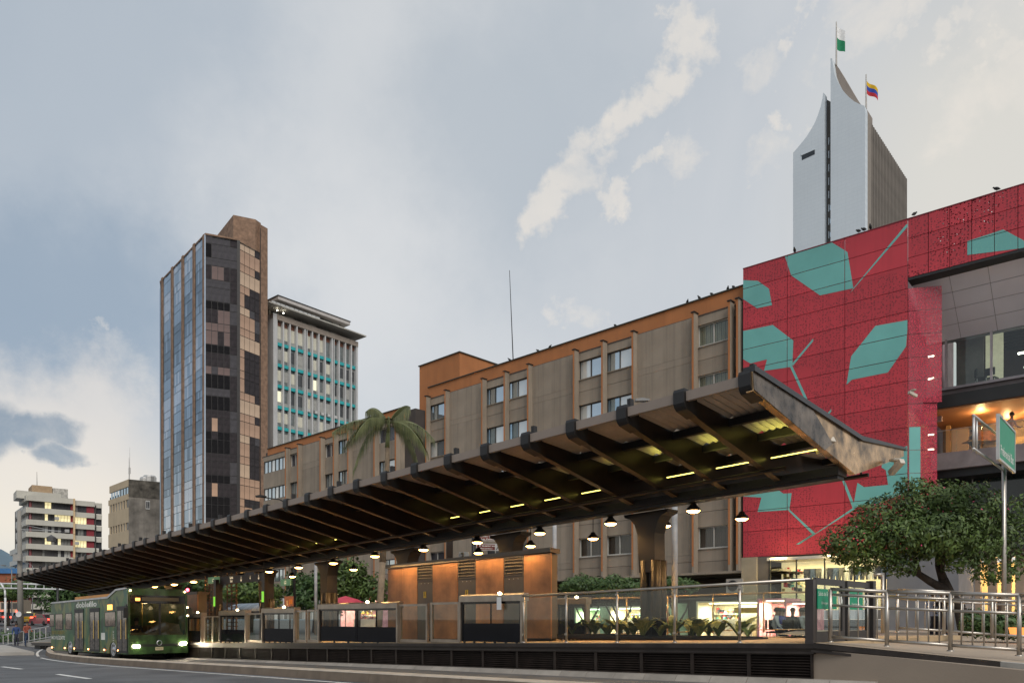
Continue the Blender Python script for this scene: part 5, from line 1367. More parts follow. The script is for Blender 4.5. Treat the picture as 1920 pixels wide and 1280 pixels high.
ow = thing('ramp_wall', 'smooth beige wall below the ramp edge at the lower right', 'wall', (0, 0, 0))
mb.hexa([drop(e1, -3), drop(e3, -3), drop(e3, -3)+nn*8, drop(e1, -3)+nn*8, drop(e1, -.12), drop(e3, -.12), drop(e3, -.12)+nn*8, drop(e1, -.12)+nn*8]); mb.build('wall_face', wallm, ow)
def edgebeam(a, b_, z0, z1, out, m, nm):
    o_ = Vector((-PN.x, -PN.y, 0))*out
    MB().hexa([drop(a, z0)+o_, drop(b_, z0)+o_, drop(b_, z0)+nn*3, drop(a, z0)+nn*3, drop(a, z1)+o_, drop(b_, z1)+o_, drop(b_, z1)+nn*3, drop(a, z1)+nn*3]).build(nm, m, ow)
eb = e1+(e2-e1)*.985
edgebeam(e1, eb, -.09, -.012, .10, edge_m, 'edge_beam'); edgebeam(e1, eb, -.125, -.09, .05, brown_steel, 'edge_strip'); edgebeam(e1, eb, -.17, -.125, .10, edge_m, 'edge_beam')
edgebeam(eb, e3, -.2, .0, .10, concrete_b, 'stone_edge')
# steel railings
def bar_rail(pts, label, h=.95, posts=.045, nb=7, mids=(.72,)):
    t_ = thing('steel_railing', label, 'railing', (0, 0, 0))
    for i, p in enumerate(pts):
        MB().tube(p, drop(p, h), .036, 10).lathe([(.06, 0), (.06, .012), (.04, .02)], 10, p).build('post', steel, t_, True)
        if i < len(pts)-1:
            q = pts[i+1]; up = h
            MB().tube(drop(p, h), drop(q, h), .034, 10).build('top_rail', steel, t_, True)
            for mz_ in mids: MB().tube(drop(p, h*mz_), drop(q, h*mz_), .024, 8).build('middle_rail', steel, t_, True)
            MB().tube(drop(p, .10), drop(q, .10), .028, 8).build('bottom_rail', steel, t_, True)
            for k in range(1, nb):
                c = p+(q-p)*k/nb; MB().tube(drop(c, .10), drop(c, h*(.97)), .013, 6).build('baluster', steel, t_, True)
    return t_
fr = [Q(1557, 1203, 14.1), Q(1663, 1211, 13.6), Q(1782, 1220, 12.9), Q(1911, 1229, 12.25), Q(2060, 1243, 11.4)]
bar_rail(fr, 'nearest steel railing with thin balusters along the right ramp edge', .97, nb=6, mids=(.70, .90))
bk = [Q(1683, 1184, 17.8), Q(1770, 1190, 17.3), Q(1860, 1197, 16.9), Q(1990, 1205, 16.5)]
bar_rail(bk, 'second steel railing farther back across the ramp, right side', .98, nb=5, mids=(.78,))
o = MB().bar(drop(fr[1], .88), drop(fr[1]+(fr[2]-fr[1])*.78, .86), .012, .05).build('caution_tape', mat('yellow_tape', (.60, .36, .02), .6, var=.3, vscale=6)); tag(o, 'yellow caution tape tied along the nearest steel railing', 'tape')
hp = Q(1655, 1186, 17.5)
o = MB().tube(hp, drop(hp, 1.32), .04, 10).tube(drop(hp, 1.32)+Vector((-.2, 0, 0)), drop(hp, 1.34)+Vector((.03, 0, 0)), .035, 8).build('handrail_post', steel, smooth=True); tag(o, 'single tall steel post with a short bent top beside the exit gate', 'post')
# ================================================================ people (one continuous skinned body each)
def person(loc, rz, label, shirt, trousers, pose='stand', skin=(.30, .17, .11), hair=(.015, .012, .01), s=1.0):
    t_ = thing('person', label, 'person', loc, rz)
    z = 0.0
    if pose == 'stand':
        hipz = .92; J = {'hip': (0, 0, .92), 'kneeL': (.09, 0.02, .50), 'ankL': (.09, .04, .09), 'toeL': (.10, -.12, .03), 'kneeR': (-.09, -.04, .50), 'ankR': (-.09, .02, .09), 'toeR': (-.10, -.14, .03)}
    else:
        J = {'hip': (0, 0, .50), 'kneeL': (.12, -.42, .50), 'ankL': (.12, -.44, .09), 'toeL': (.12, -.58, .04), 'kneeR': (-.12, -.42, .50), 'ankR': (-.12, -.40, .09), 'toeR': (-.12, -.54, .04)}
    hz = J['hip'][2]; lean = -.06 if pose == 'stand' else -.16
    J.update({'waist': (0, lean*.3, hz+.16), 'chest': (0, lean*.7, hz+.36), 'neck': (0, lean, hz+.54), 'jaw': (0, lean-.01, hz+.62), 'head': (0, lean-.02, hz+.74), 'top': (0, lean-.01, hz+.82),
              'shL': (.17, lean*.9, hz+.49), 'elL': (.24, lean-.05, hz+.23), 'wrL': (.20, lean-.25, hz+.12), 'haL': (.18, lean-.34, hz+.12),
              'shR': (-.17, lean*.9, hz+.49), 'elR': (-.24, lean-.03, hz+.22), 'wrR': (-.21, lean-.20, hz+.05), 'haR': (-.19, lean-.28, hz+.02)})
    E = [('hip', 'waist'), ('waist', 'chest'), ('chest', 'neck'), ('neck', 'jaw'), ('jaw', 'head'), ('head', 'top'), ('chest', 'shL'), ('shL', 'elL'), ('elL', 'wrL'), ('wrL', 'haL'), ('chest', 'shR'), ('shR', 'elR'), ('elR', 'wrR'), ('wrR', 'haR'),
         ('hip', 'kneeL'), ('kneeL', 'ankL'), ('ankL', 'toeL'), ('hip', 'kneeR'), ('kneeR', 'ankR'), ('ankR', 'toeR')]
    Rr = {'hip': .13, 'waist': .125, 'chest': .15, 'neck': .055, 'jaw': .07, 'head': .095, 'top': .05, 'shL': .07, 'shR': .07, 'elL': .045, 'elR': .045, 'wrL': .03, 'wrR': .03, 'haL': .035, 'haR': .035, 'kneeL': .065, 'kneeR': .065, 'ankL': .045, 'ankR': .045, 'toeL': .035, 'toeR': .035}
    names = list(J); idx = {n: i for i, n in enumerate(names)}
    me = bpy.data.meshes.new('body'); me.from_pydata([J[n] for n in names], [(idx[a], idx[b]) for a, b in E], [])
    import bmesh
    bm_ = bmesh.new(); bm_.from_mesh(me); bm_.verts.layers.skin.verify(); bm_.to_mesh(me); bm_.free()
    for n in names:
        sv = me.skin_vertices[0].data[idx[n]]; r_ = Rr[n]; sv.radius = (r_, r_*.8) if n in ('chest', 'waist', 'hip') else (r_, r_); sv.use_root = n == 'hip'
    m = bpy.data.materials.new('person_clothes'); m.use_nodes = True; tt = m.node_tree; bs_ = tt.nodes['Principled BSDF']; bs_.inputs['Roughness'].default_value = .85
    ob_ = N(tt, 'ShaderNodeTexCoord').outputs['Object']; sx = N(tt, 'ShaderNodeSeparateXYZ'); tt.links.new(ob_, sx.inputs[0])
    mr = N(tt, 'ShaderNodeMapRange'); mr.inputs['From Max'].default_value = 2.0; tt.links.new(sx.outputs['Z'], mr.inputs['Value'])
    cr = N(tt, 'ShaderNodeValToRGB'); cr.color_ramp.interpolation = 'CONSTANT'; e = cr.color_ramp.elements
    st = [(0, (.02, .02, .02)), (.04, trousers), ((hz+.03)/2, shirt), ((hz+.55)/2, skin)]
    while len(e) < 4: e.new(.5)
    for el, (p, c) in zip(e, st): el.position = p; el.color = c+(1,)
    tt.links.new(mr.outputs[0], cr.inputs[0]); tt.links.new(cr.outputs[0], bs_.inputs['Base Color'])
    me.materials.append(m); b = put('body', me, t_); 
    b.modifiers.new('skin', 'SKIN'); sub = b.modifiers.new('sub', 'SUBSURF'); sub.levels = 1; sub.render_levels = 2
    hm_ = mat('hair_%d' % int(hair[0]*1000), hair, .7)
    hc = J['head']
    MB().lathe([(.0, .125), (.06, .11), (.098, .06), (.105, .0), (.09, -.04)], 12, (0, .018, 0)).build('hair', hm_, t_, True, (hc[0], hc[1], hc[2]))
    face = mat('face_features', (.05, .02, .02), .6)
    f = MB(); f.box(-.045, -.02, -.1, -.088, .0, .012).box(.02, .045, -.1, -.088, .0, .012).box(-.012, .012, -.115, -.09, -.04, -.005).box(-.03, .03, -.1, -.085, -.065, -.055)
    f.build('face', face, t_, loc=(hc[0], hc[1], hc[2]))
    t_.scale = (s, s, s); return t_
def ppl(px, base_y, Y, *a, **k): p = Q(px, base_y, Y); return person(tuple(p), *a, **k)
tablem = mat('cafe_table', (.35, .1, .1), .6)
seats = [(1448, (.55, .57, .62), 'seated person in a white shirt at the cafe, left of the rest', 1.2), (1458, (.03, .05, .3), 'seated person in bright blue behind the white-shirted diner', .3), (1468, (.015, .015, .018), 'seated person in black with their back to the platform', 2.8),
         (1483, (.02, .022, .03), 'seated person in dark navy wearing a pale cap by the bright display', 2.4), (1499, (.5, .5, .5), 'seated person in a light grey top with dark hair, near the gate', 1.8), (1508, (.16, .13, .12), 'seated person in brown half hidden by the dark gate pillar', -1.0)]
for k, (px, c, lb, rz) in enumerate(seats):
    Yq = 28.0+.8*(k % 3); p = Q(px, 1160, Yq); zf_ = -.92
    ppl(px, HY+.92*F/Yq, Yq, rz, lb, c, (.03, .035, .06), 'sit')
    chair('small cafe chair under the %s' % ['white-shirted diner', 'bright blue diner', 'diner in black', 'diner in navy', 'grey-topped diner', 'diner in brown'][k], (p.x, Yq, zf_), rz, black)
o = thing('cafe_table', 'small round red cafe table among the seated people', 'table', (Q(1475, 0, 28.2).x, 28.6, -.92))
MB().lathe([(0, .74), (.38, .74), (.38, .70), (0, .70)], 16).build('table_top', tablem, o); MB().tube((0, 0, 0), (0, 0, .7), .03, 8).build('leg', black, o)
ppl(1752, HY+.85*F/25, 25, 2.9, 'person in a pale blue shirt standing behind the right railings', (.40, .45, .60), (.02, .02, .03))
ppl(1767, HY+.85*F/24.5, 24.5, 2.6, 'person in dark clothes standing under the right tree', (.03, .025, .03), (.02, .02, .03))
ter = RP.w(W_(1893), .2, zt0); person(ter, PANG+1.2, 'person in a pink shirt leaning on the upstairs terrace rail', (.50, .33, .30), (.10, .08, .07))
ter2 = RP.w(W_(1812), .6, zt0)
person(ter2, 1.0, 'seated person in dark clothes at the terrace table upstairs', (.04, .035, .035), (.03, .03, .03), 'sit')
o = thing('terrace_table', 'small table on the upstairs terrace beside the seated person', 'table', RP.w(W_(1824), .8, zt0)); MB().box(-.5, .5, -.3, .3, .72, .76).build('table_top', mat('bar_wood', (.34, .22, .09), .6), o); MB().tube((0, 0, 0), (0, 0, .72), .03, 6).build('leg', black, o)
ppl(31, 1213, 55, .4, 'person in dark blue seen from behind beyond the far left railing', (.03, .06, .16), (.03, .03, .05)); ppl(50, 1211, 54, 1.0, 'person in a red and blue top beyond the far left railing', (.30, .08, .05), (.03, .05, .10))
# ================================================================ foliage
def leafmat(name, c1, c2):
    if name in MATS: return MATS[name]
    m = bpy.data.materials.new(name); m.use_nodes = True; t = m.node_tree; b = t.nodes['Principled BSDF']
    g = N(t, 'ShaderNodeNewGeometry').outputs['Random Per Island']; n1 = noise(t, N(t, 'ShaderNodeTexCoord').outputs['Object'], 1.3, 3)
    c = mixc(t, g, c1, c2); c = mixc(t, ramp(t, n1, [(.4, 0.), (.65, .5)]), c, tuple(x*1.5 for x in c2))
    t.links.new(c, b.inputs['Base Color']); b.inputs['Roughness'].default_value = .5; b.inputs['Specular IOR Level'].default_value = .35
    b.inputs['Subsurface Weight'].default_value = 0.0
    MATS[name] = m; return m
def foliage(name, blobs, n, size, m, parent, seed=1, droop=.3, shell=.45):
    rr = random.Random(seed); b = MB(); vol = [bl[3]*bl[4]*bl[5] for bl in blobs]
    for _ in range(n):
        cx, cy, cz_, rx, ry, rz_ = rr.choices(blobs, vol)[0]
        d = Vector((rr.gauss(0, 1), rr.gauss(0, 1), rr.gauss(0, 1))).normalized(); q = shell+(1-shell)*rr.random()**.6
        q *= 1+.18*math.sin(d.x*7+cx*3)*math.sin(d.z*6+cy)
        c = Vector((cx+d.x*rx*q, cy+d.y*ry*q, cz_+d.z*rz_*q)); s = size*rr.uniform(.55, 1.35)
        nrm = (d+Vector((rr.uniform(-.8, .8), rr.uniform(-.8, .8), rr.uniform(-.2, 1.0)))).normalized()
        a = nrm.cross(Vector((rr.uniform(-1, 1), rr.uniform(-1, 1), rr.uniform(-1, 1)))).normalized(); e = nrm.cross(a)
        a = (a+Vector((0, 0, -droop))).normalized()
        b.face([c-a*s, c-e*s*.38-a*s*.1, c+a*s*.9, c+e*s*.38-a*s*.1])
    return b.build(name, m, parent, fix=False)
bark = mat('dark_bark', (.035, .026, .02), .95, var=.3, vscale=4, bump=.8, bscale=14)
lf_dark = leafmat('leaf_dark', (.016, .034, .010), (.09, .14, .03)); lf_mid = leafmat('leaf_mid', (.02, .045, .012), (.06, .11, .03))
def limb(b, pts, r0, r1): b.path([Vector(p) for p in pts], r0, 8, r1)
def tree(label, base, trunk_pts, blobs, n, size, m, seed, r0=.2, group=None, flowers=0):
    t_ = thing('tree', label, 'tree', base, 0, group)
    b = MB()
    for pts, a, c in trunk_pts: limb(b, pts, a, c)
    b.build('trunk', bark, t_, True)
    foliage('crown', blobs, n, size, m, t_, seed)
    if flowers: foliage('flowers', [bl for bl in blobs[:5]], flowers, size*.6, mat('pink_flower', (.55, .04, .14), .6), t_, seed+5, shell=.93)
    return t_
Yt = 24.0; tb_ = Q(1812, 1182, Yt)
def T(px, py, dy=0): p = Q(px, py, Yt+dy); return tuple(p-tb_*1.0) if False else (p.x-tb_.x, p.y-tb_.y, p.z-tb_.z)
def B_(px, py, dy, rp, rq=None, ry=None): p = T(px, py, dy); k = Yt/F; return (p[0], p[1], p[2], rp*k, (ry or rp*k*.9), (rq or rp)*k)
tree('big leafy tree with a forked dark trunk and pink blossoms at the right', tuple(tb_),
     [([(0, 0, -.3), T(1800, 1140), T(1778, 1108), T(1768, 1085)], .20, .15), ([T(1768, 1085), T(1760, 1060), T(1758, 1000, .3), T(1750, 950, .2)], .14, .05), ([T(1778, 1108), T(1745, 1090, -.2), T(1722, 1075, -.3), T(1715, 1045, -.3), T(1722, 980, -.4)], .15, .05),
      ([T(1725, 1077, -.3), T(1700, 1070, -.3), T(1672, 1055, -.5), T(1640, 1020, -.6)], .075, .03), ([T(1718, 1062, -.3), T(1690, 1052, -.5), T(1660, 1030, -.6)], .07, .03), ([T(1760, 1060), T(1800, 1010, .2), T(1850, 970, .3)], .09, .03), ([T(1766, 1075), T(1770, 1040, -.6), T(1800, 1000, -.8)], .07, .03)],
     [B_(1745, 945, 0, 70, 45), B_(1660, 975, .2, 70, 48), B_(1600, 1020, 0, 62, 38), B_(1700, 1010, -.6, 75, 42), B_(1800, 960, 0, 80, 50), B_(1865, 1000, .3, 58, 45), B_(1830, 1030, -.3, 60, 32), B_(1575, 1032, 0, 32, 26), B_(1760, 1000, -.9, 75, 45), B_(1650, 1045, -.5, 42, 24), B_(1900, 1050, .2, 30, 26), B_(1712, 912, .3, 40, 18), B_(1812, 922, .2, 45, 20), B_(1880, 1075, 0, 34, 20), B_(1610, 1062, -.2, 30, 16), B_(1690, 1062, -.8, 36, 18), B_(1850, 1075, -.5, 30, 22), B_(1800, 1050, -.6, 40, 24), B_(1915, 960, .2, 34, 34), B_(1745, 1030, -.2, 40, 20)],
     26000, .078, lf_dark, 3, flowers=150)
# thin bare-stemmed tree and crowns behind the platform rail
for k, (px, py, Yq, rw, rh, lb) in enumerate([(1095, 1095, 32, 44, 20, 'low spreading tree crown right of the kiosk, leftmost of the trio'), (1155, 1098, 31, 42, 22, 'low spreading tree crown just left of the thick column'), (1262, 1095, 33, 38, 15, 'low tree crown right of the thick column, by the street pole')]):
    bs_ = Q(px+12, HY+.95*F/Yq, Yq); kf = Yq/F; hh = (HY-py)/F*Yq-bs_.z
    tree(lb, tuple(bs_), [([(0, 0, 0), (-.1, 0, hh*.35), (-.5, .2, hh*.8)], .07, .03), ([(-.05, 0, hh*.3), (.3, 0, hh*.55), (.5, .1, hh*.85)], .05, .02), ([(-.08, 0, hh*.2), (-.5, -.1, hh*.5), (-.9, 0, hh*.85)], .045, .02)],
         [(-.3, 0, hh, rw*kf, .9, rh*kf), (.4, .2, hh-.1, rw*kf*.6, .8, rh*kf*.9), (-.8, .1, hh-.15, rw*kf*.5, .7, rh*kf*.8)], 3800, .07, lf_mid, 20+k, group='small trees behind the platform')
for k, (px, py, Yq, rw, rh, lb) in enumerate([(670, 1095, 50, 70, 52, 'dense dark green tree behind the platform, left of the wooden kiosk'), (590, 1110, 52, 55, 45, 'dense green tree seen between two canopy columns'), (470, 1110, 58, 55, 34, 'green tree behind the grey awning near the L2 sign'),
                                             (345, 1100, 66, 60, 28, 'green tree glimpsed over the bus front under the canopy'), (200, 1098, 75, 80, 34, 'broad green tree behind the bus roof'), (110, 1110, 84, 90, 42, 'broad dark tree above the yellow taxi'), (250, 1130, 80, 70, 40, 'dark green tree behind the bus, under the canopy'), (170, 1150, 95, 60, 35, 'shadowy tree right of the yellow taxi'), (15, 1110, 100, 70, 18, 'green tree at the left edge behind the curved street lamp')]):
    bs_ = Q(px, 1185, Yq); kf = Yq/F; hh = (HY-py)/F*Yq-bs_.z
    rr = random.Random(k)
    tree(lb, tuple(bs_), [([(0, 0, 0), (.1, 0, hh*.6), (.2, 0, hh)], .2, .08)], [(rr.uniform(-.6, .6)*rw*kf, rr.uniform(-1, 1), hh+rr.uniform(-.5, .45)*rh*kf, rw*kf*rr.uniform(.4, .62), rw*kf*.45, rh*kf*rr.uniform(.45, .7)) for _ in range(9)], 5200, .045*Yq/14, lf_mid if k % 2 else lf_dark, 60+k, group='street trees behind the station')
o = foliage('hedge', [(0, 0, 0, 2.2, 1.0, .7), (2, 1, 0, 1.5, 1, .6)], 1500, .12, lf_mid, None, 5); o.location = Q(-5, 1195, 60); tag(o, 'low green hedge beside the far left railing', 'hedge')
# palm
pb = Q(709, 1190, 40); top = Q(728, 800, 40)
palm = thing('palm_tree', 'tall palm with drooping feathery fronds in front of the hotel', 'palm tree', tuple(pb))
tv = top-pb
MB().path([Vector((0, 0, 0)), tv*.35+Vector((.05, 0, 0)), tv*.7+Vector((.08, 0, 0)), tv*.93], .19, 10, .11).build('trunk', mat('palm_trunk', (.24, .18, .12), .9, var=.2, vscale=3, bump=.5), palm, True)
MB().path([tv*.90, tv*.97, tv*1.04+Vector((0, 0, .1))], .13, 8, .06).build('crownshaft', mat('palm_shaft', (.12, .14, .05), .6), palm, True)
palm_leaf = leafmat('palm_leaf', (.045, .06, .022), (.13, .14, .06))
fr_dirs = [(-1, 0, 1.0, 3.3, 1.3), (-.9, .3, .8, 3.0, 1.7), (1, .1, .9, 2.7, 1.5), (.9, -.3, .5, 2.5, 1.9), (.5, .5, 1.3, 2.4, 1.6), (-.5, -.4, 1.3, 2.2, 2.0), (.15, -.8, 1.1, 2.3, 2.3), (-.25, .8, 1.3, 2.2, 1.6), (.75, .2, .1, 1.8, 2.0), (-.7, -.1, .1, 2.0, 2.2), (.30, .1, 1.9, 1.2, .9), (-.35, -.2, 1.8, 1.3, 1.2)]
for k, (dx, dy, up, Ln, dr) in enumerate(fr_dirs):
    rr = random.Random(k); pts = []
    hd = Vector((dx, dy, 0)).normalized()
    for i in range(13):
        s = i/12; pts.append(tv*1.02+hd*Ln*s*(1-.12*s)+Vector((0, 0, up*s*1.1-dr*s*s*1.25)))
    b = MB(); b.path(pts, .03, 5, .008); fo = b.build('frond', palm_leaf, palm)
    lb = MB(); side = hd.cross(Vector((0, 0, 1)))
    for i in range(56):
        s = .12+.86*i/56; j = min(11, int(s*12)); p = pts[j]+(pts[j+1]-pts[j])*(s*12-j)
        ll = (1.0*math.sin(min(1, s*1.15)*math.pi*.85)+.2)*rr.uniform(.8, 1.15)
        for sg in (-1, 1):
            tip = p+side*sg*ll*.26+hd*ll*.18+Vector((0, 0, -ll*(.75+.2*rr.random())))
            mid_ = p+side*sg*ll*.22+hd*ll*.12+Vector((0, 0, -ll*.12)); wv_ = hd*.015
            lb.face([p-wv_, p+wv_, mid_+wv_, mid_-wv_]); lb.face([mid_-wv_, mid_+wv_, tip])
    o = lb.build('leaflets', palm_leaf, fo, fix=False)
# planted bed on the platform
bed = thing('planter', 'long low dark planter bed full of broad leaves on the platform', 'planter', pw(-6.5, 3.4, floorz(-6.5)), PANG)
MB().box(-2.3, 3.6, -.75, .75, 0, .12).build('curb', black, bed); MB().box(-2.2, 3.5, -.65, .65, .1, .14).build('soil', mat('soil', (.02, .015, .01), .95), bed)
broad = leafmat('broad_leaf', (.06, .10, .02), (.24, .26, .08))
for k in range(18):
    rr = random.Random(k+300); x = -1.95+5.3*k/17+rr.uniform(-.08, .08); y = rr.uniform(-.55, .5)
    b = MB(); nl = rr.randint(11, 16); sc_ = rr.uniform(.7, 1.25)
    for i in range(nl):
        a = rr.uniform(0, 6.28); d = Vector((math.cos(a), math.sin(a), 0)); L_ = sc_*rr.uniform(.5, .85); w_ = L_*.11; sd_ = Vector((-d.y, d.x, 0)); prevs = None
        for q in range(6):
            s = q/5; c = d*L_*s*.75+Vector((0, 0, L_*(1.25*s-.75*s*s))); ww = w_*math.sin(min(1, .12+s*.95)*math.pi)
            cur = (c-sd_*ww, c+sd_*ww)
            if prevs: b.face([prevs[0], prevs[1], cur[1], cur[0]])
            prevs = cur
    o = b.build('broad_leaf_plant', broad, None, fix=False); o.location = pw(-6.5+x, 3.4+y, floorz(-6.5)+.13)
    tag(o, 'broad-leaved green plant in the long platform planter, ' + ORD[k], 'plant', 'plants in the platform planter')
shrub_p = Q(1875, 1200, 19)
o = foliage('shrub', [(0, 0, 0, .8, .6, .32), (-.5, .1, .1, .4, .4, .35), (.5, 0, .12, .4, .4, .3)], 2600, .075, lf_mid, None, 77); o.location = shrub_p+Vector((0, 0, .35)); tag(o, 'bright green shrub with orange light inside behind the right railings', 'shrub')
for k, dx in enumerate((-.15, .1, .3)): 
    t_ = thing('clay_pot', ['terracotta pot glowing orange in the shrub, leftmost', 'terracotta pot glowing orange in the shrub, middle one', 'terracotta pot glowing orange in the shrub, rightmost'][k], 'pot', tuple(shrub_p+Vector((dx, -.75, .12))), 0, 'glowing pots in the shrub')
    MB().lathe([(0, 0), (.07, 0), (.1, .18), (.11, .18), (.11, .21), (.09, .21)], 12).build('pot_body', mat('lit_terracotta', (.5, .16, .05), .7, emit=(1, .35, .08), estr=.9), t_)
# ================================================================ the bus
BPz = -1.70; bp = Vector((-15.5, 31.0))
BUS = Plane(240, 31.0, -500); BL = 10.7; BW = 2.4
bus = thing('city_bus', 'green camouflage patterned city bus standing at the platform, headlights on', 'bus', (BUS.o.x, BUS.o.y, BPz), rot=(0, 0, 0))
bus.rotation_euler = (Matrix.Rotation(BUS.ang, 3, 'Z') @ Matrix.Rotation(-math.atan(.012), 3, 'Y')).to_euler()
def bz(px, py): u_, z = BUS.uz(px, py); return u_, z-BPz+.012*(-u_)*1
# camouflage wrap
m = mat('bus_green_wrap', (.03, .075, .03), .42, var=.05, coat=.1); t = m.node_tree; b = t.nodes['Principled BSDF']
vo = N(t, 'ShaderNodeTexVoronoi'); vo.inputs['Scale'].default_value = 3.2
mp = N(t, 'ShaderNodeMapping'); mp.inputs['Scale'].default_value = (1, 1, .7); t.links.new(N(t, 'ShaderNodeTexCoord').outputs['Object'], mp.inputs[0]); t.links.new(mp.outputs[0], vo.inputs['Vector'])
sx = N(t, 'ShaderNodeSeparateColor'); t.links.new(vo.outputs['Color'], sx.inputs[0])
t.links.new(ramp(t, sx.outputs[0], [(.0, (.006, .028, .014)), (.3, (.02, .10, .035)), (.55, (.06, .11, .03)), (.8, (.15, .15, .04)), (1, (.012, .08, .055))]), b.inputs['Base Color'])
wrap = m
silver = mat('bus_silver', (.45, .46, .48), .35, .5); bglass = mat('bus_window_tint', (.02, .02, .022), .05, 0, spec=.8)
zr = 2.62
side_poly = [(-BL, .28), (-BL, zr-.15), (-BL+.2, zr), (-2.3, zr+.02), (-1.3, zr+.30), (-.35, zr+.33), (-.12, zr+.25), (-.0, 1.2), (.05, .95), (.05, .3)]
# wheel arches cut in the side outline
uw = [BUS.uz(131, 1215)[0], BUS.uz(212, 1215)[0]]
def arch(c, r=.50):
    return [(c+r*math.cos(a), .28+r*.0+max(0, r*math.sin(a))*.98) for a in [math.pi*k/8 for k in range(0, 9)]]
lower = [(.05, .3)] + [(x, z) for x, z in arch(uw[1])] + [(x, z) for x, z in arch(uw[0])]
poly = [(-BL, .28), (-BL, zr-.15), (-BL+.2, zr), (-2.3, zr+.02), (-1.3, zr+.30), (-.35, zr+.33), (-.10, zr+.25), (-.02, 1.2), (.03, .95), (.03, .28)] + arch(uw[1]) + arch(uw[0])
ins_b = lambda a, b_, t_: (a, t_, b_)
MB().prism(poly, ins_b, 0.0, .05).build('side_panel', wrap, bus); MB().prism(poly, ins_b, BW-.05, BW).build('side_panel', wrap, bus)
MB().box(-BL, -.2, .05, BW-.05, .32, .42).build('floor', black, bus)
MB().box(-BL, -BL+.05, .05, BW-.05, .3, zr-.15).build('rear_panel', wrap, bus)
MB().prism([(-BL+.05, zr-.15), (-BL+.2, zr-.0), (-2.3, zr+.02), (-1.3, zr+.30), (-.35, zr+.33), (-.35, zr+.28), (-1.3, zr+.25), (-2.3, zr-.03), (-BL+.2, zr-.05)], ins_b, .05, BW-.05).build('roof', silver, bus)
MB().prism([(-BL+.0, zr-.03), (-BL+.25, zr+.05), (-2.35, zr+.07), (-1.35, zr+.35), (-.3, zr+.37), (-.3, zr+.30), (-1.3, zr+.28), (-2.3, zr-.01), (-BL+.25, zr-.02)], ins_b, -.03, .06).build('roof_rail', silver, bus)
MB().box(-8.6, -2.4, .5, BW-.4, zr, zr+.25).build('roof_unit', mat('roof_unit_orange', (.5, .22, .05), .5), bus)
# wheels
for c in uw:
    for yy in (.02, BW-.26):
        w_ = MB().lathe([(.20, 0), (.44, .0), (.46, .05), (.46, .19), (.44, .24), (.2, .24)], 24).build('wheel', black, bus, True, (c, yy+.24, .46), (R(90), 0, 0))
        MB().lathe([(0, .27), (.08, .27), (.10, .22), (.20, .16), (.28, .20), (.29, .25), (.25, .25), (.0, .15)], 18).build('rim', silver, w_, True)
# windows and doors from the photo
busin = mat('bus_window_painted_inside', (.05, .04, .035), .06, 0, var=.9, vscale=5, spec=.6, col2=(.12, .085, .065), emit=(1, .7, .5), estr=.008)  # lit interior painted into the panes by mottled colour and faint glow
def bwin_(x0, x1, z0, z1, nm='window'):
    f = MB(); f.box(x0, x1, -.012, .0, z0, z0+.03).box(x0, x1, -.012, .0, z1-.03, z1).box(x0, x0+.03, -.012, 0, z0+.03, z1-.03).box(x1-.03, x1, -.012, 0, z0+.03, z1-.03)
    o = f.build(nm, black, bus); bx('pane', busin, o, x0+.03, x1-.03, -.006, .0, z0+.03, z1-.03); return o
zW0, zW1 = 1.30, 2.08
for (a, b_) in ((93, 102), (104, 118), (123, 135)): bwin_(BUS.u(a)+.03, BUS.u(b_), zW0-(.0 if a > 100 else -.15), zW1)
bwin_(BUS.u(197), BUS.u(217), 1.42, 2.05)
for k, (a, b_) in enumerate(((141, 157), (169, 187), (220, 239))):
    x0, x1 = BUS.u(a), BUS.u(b_); f = MB(); f.box(x0-.03, x1+.03, -.02, .0, 2.12, 2.24)
    dr = f.build('door', black, bus)
    for q in range(2):
        xa, xb = x0+(x1-x0)*q/2, x0+(x1-x0)*(q+1)/2
        lf2 = MB(); lf2.box(xa, xb, -.02, -.0, .33, .42).box(xa, xb, -.02, 0, 2.06, 2.12).box(xa, xa+.045, -.02, 0, .42, 2.06).box(xb-.045, xb, -.02, 0, .42, 2.06)
        lf2.build('door_leaf', black, dr); bx('door_glass', mat('bus_door_glass', (.03, .028, .025), .08, 0, var=.9, vscale=5, spec=.6, col2=(.09, .08, .07), emit=(1, .7, .5), estr=.006), dr, xa+.045, xb-.045, -.012, .0, .42, 2.06)  # door glass carries the same painted interior glow
        MB().tube((xb-.08, -.03, .9), (xb-.08, -.03, 1.7), .015, 6).build('handle', mat('yellow_grab_rail', (.5, .35, .12), .4), dr)
# side lettering, numbers and lamps
wl = mat('bus_white_print', (.66, .66, .6), .6); yl = mat('bus_yellow_print', (.30, .22, .03), .6)
text('lettering', 'COLOMBIANO', .24, wl, bus, ((BUS.u(143)+BUS.u(182))/2, -.006, 2.30), width=BUS.u(182)-BUS.u(143), bold=.02) if False else text('lettering', 'doblefilo', .26, wl, bus, ((BUS.u(143)+BUS.u(182))/2, -.006, 2.30), width=BUS.u(182)-BUS.u(143), bold=.03)
text('lettering', 'INTELIGENTE', .17, yl, bus, ((BUS.u(97)+BUS.u(122))/2, -.006, 1.08), width=BUS.u(121)-BUS.u(97))
text('lettering', 'MOVILÍZATE', .22, wl, bus, ((BUS.u(97)+BUS.u(122))/2, -.006, .82), width=BUS.u(122)-BUS.u(97), bold=.02)
text('lettering', '32010', .15, wl, bus, (BUS.u(212), -.006, .95), rot=(0, R(90), 0), width=.6)
bx('notice', wl, bus, BUS.u(190), BUS.u(197), -.006, 0, .85, 1.15)
bx('side_display', mat('bus_orange_display', (.5, .2, .03), .5, emit=(1, .42, .08), estr=2.5), bus, BUS.u(202), BUS.u(211), -.008, 0, 2.12, 2.34)
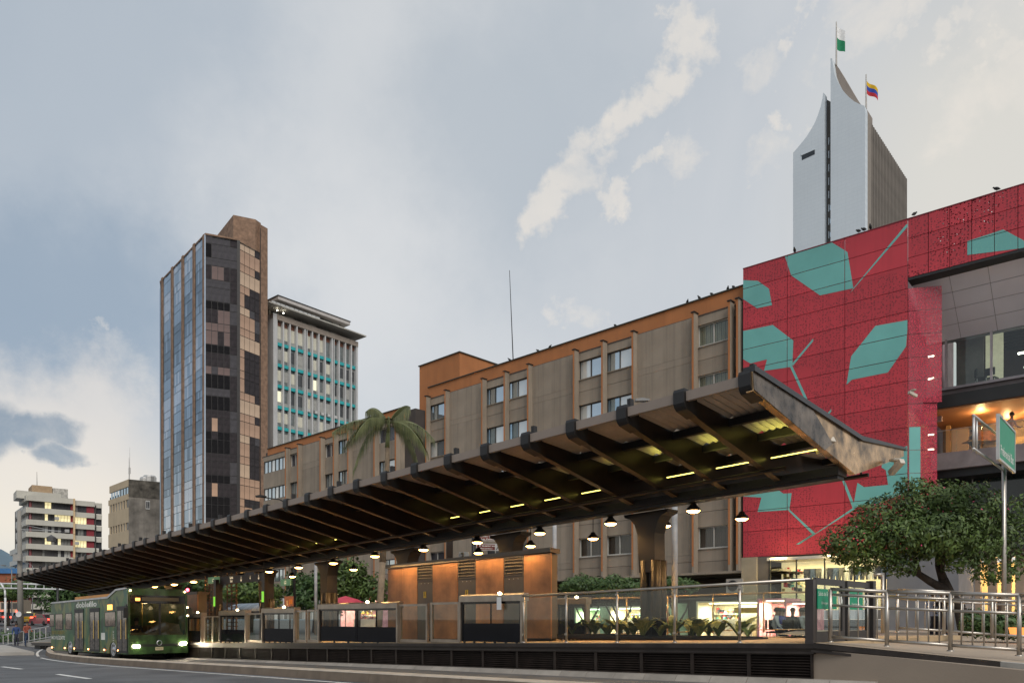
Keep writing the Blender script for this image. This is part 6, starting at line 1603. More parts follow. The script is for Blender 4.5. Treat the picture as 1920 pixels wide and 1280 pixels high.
mk_l = emitmat('orange_marker', (1, .35, .12), 9)
for px in (98, 122, 140, 166, 196, 222): MB().lathe([(0, -.01), (.035, -.01), (.03, .02), (0, .03)], 8).build('marker_lamp', mk_l, bus, loc=(BUS.u(px), -.01, .42), rot=(R(90), 0, 0))
# front
MB().prism([(0, .28), (BW, .28), (BW, .95), (BW-.12, 1.05), (.12, 1.05), (0, .95)], lambda a, b_, t_: (t_, a, b_), -.1, .06).build('bumper', mat('bus_front_green', (.022, .05, .014), .3, var=.7, vscale=2.5, coat=.5), bus)
MB().box(-.05, .08, .25, BW-.3, .58, .68).build('grille', black, bus)
MB().prism([(.0, zr+.05), (BW, zr+.05), (BW-.08, zr+.34), (.08, zr+.34)], lambda a, b_, t_: (t_, a, b_), -.35, -.06).build('roof_front', MATS['bus_front_green'], bus)
for yy in (.0, BW-.09): bx('corner_pillar', MATS['bus_front_green'], bus, -.10, .0, yy, yy+.09, 1.0, zr+.1)
wsg = glassmat('windscreen_glass', (.9, .92, .9), .75)
MB().hexa([(-.02, .09, 1.03), (.03, .09, 1.03), (.03, BW-.09, 1.03), (-.02, BW-.09, 1.03), (-.14, .09, 2.35), (-.09, .09, 2.35), (-.09, BW-.09, 2.35), (-.14, BW-.09, 2.35)]).build('windscreen', wsg, bus)
MB().box(-.02, .045, BW/2+.02, BW/2+.08, 1.03, 2.35).build('windscreen_divider', black, bus)
hd = MB().box(-.16, -.02, .09, BW-.09, 2.35, zr+.06).build('destination_box', mat('gloss_black_panel', (.012, .01, .01), .08), bus)
bx('route_display', mat('dim_display', (.08, .06, .035), .4), hd, -.03, -.012, .55, BW-.35, zr-.17, zr-.02)
bx('route_number', mat('bus_orange_display', (.5, .2, .03), .5, emit=(1, .42, .08), estr=2.5), hd, -.025, -.008, .30, .48, zr-.17, zr-.05)
# interior seen through the glass
MB().box(-.9, -.12, .15, BW-.15, .95, 1.15).build('dashboard', mat('dash_gold', (.25, .19, .10), .3, .5), bus)
MB().hexa([(-.6, BW/2+.1, 1.1), (-.15, BW/2+.1, 1.1), (-.15, BW-.2, 1.1), (-.6, BW-.2, 1.1), (-.7, BW/2+.1, 1.55), (-.4, BW/2+.1, 1.62), (-.4, BW-.2, 1.5), (-.7, BW-.2, 1.5)]).build('fare_panel', MATS['dash_gold'], bus)
for k in range(5):
    for yy in (.45, 1.75): MB().box(-2.2-k*1.2, -1.9-k*1.2, yy-.2, yy+.2, .5, 1.45).build('seat', mat('bus_seat', (.20, .12, .05), .7), bus)
for k in range(4): MB().tube((-1.8-k*1.6, BW/2, .45), (-1.8-k*1.6, BW/2, 2.5), .02, 6).build('grab_pole', MATS['yellow_grab_rail'], bus)
for k in range(3):
    l = point('interior_lamp', (0, 0, 0), 9, (1, .72, .38), .1); l.parent = bus; l.location = (-1.5-k*2.8, BW/2, 2.35)
dv = person((0, 0, 0), 0, 'bus driver in dark clothes seated behind the left half of the windscreen', (.02, .02, .022), (.02, .02, .02), 'sit')
dv.matrix_world = Matrix.Translation(Vector(BUS.w(-.95, .6, BPz+.42))) @ Matrix.Rotation(BUS.ang+R(90), 4, 'Z')
# lamps
hl = emitmat('headlight_glow', (1, .88, .62), 60)
for k, (yy, zz_) in enumerate(((.22, .60), (.36, .60), (BW-.30, .66), (BW-.16, .68))):
    h_ = MB().lathe([(.0, 0), (.06, 0), (.07, .02), (.07, .04)], 12).build('headlight', hl, bus, loc=(.09, yy, zz_), rot=(0, R(90), 0))
for yy in (.3, BW-.25):
    l = bpy.data.lights.new('headlight_beam', 'SPOT'); l.energy = 25; l.color = (1, .85, .6); l.spot_size = R(70); l.shadow_soft_size = .05
    o = bpy.data.objects.new('headlight_beam', l); COL.objects.link(o); o.parent = bus; o.location = (.2, yy, .62); o.rotation_euler = (R(0), R(-82), 0)
for (yy, zz_) in ((.1, zr+.24), (BW-.1, zr+.24), (BW+.0, 2.2), (BW+.0, 1.85)): MB().lathe([(0, 0), (.03, 0), (.02, .02), (0, .03)], 8).build('marker_lamp', emitmat('warm_marker', (1, .7, .35), 30), bus, loc=(.0, yy, zz_), rot=(0, R(90), 0))
pl = bx('number_plate', mat('plate_yellow', (.45, .40, .25), .5), bus, .08, .09, BW/2-.16, BW/2+.16, .42, .55)
text('lettering', 'WHS 137', .07, black, pl, (.008, 0, -.035), width=.26, rot=(0, 0, R(90)))
MB().lathe([(.09, 0), (.11, .01), (.09, .02)], 14).build('badge', silver, bus, loc=(.08, BW/2, .72), rot=(0, R(90), 0))
for yy, sg in ((-.12, -1), (BW+.1, 1)):
    mr_ = MB().box(.05, .15, yy-.08, yy+.08, 1.75, 2.15).build('mirror', black, bus); MB().tube((-.05, yy-sg*.1, 2.3), (.1, yy, 2.15), .02, 6).build('mirror_arm', black, mr_)
# ================================================================ cars and buses on the far street
def car(loc, rz, label, paint, s=1.0, taxi=False):
    t_ = thing('parked_car' if False else 'car', label, 'taxi' if taxi else 'car', loc, rz)
    prof = [(-2.1, .25), (-2.15, .75), (-1.95, .92), (-1.45, 1.0), (-.95, 1.42), (.45, 1.45), (1.15, .98), (1.95, .85), (2.1, .6), (2.1, .25)]
    MB().prism(prof, lambda a, b_, t: (a, t, b_), -.85, .85).build('body', paint, t_)
    MB().prism([(-1.42, 1.0), (-.98, 1.36), (.40, 1.38), (1.05, 1.0)], lambda a, b_, t: (a, t, b_), -.86, .86).build('side_window', bglass, t_)
    MB().hexa([(-1.50, -.7, 1.0), (-1.46, -.7, .98), (-1.46, .7, .98), (-1.50, .7, 1.0), (-1.02, -.65, 1.38), (-.98, -.65, 1.36), (-.98, .65, 1.36), (-1.02, .65, 1.38)]).build('rear_window', bglass, t_)
    for sx in (-1.3, 1.35):
        for sy in (-.86, .7): MB().lathe([(0, 0), (.31, 0), (.31, .16), (0, .16)], 16).build('wheel', black, t_, True, (sx, sy+.16, .31), (R(90), 0, 0))
    for sy in (-.65, .65): bx('tail_light', emitmat('tail_red', (1, .05, .03), 7), t_, -2.18, -2.10, sy-.16, sy+.16, .70, .88)
    bx('number_plate', MATS['plate_yellow'], t_, -2.17, -2.12, -.22, .22, .45, .57)
    if taxi: bx('roof_sign', mat('taxi_sign', (.7, .7, .6), .5, emit=(1, .9, .6), estr=1), t_, -.4, -.2, -.25, .25, 1.46, 1.58)
    return t_
cpw = mat('car_white', (.62, .63, .65), .25, coat=1, var=.02); cpy = mat('car_yellow', (.60, .36, .01), .3, coat=1, var=.02); cpr = mat('car_red', (.20, .02, .03), .3, coat=1, var=.02)
def fcar(px, basey, Y, label, paint, rz=R(125), taxi=False): p = Q(px, basey, Y); return car(tuple(p), rz, label, paint, taxi=taxi)
fcar(15, 1167, 104, 'white car with glowing red tail lights on the far street', cpw, R(112)); fcar(55, 1168, 104, 'yellow taxi with red tail lights on the far street', cpy, R(112), True)
fcar(84, 1172, 98, 'red car half hidden behind the rear of the bus', cpr, R(150)); fcar(20, 1160, 140, 'dark car ahead of the white car on the far street', mat('car_dark', (.05, .02, .02), .3, coat=1), R(112)); fcar(-8, 1166, 100, 'silver car at the left edge of the far street', mat('car_silver', (.35, .36, .38), .3, .6, coat=1), R(112))
fb_ = thing('city_bus', 'cream and red bus stopped in traffic at the far left', 'bus', tuple(Q(18, 1160, 118)), R(112))
MB().box(-.2, 9, -1.25, 1.25, .4, 3.1).build('body', mat('bus_cream', (.42, .32, .22), .5, var=.1), fb_)
for k in range(3): bx('rear_window', bglass, fb_, -.25, -.2, -1.1+k*.75, -.45+k*.75, 1.6+.0, 2.5)
bx('rear_band', mat('bus_red', (.35, .05, .02), .5), fb_, -.24, -.2, -1.25, 1.25, 2.65, 3.0)
for sy in (-1, 1): bx('tail_light', emitmat('tail_red', (1, .05, .03), 7), fb_, -.28, -.2, sy-.15, sy+.15, .9, 1.3); bx('wheel', black, fb_, .8, 1.7, sy*1.1-.12, sy*1.1+.12, 0, .9)
fb2 = thing('city_bus', 'dark bus with orange lights behind the concrete pole at the far left', 'bus', tuple(Q(0, 1158, 130)), R(112))
MB().box(-.2, 10, -1.25, 1.25, .4, 3.3).build('body', mat('bus_brown', (.10, .05, .04), .5, var=.2), fb2)
bx('rear_sign', mat('dim_orange_sign', (.4, .15, .05), .5, emit=(1, .35, .1), estr=1.5), fb2, -.26, -.2, -.9, .9, 2.7, 3.1)
for sy in (-1, 1): bx('tail_light', emitmat('tail_red', (1, .05, .03), 7), fb2, -.28, -.2, sy-.15, sy+.15, .9, 1.3); bx('wheel', black, fb2, .8, 1.7, sy*1.1-.12, sy*1.1+.12, 0, .9)
# ================================================================ poles, gantry, railings on the left
pp = Q(39, 1188, 58); cp = mat('pole_concrete', (.25, .235, .21), .9, var=.12, vscale=1, streak=.3)
pole = thing('utility_pole', 'thick concrete utility pole with a grey box at the far left', 'pole', tuple(pp))
MB().tube((0, 0, -.5), (-.12, 0, 9.3), .23, 12, .13).build('shaft', cp, pole, True); bx('cable_box', mat('grey_box', (.30, .29, .27), .7), pole, -.32, .28, -.45, -.2, 5.5, 6.0)
MB().tube((-.1, 0, 7.9), (3.1, -.1, 7.75), .03, 6).build('crossarm', alu, pole); MB().tube((-.1, 0, 8.3), (2.4, 0, 7.8), .015, 5).build('stay', alu, pole)
MB().lathe([(0, 0), (.3, 0), (.32, .3), (0, .5)], 10).build('transformer', mat('transformer_dark', (.08, .08, .08), .6), pole, loc=(2.3, 0, 7.0))
sgb = MB().lathe([(0, -.01), (.22, -.01), (.22, .01), (0, .01)], 16).build('round_sign', mat('sign_white', (.6, .6, .6), .6), pole, loc=(0, -.26, 1.5), rot=(R(90), 0, 0))
# white truss gantry
ga = Q(-40, 1101, 70); gb = Q(205, 1106, 70)
gan = thing('white_gantry', 'white truss gantry crossing the far left street', 'gantry', (0, 0, 0))
wpaint = mat('gantry_white', (.62, .62, .62), .5)
up = Vector((0, 0, .42))
MB().tube(ga, gb, .07, 8).build('chord', wpaint, gan, True); MB().tube(ga+up, gb+up, .07, 8).build('chord', wpaint, gan, True)
for k in range(17):
    c = ga+(gb-ga)*k/16; MB().tube(c, c+up, .035, 6).build('strut', wpaint, gan)
for (x, y, nm) in ((ga.x, ga.y, 0), (gb.x, gb.y, 1)): MB().tube((x, y, -2), (x, y, ga.z+.3), .11, 10).build('post', wpaint, gan, True)
# curved white street lamp post at the left edge
s0 = Q(10, 1186, 52)
o = MB().path([s0, s0+Vector((0, 0, 2.4)), s0+Vector((-.03, 0, 2.9)), s0+Vector((-.3, 0, 3.35)), s0+Vector((-.9, 0, 3.55))], .07, 8, .05).build('curved_post', wpaint, smooth=True); tag(o, 'white curved traffic pole at the far left edge', 'pole')
def street_lamp(label, base, h, arm, m=mat('lamp_post_grey', (.20, .20, .20), .6, var=.15), head=True, d=(1, 0)):
    t_ = thing('street_lamp', label, 'street lamp', tuple(base)); dx, dy = d
    MB().tube((0, 0, 0), (0, 0, h), .09, 10, .06).build('pole', m, t_, True)
    MB().path([Vector((0, 0, h)), Vector((dx*arm*.4, dy*arm*.4, h+.45)), Vector((dx*arm, dy*arm, h+.62))], .04, 8, .03).build('arm', m, t_, True)
    MB().prism([(0, -.0), (.6, .02), (.62, .08), (.3, .14), (0, .10)], lambda a, b_, t: (dx*(arm+a-.1), dy*(arm+a-.1)+t, h+.58+b_), -.12, .12).build('lamp_head', m, t_)
street_lamp('grey double-arm street lamp rising behind the canopy before the hotel', Q(1243, 1188, 33), 9.4, -1.1)
street_lamp('small street lamp above the canopy in front of the wing windows', Q(552, 1188, 46), 7.6, -2.2, dark_steel)
street_lamp('thin street lamp at the far left in front of the banded block', Q(22, 1180, 110), 8.6, -1.4); street_lamp('thin street lamp before the banded block, right one', Q(61, 1180, 120), 10, -2.0); street_lamp('thin street lamp left of the banded block', Q(98, 1180, 120), 9, 2.0)
cpole = Q(1265, 1195, 24.5)
o = MB().tube(cpole, cpole+Vector((0, 0, 4.2)), .105, 14, .09).build('street_pole', mat('painted_grey_pole', (.34, .34, .34), .6, var=.2, vscale=2, streak=.2), smooth=True); tag(o, 'pale grey steel pole right of the thick canopy column', 'pole')
bx2 = MB().box(-.12, .12, -.02, .0, 0, .3); 
for (px, Yq, h_, lb) in ((1040, 30, 5.2, 'pale steel pole right of the kiosk before the hotel'), (592, 42, 5.3, 'pale steel pole in front of the green tree'), (108, 56, 3.6, 'dark thin post behind the bus rear')):
    p = Q(px, 1190, Yq); o = MB().tube(p, p+Vector((0, 0, h_)), .085, 10).build('street_pole', MATS['painted_grey_pole'] if px > 200 else dark_steel, smooth=True); tag(o, lb, 'pole')
tl_ = thing('traffic_light', 'pedestrian traffic light showing red right of the bus roof', 'traffic light', tuple(Q(357, 1195, 45)))
MB().tube((0, 0, 0), (0, 0, 3.6), .05, 8).build('post', alu, tl_, True); MB().path([Vector((0, 0, 3.5)), Vector((.1, 0, 3.75)), Vector((.8, 0, 3.7))], .05, 8).build('arm', alu, tl_, True)
bx('signal_box', black, tl_, -.25, .05, -.15, .1, 2.55, 3.0); MB().lathe([(0, 0), (.10, 0), (0, .04)], 12).build('red_lens', emitmat('signal_red', (1, .05, .08), 12), tl_, loc=(-.1, -.16, 2.8), rot=(R(90), 0, 0))
# railing far left
l0, l1 = Q(6, 1211, 57), Q(120, 1192, 50)
lr = thing('steel_railing', 'grey steel railing on the pavement left of the bus', 'railing', (0, 0, 0))
for k in range(12):
    c = l0+(l1-l0)*k/11; MB().tube(c, drop(c, .83), .03, 6).build('post', alu, lr)
for zz_ in (.83, .1): MB().tube(drop(l0, zz_), drop(l1, zz_), .035, 6).build('rail', alu, lr)
MB().hexa([drop(l0, -1), drop(l1, -1), drop(l1, -1)+Vector((0, .3, 0)), drop(l0, -1)+Vector((0, .3, 0)), l0, l1, l1+Vector((0, .3, 0)), l0+Vector((0, .3, 0))]).build('low_wall', pv, lr)
# ================================================================ signs
SG = Plane(1873, 21.0, 2216)
sgn_r = thing('road_sign', 'green road sign reading Preferencial Bus on a steel pole at the right', 'sign', SG.loc(), SG.ang)
zt_s, zb_s = SG.z(1873, 780), SG.z(1866, 857.5)
bx('sign_plate', green, sgn_r, 0, 2.6, 0, .04, 4.42, 5.56)
rm = MB(); rm.box(-.05, 2.65, -.02, .06, 4.36, 4.42).box(-.05, 2.65, -.02, .06, 5.56, 5.61).box(-.06, 0, -.02, .06, 4.42, 5.56).box(2.6, 2.65, -.02, .06, 4.42, 5.56); rm.build('rim', alu, sgn_r)
text('lettering', 'Preferencial Bus', .26, sgn, sgn_r, (1.3, -.006, 4.56), width=2.1, bold=.01)
MB().tube((2.45, .25, -1.5), (2.45, .25, 5.0), .075, 12, .06).build('pole', steel, sgn_r, True)
for zz_ in (4.45, 5.35): MB().tube((2.45, .25, zz_), (-.9, .45, zz_+.12), .035, 8).build('arm', alu, sgn_r, True)
for xx in (-.85, -.45): MB().tube((xx, .45, 4.5), (xx, .45, 5.45), .03, 8).build('strut', alu, sgn_r, True)
# L2 and exit signs hanging from the canopy
l2m = mat('sign_sage_green', (.12, .24, .12), .5, emit=(.3, .6, .3), estr=.12); crm = mat('sign_cream_letters', (.75, .62, .42), .5, emit=(1, .8, .5), estr=.5)  # faint glow put into plate and letters to make them show
sw = 1.8
for k, (pa, pb_, py0, py1) in enumerate(((390, 410, 1081, 1093), (526, 544, 1085, 1097))):
    ra, rb = prw(pa, sw), prw(pb_, sw); z1_, z0_ = pz((pa+pb_)/2, py0, sw), pz((pa+pb_)/2, py1, sw)
    t_ = thing('platform_sign', ['small green L2 sign hanging beside the Salida Exit board', 'small green L2 sign hanging right of the second column from it'][k], 'sign', pw(ra, sw, z0_), PANG)
    bx('sign_plate', l2m, t_, 0, rb-ra, 0, .05, 0, z1_-z0_); text('lettering', 'L2', (z1_-z0_)*.5, crm, t_, ((rb-ra)/2, -.006, (z1_-z0_)*.25), bold=.02)
    MB().tube(((rb-ra)*.85, .02, z1_-z0_), ((rb-ra)*.85, .02, z1_-z0_+.9), .015, 6).build('rod', dark_steel, t_)
ra, rb = prw(412, sw), prw(496, sw); z0_ = pz(420, 1094, sw)
t_ = thing('platform_sign', 'long dark hanging board reading Salida Exit with a down arrow', 'sign', pw(ra, sw, z0_), PANG)
brd = mat('sign_brown_board', (.05, .035, .03), .5); Lx = rb-ra
bx('sign_plate', brd, t_, 0, Lx, 0, .05, 0, .34)
text('lettering', 'Salida', .11, crm, t_, (Lx*.28, -.006, .2), bold=.02); text('lettering', 'Exit', .11, crm, t_, (Lx*.28, -.006, .05), bold=.02)
def arrow(parent, x, z, s, m, mirror=1):
    MB().prism([(-.02, .5), (.02, .5), (.02, .1), (.14, .22), (.17, .19), (0, .0), (-.17, .19), (-.14, .22), (-.02, .1)], lambda a, b_, t: (x+a*s, t, z+b_*s), -.008, -.003).build('arrow', m, parent)
arrow(t_, Lx*.50, .05, .45, crm); arrow(t_, Lx*.70, .12, .3, crm); arrow(t_, Lx*.88, .08, .4, crm)
for x in (.1, Lx-.1): MB().tube((x, .02, .34), (x, .02, 1.1), .015, 6).build('rod', dark_steel, t_)
# small lit green vertical signs on posts
for k, (px, py, lb) in enumerate(((403, 1127, 'small lit green vertical sign on the post below the left L2 sign'), (494, 1118, 'small lit green vertical sign on the post left of the fourth column'))):
    r_ = prw(px, 1.6); z_ = pz(px, py, 1.6); t_ = thing('green_sign', lb, 'sign', pw(r_, 1.6, z_), PANG)
    bx('sign_plate', mat('lit_green', (.15, .4, .03), .5, emit=(.35, 1, .08), estr=.5), t_, -.07, .07, -.05, -.02, -.22, .22)
    MB().box(-.012, .012, -.056, -.05, -.12, .12).box(-.03, .03, -.056, -.05, .02, .05).build('pictogram', sgn, t_)
    bx('post', brown_steel, t_, -.12, .12, -.02, .15, floorz(r_)-z_, 1.0)
# cable ladders
for k, (pa, pb_) in enumerate(((384, 399), (425, 442))):
    wl_ = 2.4; ra, rb = prw(pa, wl_), prw(pb_, wl_); t_ = thing('ladder_rack', ['rusty brown double ladder rack left of the column under the L2 sign', 'rusty brown double ladder rack under the Salida Exit board'][k], 'rack', pw(ra, wl_, floorz(ra)), PANG)
    Lr = rb-ra; rust = mat('rust_brown', (.16, .085, .045), .6, .3, var=.3, vscale=3)
    for x in (0, Lr/2, Lr): bx('upright', rust, t_, x-.025, x+.025, 0, .05, 0, 3.2)
    for j in range(17):
        for q in range(2): bx('rung', rust, t_, q*Lr/2+.03, (q+1)*Lr/2-.03, 0, .12, .15+j*.18, .19+j*.18)
# brown tourist signs across the street behind the kiosk
TS = Plane(886, 34, 6000); brn = mat('sign_tourist_brown', (.13, .02, .015), .5)
ts = thing('tourist_sign', 'brown road signs reading Corredor Turístico Las Palmas behind the kiosk', 'sign', TS.loc(), TS.ang)
def board(px0, py0, px1, py1, lines, arrow_r=False):
    a, z1_ = TS.uz(px0, py0); b_, z0_ = TS.uz(px1, py1)
    p_ = bx('sign_board', alu, ts, a, b_, 0, .04, z0_, z1_); c = ((a+b_)/2, .02, (z0_+z1_)/2); hh = z1_-z0_; ww = b_-a
    xr = .84 if arrow_r else 1.0
    bx('brown_field', brn, p_, -ww/2+.03, ww*(xr-.5)-.03, -.026, -.021, -hh/2+.03, hh/2-.03)
    for i, s in enumerate(lines): text('lettering', s, hh*.24, sgn, p_, (-ww/2+ww*xr/2+.02, -.03, hh*(.08 if i == 0 else -.34)), width=ww*xr*(.86 if i == 0 else .62), bold=.01)
    if arrow_r: MB().prism([(-.2, -.3), (-.1, -.34), (.18, .1), (.25, -.1), (.3, .3), (-.1, .3), (.08, .16)], lambda u_, v_, t: (ww*.42+u_*.35, t, v_*.35), -.03, -.022).build('arrow', black, p_)
board(893, 1001, 935, 1014, ['Corredor Turístico', 'Las Palmas']); board(893, 1018, 936, 1032, ['Teatro', 'Metropolitano'], True)
MB().tube((TS.u(889), .1, -1.3), (TS.u(889), .1, TS.z(889, 990)), .09, 10).build('post', dark_steel, ts, True)
for px, Yq, lb in ((843, 33, 'dark square post left of the brown tourist signs'), (946, 33, 'wide grey post right of the brown tourist signs')):
    p = Q(px, 1190, Yq); o = MB().box(-.14 if px < 900 else -.22, .14 if px < 900 else .22, -.1, .1, 0, 4.8).build('square_post', brown_steel if px < 900 else mat('taupe_post', (.10, .085, .075), .6), loc=tuple(p)); tag(o, lb, 'post')

# ================================================================ street level of the hotel and red building: shops
street_z = -.95
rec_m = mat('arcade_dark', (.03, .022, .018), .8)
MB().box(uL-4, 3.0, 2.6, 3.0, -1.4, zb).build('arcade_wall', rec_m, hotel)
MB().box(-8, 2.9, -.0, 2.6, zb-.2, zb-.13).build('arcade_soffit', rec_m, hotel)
def goods(b, x0, x1, z0, z1, y, n, seed, s=.12):
    rr = random.Random(seed)
    for _ in range(n):
        x = rr.uniform(x0, x1-s); z = rr.uniform(z0, z1-s); w_ = s*rr.uniform(.4, 1.3); h_ = s*rr.uniform(.5, 1.6)
        b.box(x, x+w_, y-rr.uniform(.02, .3), y, z, z+h_, rr.randrange(5))
gmats = [mat('goods_red', (.5, .03, .05), .6), mat('goods_white', (.7, .68, .62), .6), mat('goods_yellow', (.6, .45, .08), .6), mat('goods_dark', (.04, .04, .06), .6), mat('goods_teal', (.06, .3, .28), .6)]
def shop(Pl, px0, px1, ytop, v_, label, wall, light, e, seed, shelf=True, zlow=street_z, goods_n=70, counter=True):
    a, b_ = Pl.u(px0), Pl.u(px1); z1 = Pl.z((px0+px1)/2, ytop)
    t_ = thing('shop_front', label, 'shop', Pl.w(a, v_, 0), Pl.ang); L_ = b_-a
    bx('back_wall', wall, t_, 0, L_, 1.8, 1.9, zlow, z1); bx('ceiling', wall, t_, 0, L_, 0, 1.8, z1, z1+.08); bx('floor', deck_m, t_, 0, L_, 0, 1.8, zlow-.05, zlow)
    bx('side_wall', wall, t_, -.1, 0, -.05, 1.8, zlow, z1+.08); bx('side_wall', wall, t_, L_, L_+.1, -.05, 1.8, zlow, z1+.08)
    bx('lamp_panel', light, t_, L_*.1, L_*.9, .5, .8, z1-.05, z1-.01)
    g_ = MB(); goods(g_, .1, L_-.1, zlow+.5, z1-.3, 1.78, goods_n, seed); g_.build('goods', gmats, t_)['kind'] = 'stuff'
    if shelf:
        for k in range(3): bx('shelf', mat('shelf_white', (.6, .58, .52), .6), t_, .05, L_-.05, 1.5, 1.8, zlow+.7+k*.5, zlow+.73+k*.5)
    if counter: bx('counter', mat('shop_counter', (.35, .33, .30), .6), t_, L_*.15, L_*.8, .6, 1.0, zlow, zlow+.95)
    q = area('shop_light', Pl.w((a+b_)/2, v_+.7, z1-.1), max(.5, L_*.8), e, (1, .86, .62), (0, 0, Pl.ang), 1.0)
    return t_
cream_w = mat('shop_cream_wall', (.62, .55, .40), .8, var=.08); pink_w = mat('shop_pink_wall', (.60, .30, .34), .8, var=.2, vscale=3); green_w = mat('shop_green_wall', (.40, .55, .38), .8, var=.15)
lpan = emitmat('shop_light_panel', (1, .88, .6), 9); lcool = emitmat('shop_cool_panel', (.9, 1, .85), 9)
HS = Plane(1392, 36.5, -535)
shop(HS, 1105, 1165, 1138, 2.0, 'bright white shop interior behind the thin bare tree', cream_w, lcool, 190, 1)
shop(HS, 1170, 1215, 1132, 2.0, 'bright shop with glass doors left of the thick column', green_w, lcool, 150, 2)
shop(HS, 1290, 1405, 1128, 1.0, 'long bright snack bar with a lit sign band above its counter', cream_w, lpan, 300, 3, goods_n=160)
shop(HS, 1040, 1085, 1140, 2.0, 'small green lit stall seen through the far platform door', green_w, lcool, 120, 6)
shop(HS, 640, 716, 1112, .0, 'colourful souvenir shop left of the wooden kiosk', pink_w, lpan, 300, 4, goods_n=260)
RS = Plane(1393, 36.5, -775)
shop(RS, 1440, 1486, 1125, -1.0, 'bright pink display wall of photos behind the seated people', pink_w, lpan, 180, 5, goods_n=500, counter=False)
shop(RS, 1490, 1530, 1130, -1.0, 'pink lit snack shop right of the photo display wall', pink_w, lpan, 110, 7, goods_n=120)
# upper shop level under the red screen: clothes and books in lit windows
RU = Plane(1393, 39.0, -775)
a_, b2_ = RU.u(1443), RU.u(1660); zA, zB = RU.z(1480, 1049), .45
us = thing('clothes_shop', 'brightly lit clothes shop windows under the red screen', 'shop', RU.w(a_, 0, 0), RU.ang); LU = b2_-a_
bx('back_wall', mat('shop_glow_wall', (.72, .62, .42), .8, emit=(1, .8, .45), estr=.45), us, 0, LU, 1.6, 1.7, zB, zA); bx('ceiling', cream_w, us, 0, LU, 0, 1.6, zA, zA+.08)  # back wall emits: shop lighting is put into its material
bx('header', mat('shop_header_white', (.55, .52, .44), .6), us, -.1, LU, -.1, .0, zA, zA+.14)
for k in range(5): bx('mullion', black, us, k*LU/4-.03, k*LU/4+.03, -.04, .04, zB, zA)
for k in range(4): bx('window_pane', glass, us, k*LU/4+.04, (k+1)*LU/4-.04, -.01, 0, zB, zA)
for k in range(14):
    x = LU*.28+k*LU*.05; g2 = (gmats[3], mat('jeans_blue', (.08, .11, .18), .8), mat('cloth_grey', (.15, .14, .13), .8), gmats[1])[k % 4]
    MB().prism([(0, 0), (.1, .0), (.14, .35), (.18, 0), (.28, 0), (.32, .5), (.3, .62), (-.02, .62), (-.04, .5)], lambda q1, q2, t: (x+q1, t, q2+zA-1.05), .6, .68).build('hanging_clothes', g2, us)
g_ = MB(); goods(g_, .1, LU*.22, zB+.9, zA-.2, 1.55, 40, 9, .14); g_.build('books', gmats, us)['kind'] = 'stuff'
area('shop_light', RU.w((a_+b2_)/2, .6, zA-.1), LU*.8, 110, (1, .82, .5), (0, 0, RU.ang), 1.2)
bx('awning', mat('yellow_awning', (.50, .33, .03), .7, var=.2), us, LU*-.25, LU*.4, -1.2, -1.15, zB-.15, zB+.12)
for (px, py) in ((1466, 1046.5), (1565, 1041)):
    uu, zq = RU.uz(px, py); MB().box(uu-.35, uu+.35, -.6, -.3, zq-.03, zq).build('canopy_lamp', emitmat('warm_strip', (1, .8, .4), 20), us, loc=(-a_, 0, 0))
# wall under the red screen to the left, air conditioner
wl2 = thing('service_wall', 'tan and grey service wall under the left end of the red screen', 'wall', RU.w(RU.u(1393), -.2, 0), RU.ang)
bx('wall_face', mat('tan_service_wall', (.30, .25, .17), .85), wl2, 0, RU.u(1421)-RU.u(1393), 0, .2, -.95, 3.1); bx('wall_face', mat('grey_service_wall', (.12, .105, .09), .85), wl2, RU.u(1421)-RU.u(1393), RU.u(1443)-RU.u(1393), .2, .4, -.95, 3.1)
acp = HB.w(HB.u(1401)-.1, -1.2, 1.35); acu = thing('air_conditioner', 'grey outdoor air conditioner unit under the hotel slab edge', 'air conditioner', acp, HB.ang)
bx('casing', mat('ac_grey', (.30, .28, .25), .6), acu, -.45, .45, 0, .35, 0, .7); MB().lathe([(0, 0), (.28, 0), (.28, .03), (0, .03)], 18).build('fan_grille', black, acu, loc=(-.08, -.005, .35), rot=(R(90), 0, 0))
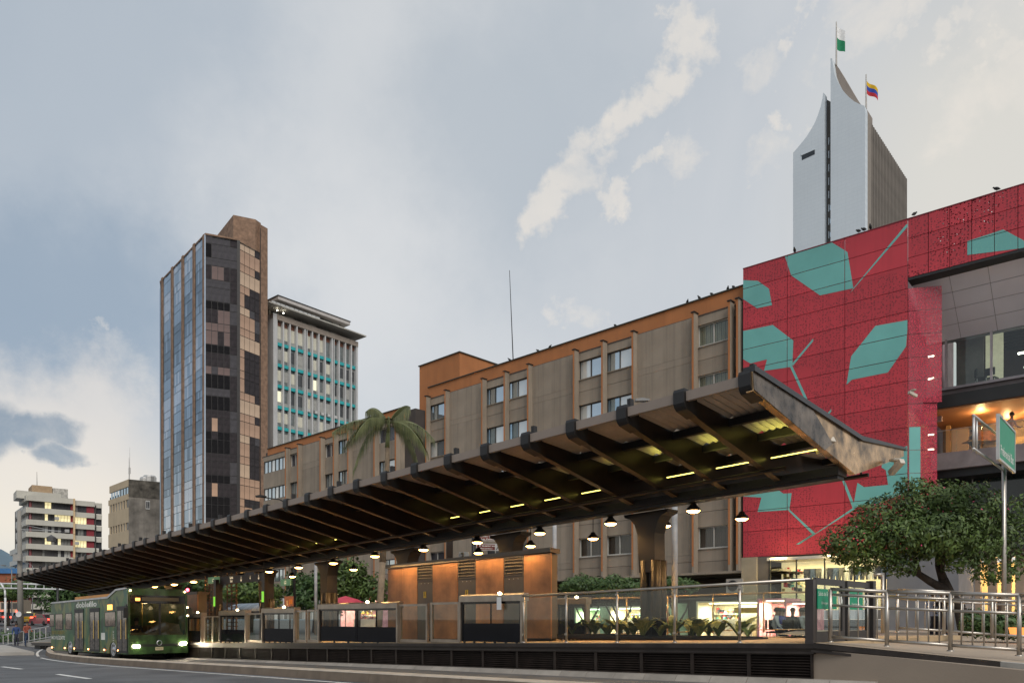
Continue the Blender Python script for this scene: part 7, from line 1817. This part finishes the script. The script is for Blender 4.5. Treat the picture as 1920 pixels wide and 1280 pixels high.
# person on the balcony etc. handled above; market awning and stalls behind the platform on the left
aw = thing('market_awning', 'curved grey blue striped awning roof behind the platform doors', 'awning', pw(prw(488, 7), 7, floorz(-22)), PANG)
for k in range(8):
    b = MB(); n = 6
    for i in range(n):
        a0, a1 = math.pi*.5*i/n, math.pi*.5*(i+1)/n
        b.face([(-.55*k, 1.2-1.2*math.cos(a0)-.0, 1.35+.5*math.sin(a0)), (-.55*k-.53, 1.2-1.2*math.cos(a0), 1.35+.5*math.sin(a0)), (-.55*k-.53, 1.2-1.2*math.cos(a1), 1.35+.5*math.sin(a1)), (-.55*k, 1.2-1.2*math.cos(a1), 1.35+.5*math.sin(a1))])
    b.build('awning_strip', mat('awning_a', (.28, .34, .40), .5) if k % 2 else mat('awning_b', (.20, .26, .32), .5), aw, fix=False)
for x in (-.05, -4.3): bx('post', steel, aw, x-.03, x+.03, .0, .06, -.9, 1.35)
for (px, py, Yq, c, lb) in ((648, 1120, 44, (.5, .05, .08), 'red market umbrella left of the kiosk'),):
    p = Q(px, 1190, Yq); t_ = thing('market_umbrella', lb, 'umbrella', tuple(p)); MB().lathe([(1.3, 1.75), (.7, 2.05), (0, 2.25)], 8).build('canopy', mat('umbrella_red', c, .7), t_); MB().tube((0, 0, 0), (0, 0, 2.2), .03, 6).build('pole', steel, t_)
# poster board near the platform
pb2 = thing('poster_board', 'small lit brown and orange poster board beyond the platform doors', 'poster', pw(prw(541, 4.5), 4.5, 0), PANG)
z1_, z0_ = pz(541, 1117, 4.5), pz(541, 1136, 4.5)
bx('board', mat('poster_brown', (.16, .05, .03), .5, emit=(1, .4, .2), estr=.08), pb2, -.38, .38, 0, .05, z0_, z1_); bx('poster_figure', mat('poster_cream', (.6, .5, .35), .5), pb2, -.2, -.05, -.006, 0, z0_+.05, z1_-.2); bx('poster_block', mat('poster_orange', (.5, .2, .04), .5), pb2, .05, .34, -.006, 0, z0_+.1, z1_-.15)
bx('post', dark_steel, pb2, -.03, .03, .05, .1, floorz(-20), z0_)
